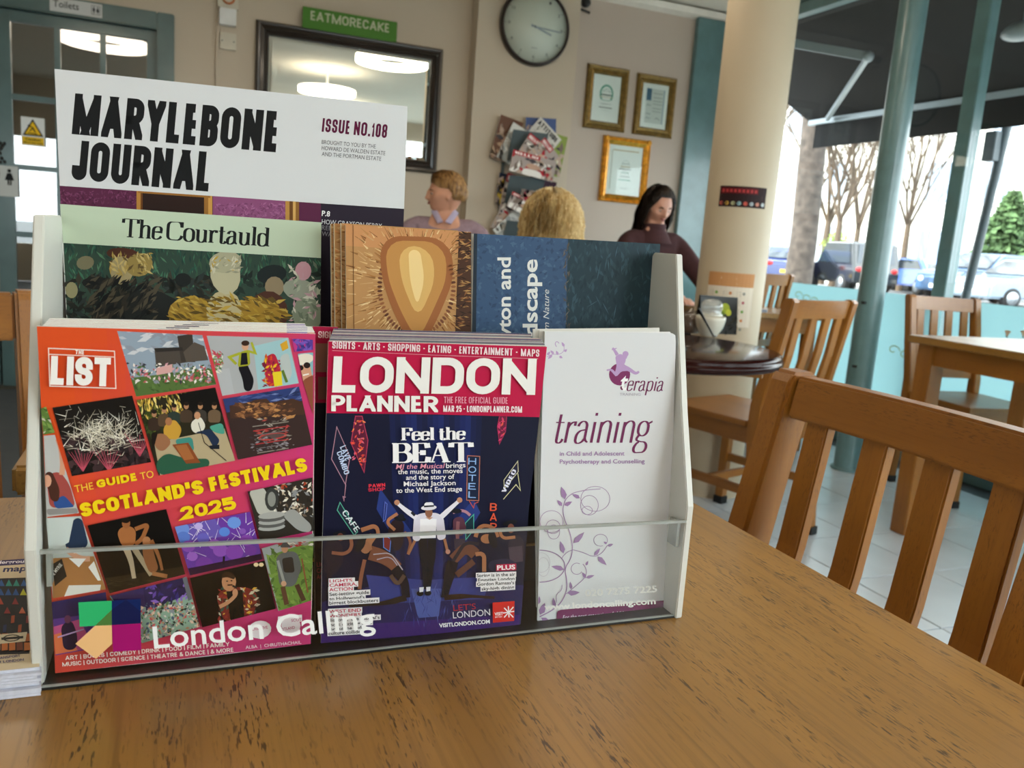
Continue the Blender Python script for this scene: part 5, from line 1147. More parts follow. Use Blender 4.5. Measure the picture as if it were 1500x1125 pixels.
# ------------------------------------------------------------------ things on the back wall
ALM = mat('aged_plastic', (.78, .75, .68), .5)
o = thing('alarm_sensor', 'white wall alarm box with a round orange ringed sounder, above the cream plate', 'alarm', (.235, YW, 2.1))
keep(MB().box((.175, YW-.035, 2.16), (.285, YW-.0005, 2.42)).build('body', ALM, None, bevel=.004), o); keep(MB().box((.185, YW-.05, 2.07), (.275, YW-.0005, 2.158)).build('lower_box', WHITE, None, bevel=.004), o)
rr = MB().lathe([(.030, 0), (.036, .004), (.030, .008), (.024, .004)], n=24).build('ring', mat('orange_ring', (.72, .42, .25), .4)); rr.rotation_euler = (R_(90), 0, 0); rr.location = (.232, YW-.036, 2.215); bpy.context.view_layer.update(); keep(rr, o)
o = MB().box((.19, YW-.02, 1.945), (.278, YW-.0005, 2.035)).build('blank_plate', ALM, None, bevel=.003, loc=(.234, YW, 1.945)); tag(o, 'cream blank plate on the wall under the alarm box', 'wall plate')
for x in (.203, .265): keep(MB().ball((x, YW-.021, 1.99), .004, 8, 5).build('screw', mat('dark_screw', (0, 0, 0))), o)
o = MB().box((.172, YW-.014, .1), (.186, YW-.0005, 2.06)).build('cable_trunking', WALLM, None, loc=(.18, YW, .1)); tag(o, 'thin painted cable trunking running down left of the mirror', 'trunking')
# mirror
mx0, mx1, mz0, mz1 = .383, 1.485, 1.385, 2.13
o = thing('wall_mirror', 'rectangular mirror in a dark wooden frame on the back wall', 'mirror', ((mx0+mx1)/2, YW, mz0))
FRM = mat('dark_frame', (.15, .115, .09), .3, var=.2, scale=14, coat=.3)
def frame4(par, x0, x1, z0, z1, w, m, Yf, prof, name='frame_side', bump=None):
    """mitred picture frame; prof = list of (inward offset 0..w, depth towards the room)"""
    for (ax, az, bx, bz, nx, nz) in ((x0, z1, x1, z1, 0, -1), (x1, z1, x1, z0, -1, 0), (x1, z0, x0, z0, 0, 1), (x0, z0, x0, z1, 1, 0)):
        dx, dz = (bx-ax), (bz-az); L = math.hypot(dx, dz); dx /= L; dz /= L
        A = []; B = []
        for off, dep in prof+[(w, 0.0005), (0, 0.0005)]:
            A.append((ax+nx*off+dx*off, Yf-dep, az+nz*off+dz*off)); B.append((bx+nx*off-dx*off, Yf-dep, bz+nz*off-dz*off))
        n = len(A); keep(MB().add(A+B, [tuple(range(n)), tuple(range(n, 2*n))[::-1]]+[(i, (i+1) % n, (i+1) % n+n, i+n) for i in range(n)]).build(name, m), par)
frame4(o, mx0, mx1, mz0, mz1, .072, FRM, YW, [(0, .02), (.012, .038), (.022, .036), (.026, .028), (.045, .034), (.055, .022), (.062, .026), (.072, .016)])
MIR = nt('mirror_silver')[0]; MATS['mirror'] = MIR; _p = MIR.node_tree.nodes['Principled BSDF']; _p.inputs['Metallic'].default_value = 1; _p.inputs['Roughness'].default_value = .015; _p.inputs['Base Color'].default_value = (.82, .86, .84, 1)
gx0, gx1, gz0, gz1 = mx0+.071, mx1-.071, mz0+.071, mz1-.071; bv = .02
vs = [(gx0, YW-.008, gz0), (gx1, YW-.008, gz0), (gx1, YW-.008, gz1), (gx0, YW-.008, gz1), (gx0+bv, YW-.012, gz0+bv), (gx1-bv, YW-.012, gz0+bv), (gx1-bv, YW-.012, gz1-bv), (gx0+bv, YW-.012, gz1-bv)]
keep(MB().add(vs, [(4, 5, 6, 7), (0, 1, 5, 4), (1, 2, 6, 5), (2, 3, 7, 6), (3, 0, 4, 7)]).build('mirror_glass', MIR), o)
# green sign
def d(P):
    P.poly([(0, 0), (.55, 0), (.55, .115), (0, .115)], '4a7a2e'); P.caps('EATMORECAKE', (.045, .048), (.505, .048), .05, 'b9bda0', wt=.17, wd=.75, gap=.12)
wall_print('green_sign', .635, 2.235, .552, .112, YW-.03, d, label='green EATMORECAKE plate resting on top of the mirror', cat='sign', th=.006, bodymat=mat('green_plate', (.27, .45, .17), .5))
# wall clock on the pilaster
YP = YW-.11
cx, cz, cr = 2.035, 2.325, .232
o = thing('wall_clock', 'round white wall clock with a dark brown rim on the pilaster', 'clock', (cx, YP, cz))
m_ = MB().lathe([(cr-.02, .0), (cr, .0), (cr, .03), (cr-.006, .042), (cr-.016, .044), (cr-.018, .03), (cr-.02, .03)], n=56).build('rim', mat('clock_rim', (.14, .09, .07), .3)); m_.rotation_euler = (R_(90), 0, 0); m_.parent = o
m_ = MB().lathe([(0, .002), (cr-.018, .002), (cr-.018, .026), (0, .026)], n=56).build('face', mat('clock_face', (.76, .79, .74), .4, var=.01)); m_.rotation_euler = (R_(90), 0, 0); m_.parent = o
P = Print((cx, YP-.026, cz), (0, -1, 0), frame=((0, -.026, 0), (1, 0, 0), (0, 0, 1)), base=.0008, step=.0002)
for k in range(60):
    a = math.pi/2-k*math.pi/30; r0 = cr-.026; r1 = r0-(.012 if k % 5 == 0 else .004)
    if k % 5 == 0: P.line([(r0*math.cos(a), r0*math.sin(a)), (r1*math.cos(a), r1*math.sin(a))], .0025, '4a4a4a', up=False)
for k in range(1, 13):
    a = math.pi/2-k*math.pi/6; x, y = (cr-.055)*math.cos(a), (cr-.055)*math.sin(a); w = .014 if k < 10 else .02; P.sans(str(k), (x-w/2, y-.009), (x+w/2, y-.009), .018, '55565a')
P.line([(-.02, -.125), (.02, -.125)], .004, '8a8c8c'); P.build('numerals', o)
for nme, a, L, w in (('hour_hand', -18, .115, .010), ('minute_hand', -3, .17, .008)):
    hb = MB().bar((-.03*math.cos(R_(a)), -.03, -.03*math.sin(R_(a))), (L*math.cos(R_(a)), -.03, L*math.sin(R_(a))), .002, w, up=(0, 0, 1)).build(nme, mat('clock_hand', (.58, .63, .66), .4), o)
MB().ball((0, -.032, 0), .008).build('hub', MATS['clock_hand'], o)
# certificates
GOLD = mat('antique_gold', (.48, .38, .18), .38, .5, var=.3, scale=30); GOLD2 = mat('bright_gold', (.80, .56, .18), .3, .7, var=.35, scale=40, bump=.4)
YR = YW-.0125
def cert(x0, x1, z0, z1, w, m, lab, draw, prof):
    o = thing('framed_certificate', lab, 'picture frame', ((x0+x1)/2, YR, z0)); frame4(o, x0, x1, z0, z1, w, m, YR, prof)
    P = Print((x0+w, YR-.004, z0+w), (0, -1, 0), frame=((x0+w, YR-.004, z0+w), (1, 0, 0), (0, 0, 1)), base=.0008, step=.00012)
    keep(MB().box((x0+w-.004, YR-.004, z0+w-.004), (x1-w+.004, YR-.0005, z1-w+.004)).build('certificate', PAPER), o)
    draw(P, x1-x0-2*w, z1-z0-2*w); q = P.build('certificate_print'); keep(q, o)
    keep(MB().box((x0+w-.003, YR-.0085, z0+w-.003), (x1-w+.003, YR-.0075, z1-w+.003)).build('glass', GL), o)
def c1(P, w, h):
    P.line([(w*.5+.045*math.cos(R_(a)), h*.6+.055*math.sin(R_(a))) for a in range(-40, 225, 12)], .012, '5f9a86'); P.line([(w*.5+.026*math.cos(R_(a)), h*.62+.026*math.sin(R_(a))) for a in range(0, 181, 20)], .004, '9ab0a8')
    for k, (q, c, t) in enumerate(((.66, '8a9088', .003), (.58, '5a6058', .012), (.53, 'b8a080', .006), (.46, '7aa08c', .006), (.38, '9a9a98', .005), (.30, '4a4a4a', .007), (.24, 'b4b4b2', .003))): P.line([(w*.5-.03-.01*(k % 3), h*q), (w*.5+.03+.01*(k % 3), h*q)], t*.7, c)
def c2(P, w, h):
    P.poly([(w*.14, h*.1), (w*.88, h*.1), (w*.88, h*.9), (w*.14, h*.9)], 'c4c6c0'); P.poly([(w*.14, h*.62), (w*.34, h*.62), (w*.34, h*.9), (w*.14, h*.9)], '4a6478'); P.poly([(w*.82, h*.1), (w*.88, h*.1), (w*.88, h*.9), (w*.82, h*.9)], '9aa6ae')
    for q in (.8, .7, .62, .55, .45, .38): P.line([(w*.42, h*q), (w*.78, h*q)], .004, '8a8c8a')
    for q in (.5, .3, .2): P.line([(w*.17, h*q), (w*.25, h*(q+.03)), (w*.3, h*q), (w*.36, h*(q+.02))], .003, '6a6c74')
    P.line([(w*.55, h*.2), (w*.62, h*.24), (w*.75, h*.19)], .003, '5a5c64')
def c3(P, w, h):
    P.poly([(w*.10, h*.04), (w*.94, h*.04), (w*.94, h*.9), (w*.10, h*.9)], 'e2e2de'); P.line([(w*.12, h*.9), (w*.88, h*.9)], .006, 'b0905a'); P.line([(w*.10, h*.9), (w*.10, h*.1)], .006, 'b4b0a4')
    P.line([(w*.52+.03*math.cos(R_(a)), h*.6+.035*math.sin(R_(a))) for a in range(0, 360, 20)], .003, 'b8bcba')
    for k, (q, c) in enumerate(((.64, 'a0a4a0'), (.58, 'b09a6a'), (.53, '6a7070'), (.46, '7aa090'), (.38, '9aa09c'), (.31, '5aa08c'), (.14, 'b4b6b4'))): P.line([(w*.52-.03-.008*(k % 3), h*q), (w*.52+.03+.008*(k % 3), h*q)], .005, c)
pr1 = [(0, .012), (.008, .024), (.02, .022), (.03, .012), (.045, .018), (.05, .010)]
cert(2.472, 2.785, 1.784, 2.19, .058, GOLD, 'gold framed certificate with a green wreath emblem, upper left of three', c1, pr1)
cert(2.848, 3.158, 1.785, 2.183, .058, GOLD, 'gold framed certificate with a slate blue block, upper right of three', c2, pr1)
cert(2.635, 3.0, 1.32, 1.752, .052, GOLD2, 'bright ornate gold framed certificate hanging lowest of three', c3, [(0, .014), (.008, .026), (.016, .02), (.024, .028), (.034, .022), (.052, .008)])
cf = [o for o in COL.objects if o.get('label', '').startswith('bright ornate')][0]
for x in (2.655, 2.98):
    for z in (1.34, 1.735):
        orn = MB()
        for k in range(5): orn.ball((x+.010*math.cos(k*1.26), YR-.026, z+.010*math.sin(k*1.26)), (.010, .008, .010), 8, 5)
        keep(orn.build('corner_ornament', GOLD2), cf)
# spot bracket near the ceiling
o = thing('camera_bracket', 'small black bracket fixed high on the wall beside the pilaster', 'bracket', (2.40, YW-.06, 2.5))
MB().ball((.0, 0, .045), (.035, .035, .03)).build('housing', BLACK, o); MB().bar((-.03, 0, .0), (.035, 0, -.012), .012, .012).build('arm', BLACK, o); MB().tube([(0, 0, .06), (0, .045, .09)], .008).build('stem', BLACK, o)

# magazine rack on the pilaster with magazines
YK = YP-.003
rk = thing('magazine_rack', 'grey metal wall magazine rack on the pilaster, stuffed with magazines', 'magazine rack', (2.02, YK, 1.0))
RKM = mat('rack_grey', (.36, .40, .41), .4, .4)
keep(MB().box((1.88, YK-.012, .55), (1.90, YK, 1.62)).box((2.13, YK-.012, .55), (2.15, YK, 1.62)).build('upright', RKM), rk)
lev = [(1.50, 1.685), (1.225, 1.41), (.95, 1.13), (.70, .86)]
for z0, z1 in lev:
    keep(MB().prism([(1.90, YK-.045, z0), (2.14, YK-.045, z0), (2.14, YK-.115, z1), (1.90, YK-.115, z1)], (0, -.003, 0)).build('pocket_front', RKM, None, bevel=.001), rk)
    keep(MB().box((1.90, YK-.05, z0-.004), (2.14, YK-.002, z0)).build('pocket_floor', RKM), rk)
MAGC = {'celebrity': ('b02a34', 'e8e2dc'), 'pale': ('cfcac2', '8a8680'), 'brown': ('6a4a3a', 'b89a80'), 'blue': ('4a5a86', 'c2c8d8'), 'plum': ('3a2030', 'a02a3c'), 'white': ('d8d8d4', 'a4a8a8'), 'green': ('8a9a4a', 'd8d4b8'), 'navy': ('1c2236', 'c8a83a')}
def rackmag(px_, py_, w, h, rot, dep, kind, lab, txt=None, lean=0):
    p = py(px_, py_, YK-dep); o = MB().box((-w/2, -.002, -h/2), (w/2, .002, h/2)).build('magazine', PAPER); o.location = p; o.rotation_euler = (R_(lean), R_(rot), 0)
    tag(o, lab, 'magazine', 'magazines in the wall rack'); c = MAGC[kind]
    P = Print((0, 0, 0), (0, -1, 0), frame=((-w/2, -.002, -h/2), (1, 0, 0), (0, 0, 1)), base=.0008, step=.0002)
    P.poly([(0, 0), (w, 0), (w, h), (0, h)], c[0] if kind not in ('celebrity',) else 'a89a94'); P.clip = [(0, 0), (w, 0), (w, h), (0, h)]
    P.dabs(40, 0, 0, w, h*.78, [c[0], c[1], '7a6a60', 'b8a090', '4a4448'] if kind not in ('pale', 'white') else [c[0], 'c0bcb4', c[1]], .03, 2)
    P.ell(w*.5, h*.45, w*.16, h*.13, 'c09a84'); P.blob([(w*.25, 0), (w*.3, h*.3), (w*.7, h*.3), (w*.75, 0)], c[1], R=.02)
    if txt: P.poly([(0, h*.8), (w*.62, h*.8), (w*.62, h), (0, h)], 'b02a34' if kind == 'celebrity' else c[0]); P.caps(txt, (w*.05, h*.84), (w*(.57 if kind == 'celebrity' else .9), h*.84), h*.11, 'f0eae6' if kind != 'pale' else '24242a', wt=.24, wd=.7)
    P.clip = None; P.build('cover_print', o); return o
rackmag(742, 205, .16, .27, 12, .03, 'brown', 'brown covered magazine leaning out at the upper left of the wall rack')
rackmag(752, 212, .13, .24, 24, .045, 'white', 'white magazine tilted beside the brown one in the wall rack')
rackmag(792, 204, .21, .26, -4, .035, 'blue', 'blue magazine standing behind the tilted pale one in the wall rack')
rackmag(787, 212, .20, .28, 38, .060, 'pale', 'pale magazine tipped to a point at the top of the wall rack', 'ATTITUDE')
rackmag(808, 226, .17, .26, 8, .05, 'green', 'cream edged magazine at the right of the wall rack top')
rackmag(778, 224, .15, .19, 30, .135, 'celebrity', 'red titled magazine in the second pocket, upper of two', 'HELLO!')
rackmag(793, 230, .15, .19, 44, .145, 'celebrity', 'red titled magazine in the second pocket, lower and farther tipped', 'HELLO!')
rackmag(781, 243, .30, .13, 8, .155, 'celebrity', 'broad red titled magazine lying across the second pocket', 'HELLO!')
rackmag(757, 290, .20, .27, 10, .04, 'celebrity', 'red titled magazine mostly hidden behind the third pocket', 'HELLO!')
rackmag(790, 293, .19, .27, 8, .045, 'plum', 'plum covered magazine at the right behind the third pocket')
rackmag(738, 278, .09, .2, 4, .03, 'navy', 'navy magazine curling out at the left edge of the wall rack')
rackmag(742, 318, .12, .22, 28, .05, 'celebrity', 'bright striped magazine poking out left of the fourth pocket')
rackmag(770, 303, .24, .10, 20, .13, 'celebrity', 'red titled magazine sagging over the fourth pocket', 'HELLO!')
rackmag(748, 334, .14, .2, 45, .07, 'white', 'crumpled white magazine at the lower left of the wall rack')
rackmag(776, 286, .12, .06, 6, .14, 'plum', 'dark magazine poking up before the third pocket')
# ------------------------------------------------------------------ tables
TW = wood('table_oak', (.465, .325, .12), (.65, .48, .225), (.20, .12, .05), 'Y', .36, 16, .85, .25)
TW2 = wood('table_oak_edge', (.58, .42, .22), (.74, .56, .33), (.3, .2, .1), 'Y', .4, 16, .4)
CH = {a: wood('chair_oak_'+a, (.47, .28, .07), (.66, .43, .15), (.26, .15, .06), a, .38, 13, .45, .2) for a in 'XYZ'}
DKW = wood('dark_oak', (.36, .22, .11), (.50, .33, .18), (.2, .12, .06), 'X', .35, 12, .4, .2)
def table(label, x0, x1, y0, y1, z, m=TW, leg=.055, over=.04, grp=None, apron=.075, th=.028, axis='Y'):
    cx, cy = (x0+x1)/2, (y0+y1)/2; o = thing('wooden_table', label, 'table', (cx, cy, 0), 0, grp); a, b = (x1-x0)/2, (y1-y0)/2
    MB().box((-a, -b, z-th), (a, b, z)).build('tabletop', m, o, bevel=.004, seg=3)
    for sx in (-1, 1):
        for sy in (-1, 1):
            lx, ly = sx*(a-over-leg/2), sy*(b-over-leg/2); MB().box((lx-leg/2, ly-leg/2, 0), (lx+leg/2, ly+leg/2, z-th-.0005)).build('leg', CH['Z'], o, bevel=.003)
    for s in (-1, 1):
        MB().box((-a+over+leg, s*(b-over-leg*.3)-.01, z-th-apron), (a-over-leg, s*(b-over-leg*.3)+.01, z-th-.0005)).build('apron', CH['X'], o)
        MB().box((s*(a-over-leg*.3)-.01, -b+over+leg, z-th-apron), (s*(a-over-leg*.3)+.01, b-over-leg, z-th-.0005)).build('apron', CH['Y'], o)
    return o
table('worn light oak table in the foreground holding the leaflet stand', -1.15, .463, -.42, .750, TZ-.0002)
table('oak table behind the near one, only its corner showing left of the stand', -.143, .36, .838, 1.5, .766)
table('oak table with a shiny top by the street window at the right', 2.548, 3.22, 1.45, 2.352, .766, leg=.07, over=.03)
table('small oak table under the laptop of the woman in maroon', 2.45, 3.15, 3.42, 3.98, .74)
# ------------------------------------------------------------------ round table
rt = thing('round_table', 'round dark reddish table with a glossy top before the cream pillar', 'table', (1.309, 2.092, 0))
RED = wood('mahogany_gloss', (.11, .04, .03), (.18, .06, .045), (.08, .03, .02), 'X', .13, 8, .2, .0)
RED.node_tree.nodes['Principled BSDF'].inputs['Specular IOR Level'].default_value = .1
MB().lathe([(0, .700), (.335, .700), (.348, .705), (.352, .715), (.350, .722), (.346, .724), (.348, .730), (.343, .739), (.335, .741), (0, .741)], n=64).build('tabletop', RED, rt)
MB().lathe([(0, 0), (.03, 0), (.03, .04), (.04, .1), (.032, .3), (.045, .62), (.07, .68), (.07, .699), (0, .699)], n=24).build('pedestal', CH['Z'], rt)
for k in range(4):
    a = R_(45+90*k); MB().bar((.03*math.cos(a), .03*math.sin(a), .06), (.28*math.cos(a), .28*math.sin(a), .02), .045, .035).build('foot', CH['X'], rt, bevel=.003)
    MB().bar((.0*math.cos(a), .0*math.sin(a), .686), (.30*math.cos(a), .30*math.sin(a), .686), .03, .024).build('bearer', CH['X'], rt)
# ------------------------------------------------------------------ chairs
BLK = mat('rubber_foot', (.05, .05, .055), .6)
def chair(label, loc, rz, w=.43, h=.885, seat=.45, dp=.41, rail=.062, grp='oak slat back chairs', sw=.040):
    o = thing('dining_chair', label, 'chair', loc, R_(rz), grp); hw = w/2; u = .036
    top = -.085
    for s in (-1, 1):      # rear uprights: straight leg, then leaning back
        x = s*(hw-u/2); side = [(-.022-.03, 0), (.02-.03, 0), (.028, seat-.02), (.026, seat+.06), (top+.034, h-.012), (top+.028, h), (top-.004, h), (top-.008, h-.012), (-.022, seat+.06), (-.02, seat-.04)]
        MB().prism([(x-u/2, y, z) for y, z in side], (u, 0, 0)).build('upright', CH['Z'], o, bevel=.004)
        MB().box((x-u/2-.002, -.056, -.0), (x+u/2+.002, -.006, .03)).build('rubber_foot', BLK, o)
        xf = s*(hw-u/2-.006); MB().bar((xf, dp-.035, .0305), (xf, dp-.035, seat-.022), u, u).build('front_leg', CH['Z'], o, bevel=.003)
        MB().box((xf-u/2-.002, dp-.055, 0), (xf+u/2+.002, dp-.015, .03)).build('rubber_foot', BLK, o)
        MB().bar((x-s*.004, -.0, .20), (xf, dp-.05, .20), .018, .032).build('stretcher', CH['Y'], o, bevel=.002)
        MB().bar((x-s*.004, .02, seat-.052), (xf, dp-.05, seat-.052), .018, .058).build('side_apron', CH['Y'], o, bevel=.002)
    ya = lambda z: -.005+(top+.012+.005)*max(0, (z-seat-.06)/(h-seat-.06))
    def curved(z0, z1, th, nm):
        n = 10; vs = []
        for i in range(n+1):
            t = -1+2*i/n; x = t*(hw-u-.0005); c = -.012*(1-t*t)
            vs += [(x, ya(z0)+c-th/2, z0), (x, ya(z0)+c+th/2, z0), (x, ya(z1)+c+th/2, z1), (x, ya(z1)+c-th/2, z1)]
        fs = [(i*4+j, i*4+(j+1) % 4, i*4+4+(j+1) % 4, i*4+4+j) for i in range(n) for j in range(4)]+[(0, 1, 2, 3), (n*4+3, n*4+2, n*4+1, n*4)]
        return MB().add(vs, fs).build(nm, CH['X'], o, bevel=.003)
    curved(h-.006-rail, h-.004, .024, 'top_rail'); zl = seat+.065; curved(zl, zl+.042, .02, 'lower_rail')
    n = 4; inner = w-2*u; pitch = (inner+sw*.35)/(n+.15) if False else inner/(n)
    for i in range(n):
        x = -inner/2+pitch*(i+.5); zt = h-.006-rail+.004; zb = zl+.040; c = -.012*(1-(x/(hw-u))**2); m = (zt+zb)/2
        pr = [(ya(zb)+c-.007, zb), (ya(m)+c-.013, m), (ya(zt)+c-.007, zt), (ya(zt)+c+.007, zt), (ya(m)+c+.001, m), (ya(zb)+c+.007, zb)]
        MB().prism([(x-sw/2, y, z) for y, z in pr], (sw, 0, 0)).build('slat', CH['Z'], o, bevel=.002)
    st = MB().box((-hw+.0, .032, seat-.022), (hw, dp, seat)).box((-hw+u+.001, -.014, seat-.022), (hw-u-.001, .0315, seat)).build('seat', CH['Y'], o, bevel=.003)
    MB().bar((-hw+u, dp-.03, seat-.052), (hw-u, dp-.03, seat-.052), .018, .058).build('front_apron', CH['X'], o, bevel=.002)
    MB().bar((-hw+u, .0, seat-.052), (hw-u, .0, seat-.052), .016, .058).build('rear_apron', CH['X'], o, bevel=.002)
    MB().bar((-hw+u, .19, .20), (hw-u, .19, .20), .018, .028).build('cross_stretcher', CH['X'], o, bevel=.002)
    return o
c = chair('large oak chair with slatted back nearest the viewer, at the right of the near table', (.594, .592, 0), 90, w=.385, h=.877, seat=.44, rail=.046, sw=.033)
a = V((1.86, 2.135, 0)); 
c = chair('oak chair pushed up to the round table, its back in front of the teal post', (2.02, 2.33, 0), 17, w=.405, h=.885)
c = chair('pale oak chair behind the cream pillar, next to the frosted glass', (3.02, 3.86, 0), 20, w=.42, h=.935)
c = chair('oak chair beyond the window table at the right, facing the viewer', (3.36, 2.86, 0), 172, w=.40, h=.895)
c = chair('oak chair half hidden at the left edge beyond the near table', (-.365, 1.20, 0), 195, w=.42, h=.885)
c = chair('oak chair seat tucked under the front of the window table', (2.93, 1.55, 0), 8, w=.42, h=.885) if False else None
# ------------------------------------------------------------------ on the round table
TT = .741
def at(x, y, z=TT): return pz(x, y, z)
CER = mat('white_ceramic', (.80, .78, .72), .2, var=.02, coat=.4)
p = at(1038, 492); o = thing('sugar_bowl', 'white ceramic sugar bowl on the round table', 'bowl', (p.x, p.y, TT))
MB().lathe([(0, 0), (.026, 0), (.030, .006), (.044, .03), (.050, .055), (.049, .066), (.046, .066), (.045, .05), (.0, .012)], n=32).build('bowl', CER, o)
MB().lathe([(0, .055), (.044, .058)], n=24).build('sugar', mat('sugar', (.86, .84, .80), .9), o)
GLS = glassmat('clear_lid_glass', (.9, .91, .9), .12, .02, .25, (.75, .74, .70))
o2 = thing('glass_dome', 'small glass dome resting on the sugar bowl', 'dome', (p.x, p.y, TT+.067))
MB().lathe([(.036, 0), (.038, .006), (.031, .012), (.036, .026), (.035, .040), (.024, .052), (.0, .056)], n=28).build('dome', GLS, o2); MB().lathe([(.036, 0), (.0385, .003), (.036, .006)], n=28).build('rim', CER, o2)
o = thing('teaspoon', 'steel spoon with dark handle leaning on the sugar bowl', 'spoon', (p.x, p.y, TT))
a = py(1046, 494, p.y-.06); b_ = py(1023, 452, p.y-.062)
keep(MB().tube([a, a+(b_-a)*.5, b_], [.003, .0035, .006], 8).build('handle', mat('dark_steel', (.15, .15, .15), .3, .8)), o); keep(MB().ball((a.x, a.y, a.z+.003), (.008, .006, .004)).build('bowl', mat('steel', (.6, .6, .6), .2, 1)), o)
p = at(1010, 487); o = thing('glass_jar', 'squat ribbed glass jar with a lid beside the sugar bowl', 'jar', (p.x, p.y, TT))
MB().lathe([(0, 0), (.026, 0)]+[(.029+.002*(k % 2), .006+k*.006) for k in range(9)]+[(.024, .062), (0, .062)], n=24).build('jar', mat('sachet_brown', (.42, .33, .27), .4, var=.3, scale=80), o)
MB().lathe([(.031, 0), (.032, .02), (.031, .06), (.020, .072), (.008, .078), (.0, .084)], n=24).build('lid', glassmat('jar_glass', (.85, .85, .85), .1), o)
o = thing('menu_card', 'dark menu card with green fruit photo standing behind the sugar bowl', 'menu', (0, 0, 0))
q = [py(1027, 487, 2.36), py(1079, 489, 2.37), py(1081, 436, 2.37), py(1026, 432, 2.36)]; n_ = V((0, .0015, 0))
dz = q[0].z-TT-.001; q = [V((v.x, v.y, v.z-(dz if i < 2 else 0))) for i, v in enumerate(q)]
o.location = (q[0].x, q[0].y, TT); bpy.context.view_layer.update()
bd = MB().prism(q, n_).build('card', mat('menu_black', (.10, .10, .09), .4)); keep(bd, o)
P = Print(q[0], (q[1]-q[0]).cross(q[3]-q[0]), base=.0006, step=.0001)
P.clip = [(1026, 432), (1081, 436), (1079, 492), (1027, 490)]
P.ell(1062, 452, 7, 8, '8f9a2a'); P.ell(1067, 458, 4, 5, 'b8b83a'); P.ell(1056, 460, 5, 5, '5a6a24'); P.dabs(30, 1050, 462, 1080, 488, ['2a2c24', '3a3428', '1c1d1a'], 4); P.line([(1027, 434), (1080, 438)], 1, '3a3c3a'); keep(P.build('print'), o)
bk = MB().prism([V((v.x, v.y+(.045 if i < 2 else .004), v.z)) for i, v in enumerate(q)], n_).build('back_leaf', MATS['menu_black']); keep(bk, o)
p = at(1066, 489); o = MB().box((p.x-.018, p.y-.014, TT), (p.x+.018, p.y+.014, TT+.028)).build('wooden_block', CH['X'], None, bevel=.002, loc=(p.x, p.y, TT)); tag(o, 'little wooden block at the foot of the dark menu card', 'block')
p = at(1004, 500); o = MB().tube([(0, 0, 0), (0, 0, .03)], .008).build('small_cruet', mat('cruet', (.25, .5, .5), .3)); o.location = (p.x-.05, p.y+.06, TT); tag(o, 'small teal cruet at the left rim of the round table', 'cruet')
# laptop of the woman
o = thing('laptop', 'grey open laptop on the table of the woman in maroon', 'laptop', (2.63, 3.56, .74), R_(0))
MB().box((-.15, -.10, 0), (.15, .11, .014)).build('keyboard_base', mat('laptop_grey', (.52, .54, .58), .4, .3), o, bevel=.003)
MB().prism([(-.15, -.10, .015), (.15, -.10, .015), (.15, -.115, .10), (-.15, -.115, .10)], (0, .006, 0)).build('screen', MATS['laptop_grey'], o, bevel=.002) if False else None
# ------------------------------------------------------------------ outside
ASPH = mat('road_asphalt', (.38, .39, .40), .9, var=.1, scale=2); PAVE = mat('pavement', (.55, .54, .52), .9, var=.08, scale=3)
struct('ground_road', MB().box((-60, -60, -.3), (90, 110, -.125)).box((9.0, -60, -.125), (90, 110, .12)), ASPH)
struct('ground_pavement', MB().box((XW+.1, -20, -.124), (9.0, 60, -.02)), PAVE)
# awning
AW = mat('awning_fabric', (.03, .035, .045), .9, var=.1); ALU = mat('awning_arm_paint', (.62, .66, .68), .4, .2)
aw = thing('shop_awning', 'black folding awning with pale metal arms outside the window', 'awning', (4.6, 4.0, 2.1))
ya, yb = 5.49, -1.0; xa, xb, zf, zbk = XW+.16, 4.6, 2.105, 2.66
keep(MB().add([(xa, yb, zbk), (xa, ya+.33, zbk), (xb, ya+.02, zf), (xb, yb, zf), (xa, yb, zbk+.004), (xa, ya+.33, zbk+.004), (xb, ya+.02, zf+.004), (xb, yb, zf+.004)], [(0, 1, 2, 3), (7, 6, 5, 4), (0, 4, 5, 1), (1, 5, 6, 2), (2, 6, 7, 3), (3, 7, 4, 0)]).build('canopy', AW), aw)
keep(MB().box((xb-.002, yb, 1.895), (xb+.002, ya-.06, zf-.02)).build('valance', AW), aw)
keep(MB().bar((xb-.01, yb, zf-.015), (xb-.01, ya, zf-.015), .035, .04).build('front_bar', ALU, None, bevel=.004), aw)
def arm(ye, yf, y0):
    E = V((4.35, ye, 2.30)); keep(MB().bar((xa, y0, 2.43), E, .035, .05).build('arm', ALU, None, bevel=.004), aw); keep(MB().bar(E, (xb-.02, yf, zf-.01), .03, .04).build('arm', ALU, None, bevel=.004), aw); keep(MB().ball(E, .035).build('elbow', ALU), aw)
e_ = pxx(1272, 83, 4.02); a_ = pxx(1165, 64, 3.84)
E1 = V(e_); F1 = pxx(1212, 174, 4.54); A1 = E1+(a_-E1)*1.25
keep(MB().bar(A1, E1, .035, .055).build('arm', ALU, None, bevel=.004), aw); keep(MB().bar(E1, F1, .03, .035).build('arm', ALU, None, bevel=.004), aw); keep(MB().ball(E1, .035).build('elbow', ALU), aw)
keep(MB().box((xa-.04, yb, 2.58), (xa+.06, ya+.4, 2.75)).build('cassette', AW), aw)
p = pxx(1500, 45, 4.0); o = thing('patio_heater', 'pale rounded lamp head hanging under the awning at the top right corner', 'lamp', p)
MB().ball((0, 0, 0), (.05, .13, .05)).build('head', ALU, o); MB().tube([(0, 0, .04), (0, 0, .40)], .012).build('stem', ALU, o)
p = pxx(1047, 42, 3.9); o = thing('awning_end_arm', 'knuckle of a pale awning arm seen left of the pillar', 'awning arm', p)
MB().ball((0, 0, 0), (.05, .06, .05)).build('knuckle', ALU, o); MB().bar((0, 0, 0), (.3, -.5, -.06), .05, .06).build('tube', ALU, o)
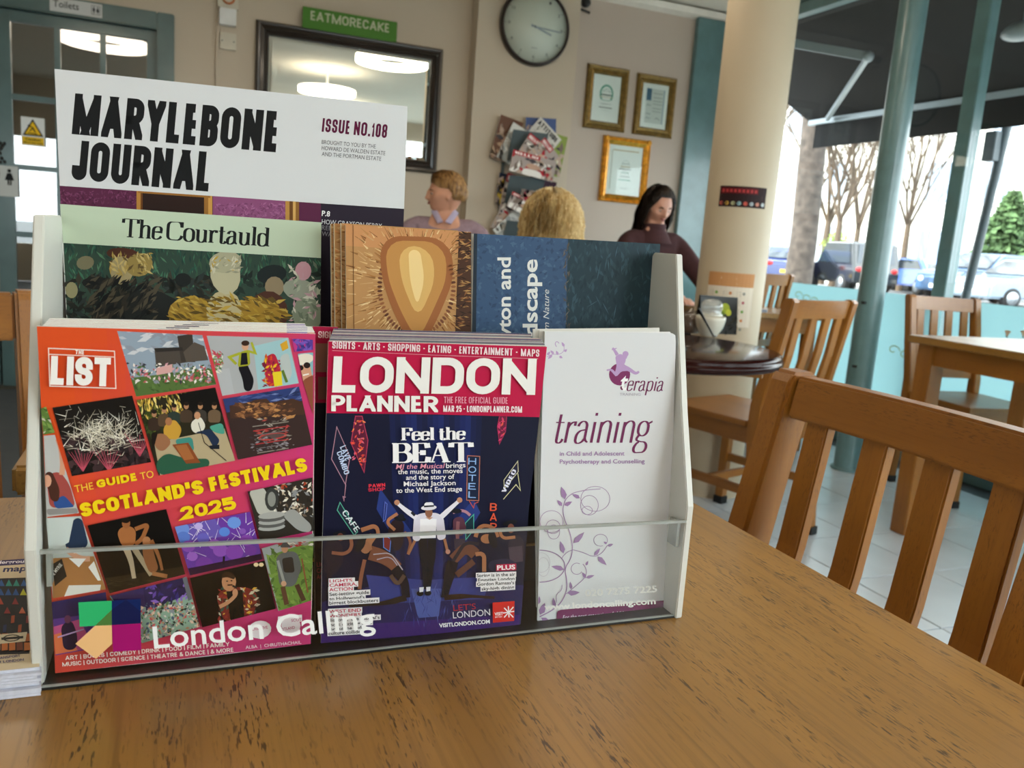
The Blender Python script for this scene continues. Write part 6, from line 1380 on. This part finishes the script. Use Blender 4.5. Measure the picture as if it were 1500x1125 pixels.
a, b_ = pxx(1417, 425, 4.75), pxx(1474, 190, 4.75); dd = (b_-a); a = a-dd*((a.z+.02)/dd.z)
o = thing('parasol_pole', 'thin dark leaning pole outside the window at the right', 'pole', a); keep(MB().tube([a, b_+dd*.1], .028, 12).build('pole', mat('dark_pole', (.22, .26, .28), .5)), o)
q = pxx(1449, 215, 4.70); keep(MB().box((q.x-.03, q.y-.06, q.z-.09), (q.x+.03, q.y+.02, q.z+.09)).build('junction_box', MATS['dark_pole'], None, bevel=.004), o)
# trees
BK = mat('bark', (.24, .21, .19), .95, var=.5, scale=14, bump=.6); BR = mat('twig_bark', (.30, .25, .20), .95, var=.2)
def bare_tree(label, base, h, r, n=10, spread=.5, lev=3, seed=1, fork=.3, m=BR, grp='bare street trees', trunkmat=None, lean=(0, 0)):
    rs = random.Random(seed); o = thing('bare_tree', label, 'tree', base, 0, grp); mb = MB(); tw = MB()
    L0 = V((lean[0], lean[1], h*fork)); pts = [V((0, 0, -.3)), L0*.35+V((r*.3, 0, 0)), L0*.7, L0]; mb.tube(pts, [r*1.15, r, r*.95, r*.85], 12)
    def grow(p, d, l, rr, k):
        q = [p]; 
        for j in range(3):
            d = (d+V((rs.gauss(0, .13), rs.gauss(0, .13), rs.gauss(.04, .08)))).normalized(); p = p+d*l/3; q.append(p)
        (mb if k >= lev-1 else tw).tube(q, [rr, rr*.85, rr*.7, rr*.55], 5, cap=False)
        if k > 0:
            for _ in range(rs.randint(3, 4)):
                t = rs.randint(1, 3); nd = (d+V((rs.gauss(0, spread), rs.gauss(0, spread), rs.uniform(-.1, .5)))).normalized(); grow(q[t], nd, l*.68, rr*.55, k-1)
    for i in range(n):
        a = 2*math.pi*i/n+rs.uniform(-.3, .3); grow(L0*rs.uniform(.8, 1), V((math.cos(a)*spread, math.sin(a)*spread, 1.1)).normalized(), h*.33, r*.45, lev)
    mb.build('trunk', trunkmat or m, o); tw.build('twigs', m, o); return o
b0 = pxx(1166, 415, 6.6); b0 = V((b0.x, b0.y, -.12)); top_ = pxx(1190, 190, 6.6)
bare_tree('thick barked street tree close outside, between pillar and awning', b0, 7.5, .15, 5, .45, 3, 3, .55, trunkmat=BK, lean=(top_.x-b0.x, (top_.y-b0.y)*.9))
for k, (x, y, d, h, r, s, lab) in enumerate(((1222, 385, 33, 14, .13, 5, 'spindly bare tree over the black car outside'), (1250, 385, 35, 14, .12, 6, 'bare many-stemmed tree left of the teal post outside'), (1206, 380, 38, 15, .16, 7, 'bare tree farther down the street beside the thick trunk'),
                                          (1322, 385, 36, 15, .13, 8, 'bare tree right of the teal post, before the white facade'), (1062, 380, 18, 9, .14, 9, 'sunlit bare tree seen in the window strip left of the pillar'), (1036, 380, 26, 12, .15, 10, 'farther bare tree in the window strip left of the pillar'))):
    p = ray(x, y); p = CAM+p*(d/p.dot(FW)); bare_tree(lab, (p.x, p.y, -.12), h, r, 7, .38, 3 if d < 20 else 2, s, .22)
lf = mat('evergreen_leaf', (.26, .36, .20), .8, var=.35, scale=3)
def bush(name, label, x, y, d, w, h, m, n, cone=False, seed=3):
    rs = random.Random(seed); p = CAM+ray(x, y)*(d/ray(x, y).dot(FW)); o = thing(name, label, 'tree' if cone else 'bush', (p.x, p.y, -.12)); mb = MB(); up = p.z+.12-h*.5
    for i in range(n):
        t = rs.random(); rr = (w/2)*((1-t)*.85+.12 if cone else math.sin(math.pi*min(1, t*.8+.2))**.5)*math.sqrt(rs.random()); a = rs.uniform(0, 6.283); c = V((rr*math.cos(a), rr*math.sin(a), up+t*h)); s = rs.uniform(.06, .13)*w*.55
        d1_ = V((rs.gauss(0, 1), rs.gauss(0, 1), rs.gauss(0, 1))).normalized()*s; d2_ = d1_.orthogonal().normalized()*s*.6; mb.add([c-d1_, c+d2_, c+d1_, c-d2_], [(0, 1, 2, 3)])
    mb.build('foliage', m, o); MB().tube([(0, 0, 0), (0, 0, up+h*.6)], .05*w, 8).build('stem', BR, o)
bush('evergreen_tree', 'bushy green tree outside at the far right, above the pale car', 1476, 340, 33, 3.2, 3.1, lf, 2600, True)
bush('hedge_bush', 'sunlit yellow green bush behind the black car', 1225, 362, 34, 1.6, 1.2, mat('lime_leaf', (.42, .50, .18), .8, var=.2), 500)
bush('hedge_bush', 'small green bush right of the thick tree trunk, across the road', 1285, 362, 34, 1.4, 1.0, lf, 350, seed=5)
# cars
TYRE = mat('tyre', (.07, .07, .075), .8); CG = mat('car_glass', (.12, .16, .20), .08, coat=.6)
RIM = mat('alloy_rim', (.6, .62, .64), .3, .8); TL = mat('tail_lamp', (.6, .06, .08), .3); HLM = mat('head_lamp', (.75, .78, .8), .15)
def car(label, x, y, d, rz, body, L=4.1, Wd=1.75, H=1.5, kind='hatch', plate=None):
    p = CAM+ray(x, y)*(d/ray(x, y).dot(FW)); o = thing('parked_car', label, 'car', (p.x, p.y, .121), R_(rz)); hl = L/2
    if kind == 'mini': side = [(-hl, .35), (-hl, .75), (-hl+.08, 1.0), (-hl+.30, H), (.25, H), (.75, 1.0), (hl-.15, .88), (hl, .7), (hl, .3)]; win = [(-hl+.28, 1.02), (-hl+.42, H-.08), (.2, H-.08), (.62, 1.02)]
    elif kind == 'suv': side = [(-hl, .4), (-hl, .95), (-hl+.15, 1.1), (-hl+.5, H), (.35, H), (1.0, 1.08), (hl-.15, .98), (hl, .8), (hl, .32)]; win = [(-hl+.5, 1.12), (-hl+.7, H-.1), (.3, H-.1), (.85, 1.12)]
    else: side = [(-hl, .35), (-hl, .85), (-hl+.25, .98), (-hl+.75, H), (.3, H), (1.0, .95), (hl-.2, .82), (hl, .65), (hl, .28)]; win = [(-hl+.55, .99), (-hl+.9, H-.08), (.25, H-.08), (.8, .97)]
    MB().prism([(q[0], -Wd/2, q[1]) for q in side], (0, Wd, 0)).build('body', body, o, bevel=.06, seg=3)
    for s in (-1, 1):
        MB().prism([(q[0], s*(Wd/2+.004), q[1]) for q in win], (0, s*.012, 0)).build('side_window', CG, o)
        for wx in (-hl+.75, hl-.78):
            t = MB().lathe([(0, -.11), (.28, -.11), (.32, -.07), (.32, .07), (.28, .11), (0, .11)], n=20).build('wheel', TYRE, o); t.rotation_euler = (R_(90), 0, 0); t.location = (wx, s*(Wd/2-.09), .32)
            r = MB().lathe([(0, .0), (.2, .0), (.2, .02), (0, .035)], n=14).build('rim', RIM, t); r.location = (0, 0, -.13 if s > 0 else .112)
            if s > 0: r.rotation_euler = (R_(180), 0, 0); r.location = (0, 0, -.112)
        MB().ball((-hl+.01, s*(Wd/2-.2), .82), (.03, .12, .09)).build('tail_lamp', TL, o); MB().ball((hl-.03, s*(Wd/2-.25), .68), (.05, .15, .1)).build('head_lamp', HLM, o)
    a, b_ = side[2], side[3]; ex = .02; MB().prism([(a[0]+.03-ex, -Wd/2+.15, a[1]+.05), (a[0]+.03-ex, Wd/2-.15, a[1]+.05), (b_[0]-.03-ex, Wd/2-.22, b_[1]-.08), (b_[0]-.03-ex, -Wd/2+.22, b_[1]-.08)], (-.01, 0, 0)).build('rear_window', CG, o)
    a, b_ = side[4], side[5]; MB().prism([(b_[0]-.03, -Wd/2+.12, b_[1]+.05), (b_[0]-.03, Wd/2-.12, b_[1]+.05), (a[0]+.05, Wd/2-.2, a[1]-.06), (a[0]+.05, -Wd/2+.2, a[1]-.06)], (.03, 0, .03)).build('windscreen', CG, o)
    MB().box((-hl-.012, -.26, .5), (-hl-.002, .26, .62)).build('number_plate', mat('yellow_plate', (.85, .68, .15), .5), o); MB().box((hl+.002, -.26, .42), (hl+.012, .26, .54)).build('number_plate', mat('white_plate', (.85, .85, .82), .5), o)
    return o
CARB = mat('car_black', (.09, .10, .11), .15, coat=1); CARN = mat('car_blue', (.10, .16, .36), .15, coat=1); CARW = mat('car_white', (.42, .48, .54), .2, coat=1); CARS = mat('car_silver_blue', (.22, .32, .44), .25, 0, coat=1)
GD = 1.124
def gy(x, y): d = ray(x, y); return -GD/d.dot(V((0, 0, 1)))
car('black boxy small car outside, seen from behind with a yellow plate', 1243, 392, 30, 76, CARB, 3.7, 1.7, 1.75, 'mini')
car('light coloured car parked left of the blue one, behind the teal post', 1325, 402, 38, 60, CARW, 4.2, 1.75, 1.45)
car('mid blue car parked just right of the teal post', 1352, 404, 33, 70, mat('car_mid_blue', (.20, .32, .58), .15, coat=1), 4.1, 1.75, 1.4)
car('dark blue car with a yellow plate between the outside poles', 1398, 406, 34, 50, CARN, 4.2, 1.75, 1.45)
car('pale blue tall car parked under the green tree', 1446, 410, 28, 178, CARS, 4.4, 1.85, 1.65, 'suv')
car('white car cut off by the right edge of the picture', 1508, 420, 25, 170, CARW, 4.3, 1.8, 1.45)
car('small dark car glimpsed between the pillar and the thick tree', 1140, 395, 32, 60, CARN, 4.0, 1.7, 1.45)
# terrace opposite
FAC = mat('stucco_white', (.80, .79, .76), .9, var=.03); FAC2 = mat('stucco_cream', (.74, .70, .62), .9, var=.03); WG = mat('far_window', (.55, .60, .66), .3)
def facade(label, x0, x1, y, dep, H, m, nx, nz, rz=0, org=(0, 0)):
    o = thing('terrace_house', label, 'building', (org[0], org[1], .12), R_(rz))
    MB().box((x0, y, 0), (x1, y+dep, H)).build('wall', m, o); MB().box((x0-.1, y-.3, H-.6), (x1+.1, y-.01, H-.25)).build('cornice', m, o)
    w = (x1-x0)/nx
    for i in range(nx):
        for j in range(nz):
            cx, z = x0+w*(i+.5), 1.0+j*3.1
            f = MB().box((cx-.62, y-.08, z-.1), (cx+.62, y-.001, z+1.95)).build('window', WHITE, o); MB().box((cx-.5, y-.1, z), (cx-.03, y-.081, z+1.8)).build('pane', WG, f); MB().box((cx+.03, y-.1, z), (cx+.5, y-.081, z+1.8)).build('pane', WG, f)
    return o
facade('white terrace house straight across, behind the bare trees', -9, 3, 0, 8, 13, FAC, 5, 4, -64, (32.6, 28.8))
facade('white terrace house farther right with tall windows', -9, 3, 0, 8, 14, FAC, 5, 4, -64, (38.0, 17.7))
facade('cream terrace house far down the street, left of the white ones', -10, 4, 0, 8, 11, FAC2, 5, 3, -64, (26.3, 41.6))
facade('cream terrace house closing the view beyond the pillar', -12, 4, 0, 8, 12, FAC2, 6, 3, -20, (10, 54))
o = thing('street_lamp', 'slim grey lamp column outside between the two right hand poles', 'street lamp', (0, 0, 0)); p = CAM+ray(1398, 380)*(16/ray(1398, 380).dot(FW)); o.location = (p.x, p.y, -.12)
MB().tube([(0, 0, 0), (0, 0, 1.2), (0, 0, 5)], [.07, .05, .04], 10).build('column', mat('lamp_grey', (.4, .44, .46), .5), o); MB().ball((0, 0, 5.1), (.2, .2, .15)).build('head', MATS['lamp_grey'], o)
# ------------------------------------------------------------------ people
def skinned(verts, edges, radii, sub=2):
    me = bpy.data.meshes.new('s'); me.from_pydata([tuple(v) for v in verts], edges, []); o = bpy.data.objects.new('s', me); COL.objects.link(o)
    o.modifiers.new('k', 'SKIN'); sv = me.skin_vertices[0].data
    for i, r in enumerate(radii): sv[i].radius = r if isinstance(r, tuple) else (r, r)
    sv[0].use_root = True; s = o.modifiers.new('b', 'SUBSURF'); s.levels = sub; s.render_levels = sub
    dg = bpy.context.evaluated_depsgraph_get(); ev = o.evaluated_get(dg).to_mesh()
    r = ([v.co.copy() for v in ev.vertices], [tuple(p.vertices) for p in ev.polygons]); o.evaluated_get(dg).to_mesh_clear(); bpy.data.objects.remove(o); return r
def remeshed(mb, vox, smooth=4):
    me = bpy.data.meshes.new('r'); me.from_pydata(mb.v, [], mb.f); o = bpy.data.objects.new('r', me); COL.objects.link(o)
    m = o.modifiers.new('r', 'REMESH'); m.mode = 'VOXEL'; m.voxel_size = vox
    if smooth: s = o.modifiers.new('s', 'SMOOTH'); s.factor = .4; s.iterations = smooth
    dg = bpy.context.evaluated_depsgraph_get(); ev = bpy.data.meshes.new_from_object(o.evaluated_get(dg)); bpy.data.objects.remove(o)
    ev.polygons.foreach_set('use_smooth', [True]*len(ev.polygons)); return ev
def gs(d, c, s): c = V(c).normalized(); a = math.acos(max(-1, min(1, d.dot(c)))); return math.exp(-(a/s)**2)
def headr(d, fem=False):
    """skull and face as a radius along direction d; the face looks along +Y"""
    x, y, z = d; rx, ry, rz = .074, .093, .112
    if z < 0: k = 1-.30*(-z)**1.2*(1 if y > -.2 else .6); rx *= k; ry *= (1-.12*(-z) if y > 0 else 1-.25*(-z))
    r = 1/math.sqrt((x/rx)**2+(y/ry)**2+(z/rz)**2)
    r += .025*gs(d, (0, 1, -.22), .105)+.013*gs(d, (0, 1, -.04), .11)+.010*gs(d, (0, 1, .12), .1)    # nose
    for s in (-1, 1):
        r -= .011*gs(d, (s*.36, 1, .03), .17); r += .005*gs(d, (s*.36, 1, .24), .16)*(.6 if fem else 1); r += .005*gs(d, (s*.55, .9, -.25), .25); r += .008*gs(d, (s*.11, 1, -.27), .07)
        r += .0035*gs(d, (s*.33, 1, .02), .09)
    r += .0065*gs(d, (0, 1, -.44), .12)+.007*gs(d, (0, 1, -.56), .10)-.004*gs(d, (0, 1, -.66), .08)+.012*gs(d, (0, 1, -.95), .24)-.004*gs(d, (0, 1, -.5), .05)
    return r
def head_mb(mb, M, fem):
    n, m = 72, 54; vs = []
    for i in range(m+1):
        t = math.pi*i/m
        for k in range(n):
            a = 2*math.pi*k/n; d = V((math.sin(t)*math.sin(a), math.sin(t)*math.cos(a), math.cos(t))); vs.append(M@(d*headr(d, fem)))
    mb.add(vs, [(i*n+k, i*n+(k+1) % n, (i+1)*n+(k+1) % n, (i+1)*n+k) for i in range(m) for k in range(n)])
    for s in (-1, 1):
        for (oy, oz, rr) in ((-.008, .004, (.010, .018, .022)), (-.002, -.018, (.009, .011, .014)), (-.014, .012, (.014, .010, .016))):
            b = MB().ball((s*.072, oy, oz), rr, 10, 7); mb.add([M@V(q) for q in b.v], b.f)
def hairshell(M, m, root, cov, fall, thick, seed=1, strands=500, width=.005, wav=.01, part=0.0, nm='hair'):
    """cov(a) = how far down the skull (polar angle, deg) the hair lies at azimuth a (0 = face); fall(a) = metres it hangs below that"""
    rs = random.Random(seed); mb = MB(); n, k1, k2 = 56, 12, 8
    def pt(a, u, extra=0):
        c = R_(cov(a)); f = fall(a); tot = c*.11+f; s = u*tot
        if s <= c*.11:
            t = s/.11; d = V((math.sin(t)*math.sin(a), math.sin(t)*math.cos(a), math.cos(t))); r = headr(d)
            r = 1/math.sqrt((d.x/.076)**2+(d.y/.094)**2+(d.z/.113)**2); edge = min(1, (tot-s)/.03) if f < .02 else 1
            return d*(r+thick*(.45+.55*math.sin(min(1, t/1.2)*math.pi/2))*max(.15, edge)+extra)
        e = s-c*.11; p = pt(a, c*.11/tot*.9999, extra); o = V((p.x, p.y, 0)); o = o.normalized() if o.length > 1e-4 else V((0, 0, 0))
        return p+V((0, 0, -e))+o*(.012*math.sin(min(1, e/.12)*math.pi)+.10*max(0, e-.12))
    vs = []; N1 = 22
    for i in range(N1+1):
        for k in range(n): vs.append(M@pt(-math.pi+2*math.pi*k/n, .002+i/N1*.995, rs.uniform(-.0012, .0012)))
    mb.add(vs, [(i*n+k, i*n+(k+1) % n, (i+1)*n+(k+1) % n, (i+1)*n+k) for i in range(N1) for k in range(n)], True)
    for _ in range(strands):
        a = rs.uniform(-math.pi, math.pi); u0 = rs.uniform(.02, .5); u1 = min(1.03, u0+rs.uniform(.35, .8)); q = []; da = rs.gauss(0, .06); ex = rs.uniform(.0008, .005)
        for j in range(9):
            u = u0+(u1-u0)*j/8; q.append((a+da*j/4+part, u))
        prev = None; L = []
        for j, (aa, u) in enumerate(q):
            c = pt(aa, min(u, .999), ex+(wav*.3*math.sin(j*1.3+a*5))); c2 = pt(aa+.03, min(u, .999), ex); sd = (c2-c).normalized()*width*(.35+.65*math.sin(math.pi*(j+.6)/9.2)); L.append((M@(c-sd), M@(c+sd)))
        o = len(mb.v); mb.v += [tuple(p) for l in L for p in l]; mb.f += [(o+2*j, o+2*j+1, o+2*j+3, o+2*j+2) for j in range(8)]; mb.sm += [True]*8
    h = mb.build(nm, m, root); return h
def hairmat(name, a, b_):
    m, t, p = nt(name); tc = N(t, 'ShaderNodeTexCoord'); mp = N(t, 'ShaderNodeMapping'); mp.inputs['Scale'].default_value = (1, 1, .12); n = N(t, 'ShaderNodeTexNoise', i_Scale=90.0, i_Detail=3.0)
    r = N(t, 'ShaderNodeValToRGB'); r.color_ramp.elements[0].position = .35; r.color_ramp.elements[1].position = .65; r.color_ramp.elements[0].color = lin(a)+(1,); r.color_ramp.elements[1].color = lin(b_)+(1,)
    t.links.new(tc.outputs['Object'], mp.inputs[0]); t.links.new(mp.outputs[0], n.inputs[0]); t.links.new(n.outputs[0], r.inputs[0]); t.links.new(r.outputs[0], p.inputs['Base Color']); p.inputs['Roughness'].default_value = .45; return m
def figure(label, loc, body_rz, head_rz, tilt, head_z, skin, top, legs, wrists, fem=False, neckz=None, elbows=None, shw=.175, group=None, nk=.258):
    """seated person; joints in metres in the body's own frame (facing +Y, origin on the floor under the hips)"""
    root = thing('person', label, 'person', loc, R_(body_rz)); KEY = label.split(' ')[0]+'_figure'; nb = head_z-nk; sz = nb-.03
    hipz = .52; J = [V((0, 0, hipz)), V((0, .01, hipz+.17)), V((0, .0, nb-.19)), V((0, -.005, nb-.03)), V((0, .003, nb+.06)), V((0, .012, head_z-.12))]
    Rr = [(.15, .115), (.13, .095), (.145, .100), (.065, .055), (.050, .052), (.048, .050)]; E = [(0, 1), (1, 2), (2, 3), (3, 4), (4, 5)]
    elbows = elbows or [(-.27, .06, sz-.27), (.27, .06, sz-.27)]
    for s, e, w in ((-1, V(elbows[0]), V(wrists[0])), (1, V(elbows[1]), V(wrists[1]))):
        b = len(J); J += [V((s*shw*.62, -.005, sz-.022)), V((s*shw, 0, sz-.05)), e, w]; Rr += [(.034, .034), .050, .040, .026]; E += [(3, b), (b, b+1), (b+1, b+2), (b+2, b+3)]
        b = len(J); J += [V((s*.10, .10, hipz-.02)), V((s*.13, .43, .50)), V((s*.13, .45, .09)), V((s*.13, .57, .045))]; Rr += [(.095, .09), .062, .038, .032]; E += [(0, b), (b, b+1), (b+1, b+2), (b+2, b+3)]
    mb = MB(); v, f = skinned(J, E, Rr); mb.add(v, f)
    Mh = Matrix.Translation((0, .02, head_z-.115))@Matrix.Rotation(R_(head_rz-body_rz), 4, 'Z')@Matrix.Rotation(R_(-tilt), 4, 'X'); head_mb(mb, Mh, fem)
    for s, w, e in ((-1, V(wrists[0]), V(elbows[0])), (1, V(wrists[1]), V(elbows[1]))):      # hands: palm, four fingers of their own length, thumb from the side
        d = (w-e).normalized(); d = V((d.x, d.y, d.z*.3)).normalized(); sd = d.cross(V((0, 0, 1))).normalized(); upv = sd.cross(d); P0 = w+d*.01
        mb.tube([P0-d*.02, P0+d*.02, P0+d*.055, P0+d*.085], [.024, .030, .034, .028], 10)
        for k, ln in enumerate((.066, .076, .071, .056)):
            b0 = P0+d*.075+sd*((k-1.5)*.0185); mb.tube([b0-d*.02, b0+d*ln*.45+upv*.008, b0+d*ln*.8-upv*.002, b0+d*ln-upv*.014], [.009, .0088, .008, .0065], 8)
        mb.tube([P0+d*.015-sd*s*.015, P0+d*.045-sd*s*.042, P0+d*.078-sd*s*.050-upv*.008], [.013, .0105, .008], 8)
    me = remeshed(mb, .0058, 3); SKM = mat('skin_'+KEY, skin, .5, var=.05, scale=20); SKM.node_tree.nodes['Principled BSDF'].inputs['Subsurface Weight'].default_value = .08
    SKM.node_tree.nodes['Principled BSDF'].inputs['Subsurface Radius'].default_value = (.01, .004, .002)
    o = bpy.data.objects.new('body', me); COL.objects.link(o); me.materials.append(SKM); o.parent = root
    # jersey and trousers grown over the same joints
    ids = [0, 1, 2, 3]+[6, 7, 8, 9]+[14, 15, 16, 17]; mp = {a: i for i, a in enumerate(ids)}
    JJ = [J[i] for i in ids]; JJ[0] = V((0, 0, hipz-.02)); JJ[3] = JJ[3]+V((0, 0, .03))
    for a in (9, 17): JJ[mp[a]] = J[a-1]+(J[a]-J[a-1])*.90
    RR = [(.165, .13), (.148, .114), (.168, .122), (.080, .072), (.066, .066), .068, .056, .040, (.066, .066), .068, .056, .040]
    EE = [(mp[a], mp[b]) for a, b in E if a in mp and b in mp]; v, f = skinned(JJ, EE, RR); cl = MB().add(v, f)
    me = remeshed(cl, .009, 5); CM = mat('jersey_'+KEY, top, .9, var=.12, scale=60, bump=.4); g = bpy.data.objects.new('jersey', me); COL.objects.link(g); me.materials.append(CM); g.parent = root
    ids = [0]+[10, 11, 12]+[18, 19, 20]; mp = {a: i for i, a in enumerate(ids)}; JJ = [J[i] for i in ids]; RR = [(.165, .13), (.11, .105), .08, .055, (.11, .105), .08, .055]
    EE = [(mp[a], mp[b]) for a, b in E if a in mp and b in mp]; v, f = skinned(JJ, EE, RR); me = remeshed(MB().add(v, f), .012, 3); g = bpy.data.objects.new('trousers', me); COL.objects.link(g); me.materials.append(mat('trousers_'+KEY, legs, .9, var=.1, scale=40)); g.parent = root
    for s in (-1, 1): MB().ball((s*.13, .52, .05), (.048, .13, .049), 16, 9).build('shoe', BLACK, root)
    # face details
    ew = mat('eye_white', (.80, .78, .76), .25); iris = mat('iris', (.12, .10, .09), .2)
    def on(x, z, out=0): d = V((x, 1, z)).normalized(); return Mh@(d*(headr(d, fem)+out))
    for s in (-1, 1):
        c = on(s*.35, .025, -.0035); b = MB().ball((0, 0, 0), .0078, 12, 8); e = MB().add([Mh.to_3x3()@V(q)+c for q in b.v], b.f, True).build('eye', ew, root); c2 = on(s*.35, -.01, .003); MB().ball(c2, .0038, 10, 6).build('iris', iris, e)
        MB().tube([on(s*.22, .055, .001), on(s*.36, .085, .002), on(s*.49, .045, .001)], .0022, 6).build('eyelid', SKM, root)
        MB().tube([on(s*.18, .19, .002), on(s*.36, .25, .003), on(s*.54, .19, .001)], [.0022, .0035, .0018], 6).build('eyebrow', iris if fem else mat('brow_sandy', (.45, .32, .2), .8), root)
    lipm = mat('lips_'+KEY, (.62, .33, .31) if fem else (.62, .36, .32), .4)
    MB().tube([on(-.20, -.50, .000), on(-.08, -.475, .0015), on(0, -.485, .002), on(.08, -.475, .0015), on(.20, -.50, .000)], [.0015, .0032, .0036, .0032, .0015], 8).build('upper_lip', lipm, root)
    MB().tube([on(-.18, -.51, .000), on(0, -.55, .002), on(.18, -.51, .000)], [.0015, .0048, .0015], 8).build('lower_lip', lipm, root)
    return root, Mh, nb, on, CM
A_ = lambda a: abs((a+math.pi) % (2*math.pi)-math.pi)
# smiling man in profile, before the mirror
p = py(650, 254, 4.32)
root, Mh, nb, on, cm = figure('sandy haired man in a lavender jersey turning his head left and smiling', (p.x+.02, 4.32, 0), 162, 84, 0, p.z+.004, (.80, .58, .47), (.56, .47, .51), (.12, .13, .18), [(-.16, .33, .74), (.16, .33, .74)], elbows=[(-.29, .07, .80), (.29, .07, .80)], shw=.19, nk=.232)
hairshell(Mh, hairmat('hair_sandy', (.42, .29, .15), (.70, .53, .32)), root, lambda a: 50+18*min(1, A_(a)/.9)+38*min(1, max(0, A_(a)-1.55)/.3), lambda a: .001, .016, 3, 700, .004)
collar = MB()
for s in (-1, 1): collar.prism([(s*.050, .03, nb+.045), (s*.006, .095, nb-.025), (s*.034, .095, nb-.035), (s*.072, .03, nb+.025)], (0, .006, .004))
collar.build('shirt_collar', mat('collar_lilac', (.66, .62, .72), .8), root)
# blonde person seen from behind
p = py(813, 284, 2.95)
root, Mh, nb, on, cm = figure('blonde person with tousled short hair seen from behind, facing the man', (p.x, 2.95, 0), -14, -24, 0, p.z-.008, (.74, .50, .40), (.20, .19, .20), (.10, .11, .15), [(-.14, .34, .76), (.14, .34, .76)], fem=True, shw=.155)
hairshell(Mh, hairmat('hair_blonde', (.80, .66, .42), (1, .93, .74)), root, lambda a: 48+52*min(1, max(0, A_(a)-.4)/.6), lambda a: .03+.055*min(1, max(0, A_(a)-.9)/.6), .026, 4, 1500, .0045, .07)
# dark haired woman reading at the laptop
p = py(968, 273, 4.18)
root, Mh, nb, on, cm = figure('dark haired woman in a maroon roll neck jersey looking down at her laptop', (p.x-.02, 4.18, 0), 176, 183, 20, p.z+.002, (.78, .57, .48), (.25, .13, .14), (.10, .10, .13), [(-.12, .50, .775), (.13, .50, .775)], fem=True, elbows=[(-.25, .22, .84), (.25, .22, .84)], shw=.165, nk=.25)
hairshell(Mh, hairmat('hair_dark_brown', (.07, .045, .035), (.19, .125, .08)), root, lambda a: 44+52*min(1, max(0, A_(a)-.5)/.6), lambda a: .001+.24*min(1, max(0, A_(a)-1.0)/.3), .012, 5, 1100, .0045)
MB().tube([(0, .0, nb-.06), (0, .004, nb-.02), (0, .008, nb+.01), (0, .010, nb+.022), (0, .012, nb+.036), (0, .012, nb+.038)], [.115, .088, .068, .064, .065, .058], 28).build('roll_collar', cm, root)
MB().tube([Mh@V((.078, .004, -.006)), Mh@V((.080, .012, -.035))], [.007, .004], 8).build('earbud', WHITE, root)
MB().tube([Mh@V((-.078, .004, -.006)), Mh@V((-.080, .012, -.035))], [.007, .004], 8).build('earbud', WHITE, root)
# chairs under the seated people, mostly hidden by the leaflets
chair('oak chair under the man in the lavender jersey', (1.38, 4.42, 0), 162)
chair('oak chair under the blonde person', (1.30, 2.80, 0), -14, h=.86)
chair('oak chair under the woman in the maroon jersey', (2.50, 4.35, 0), 176)
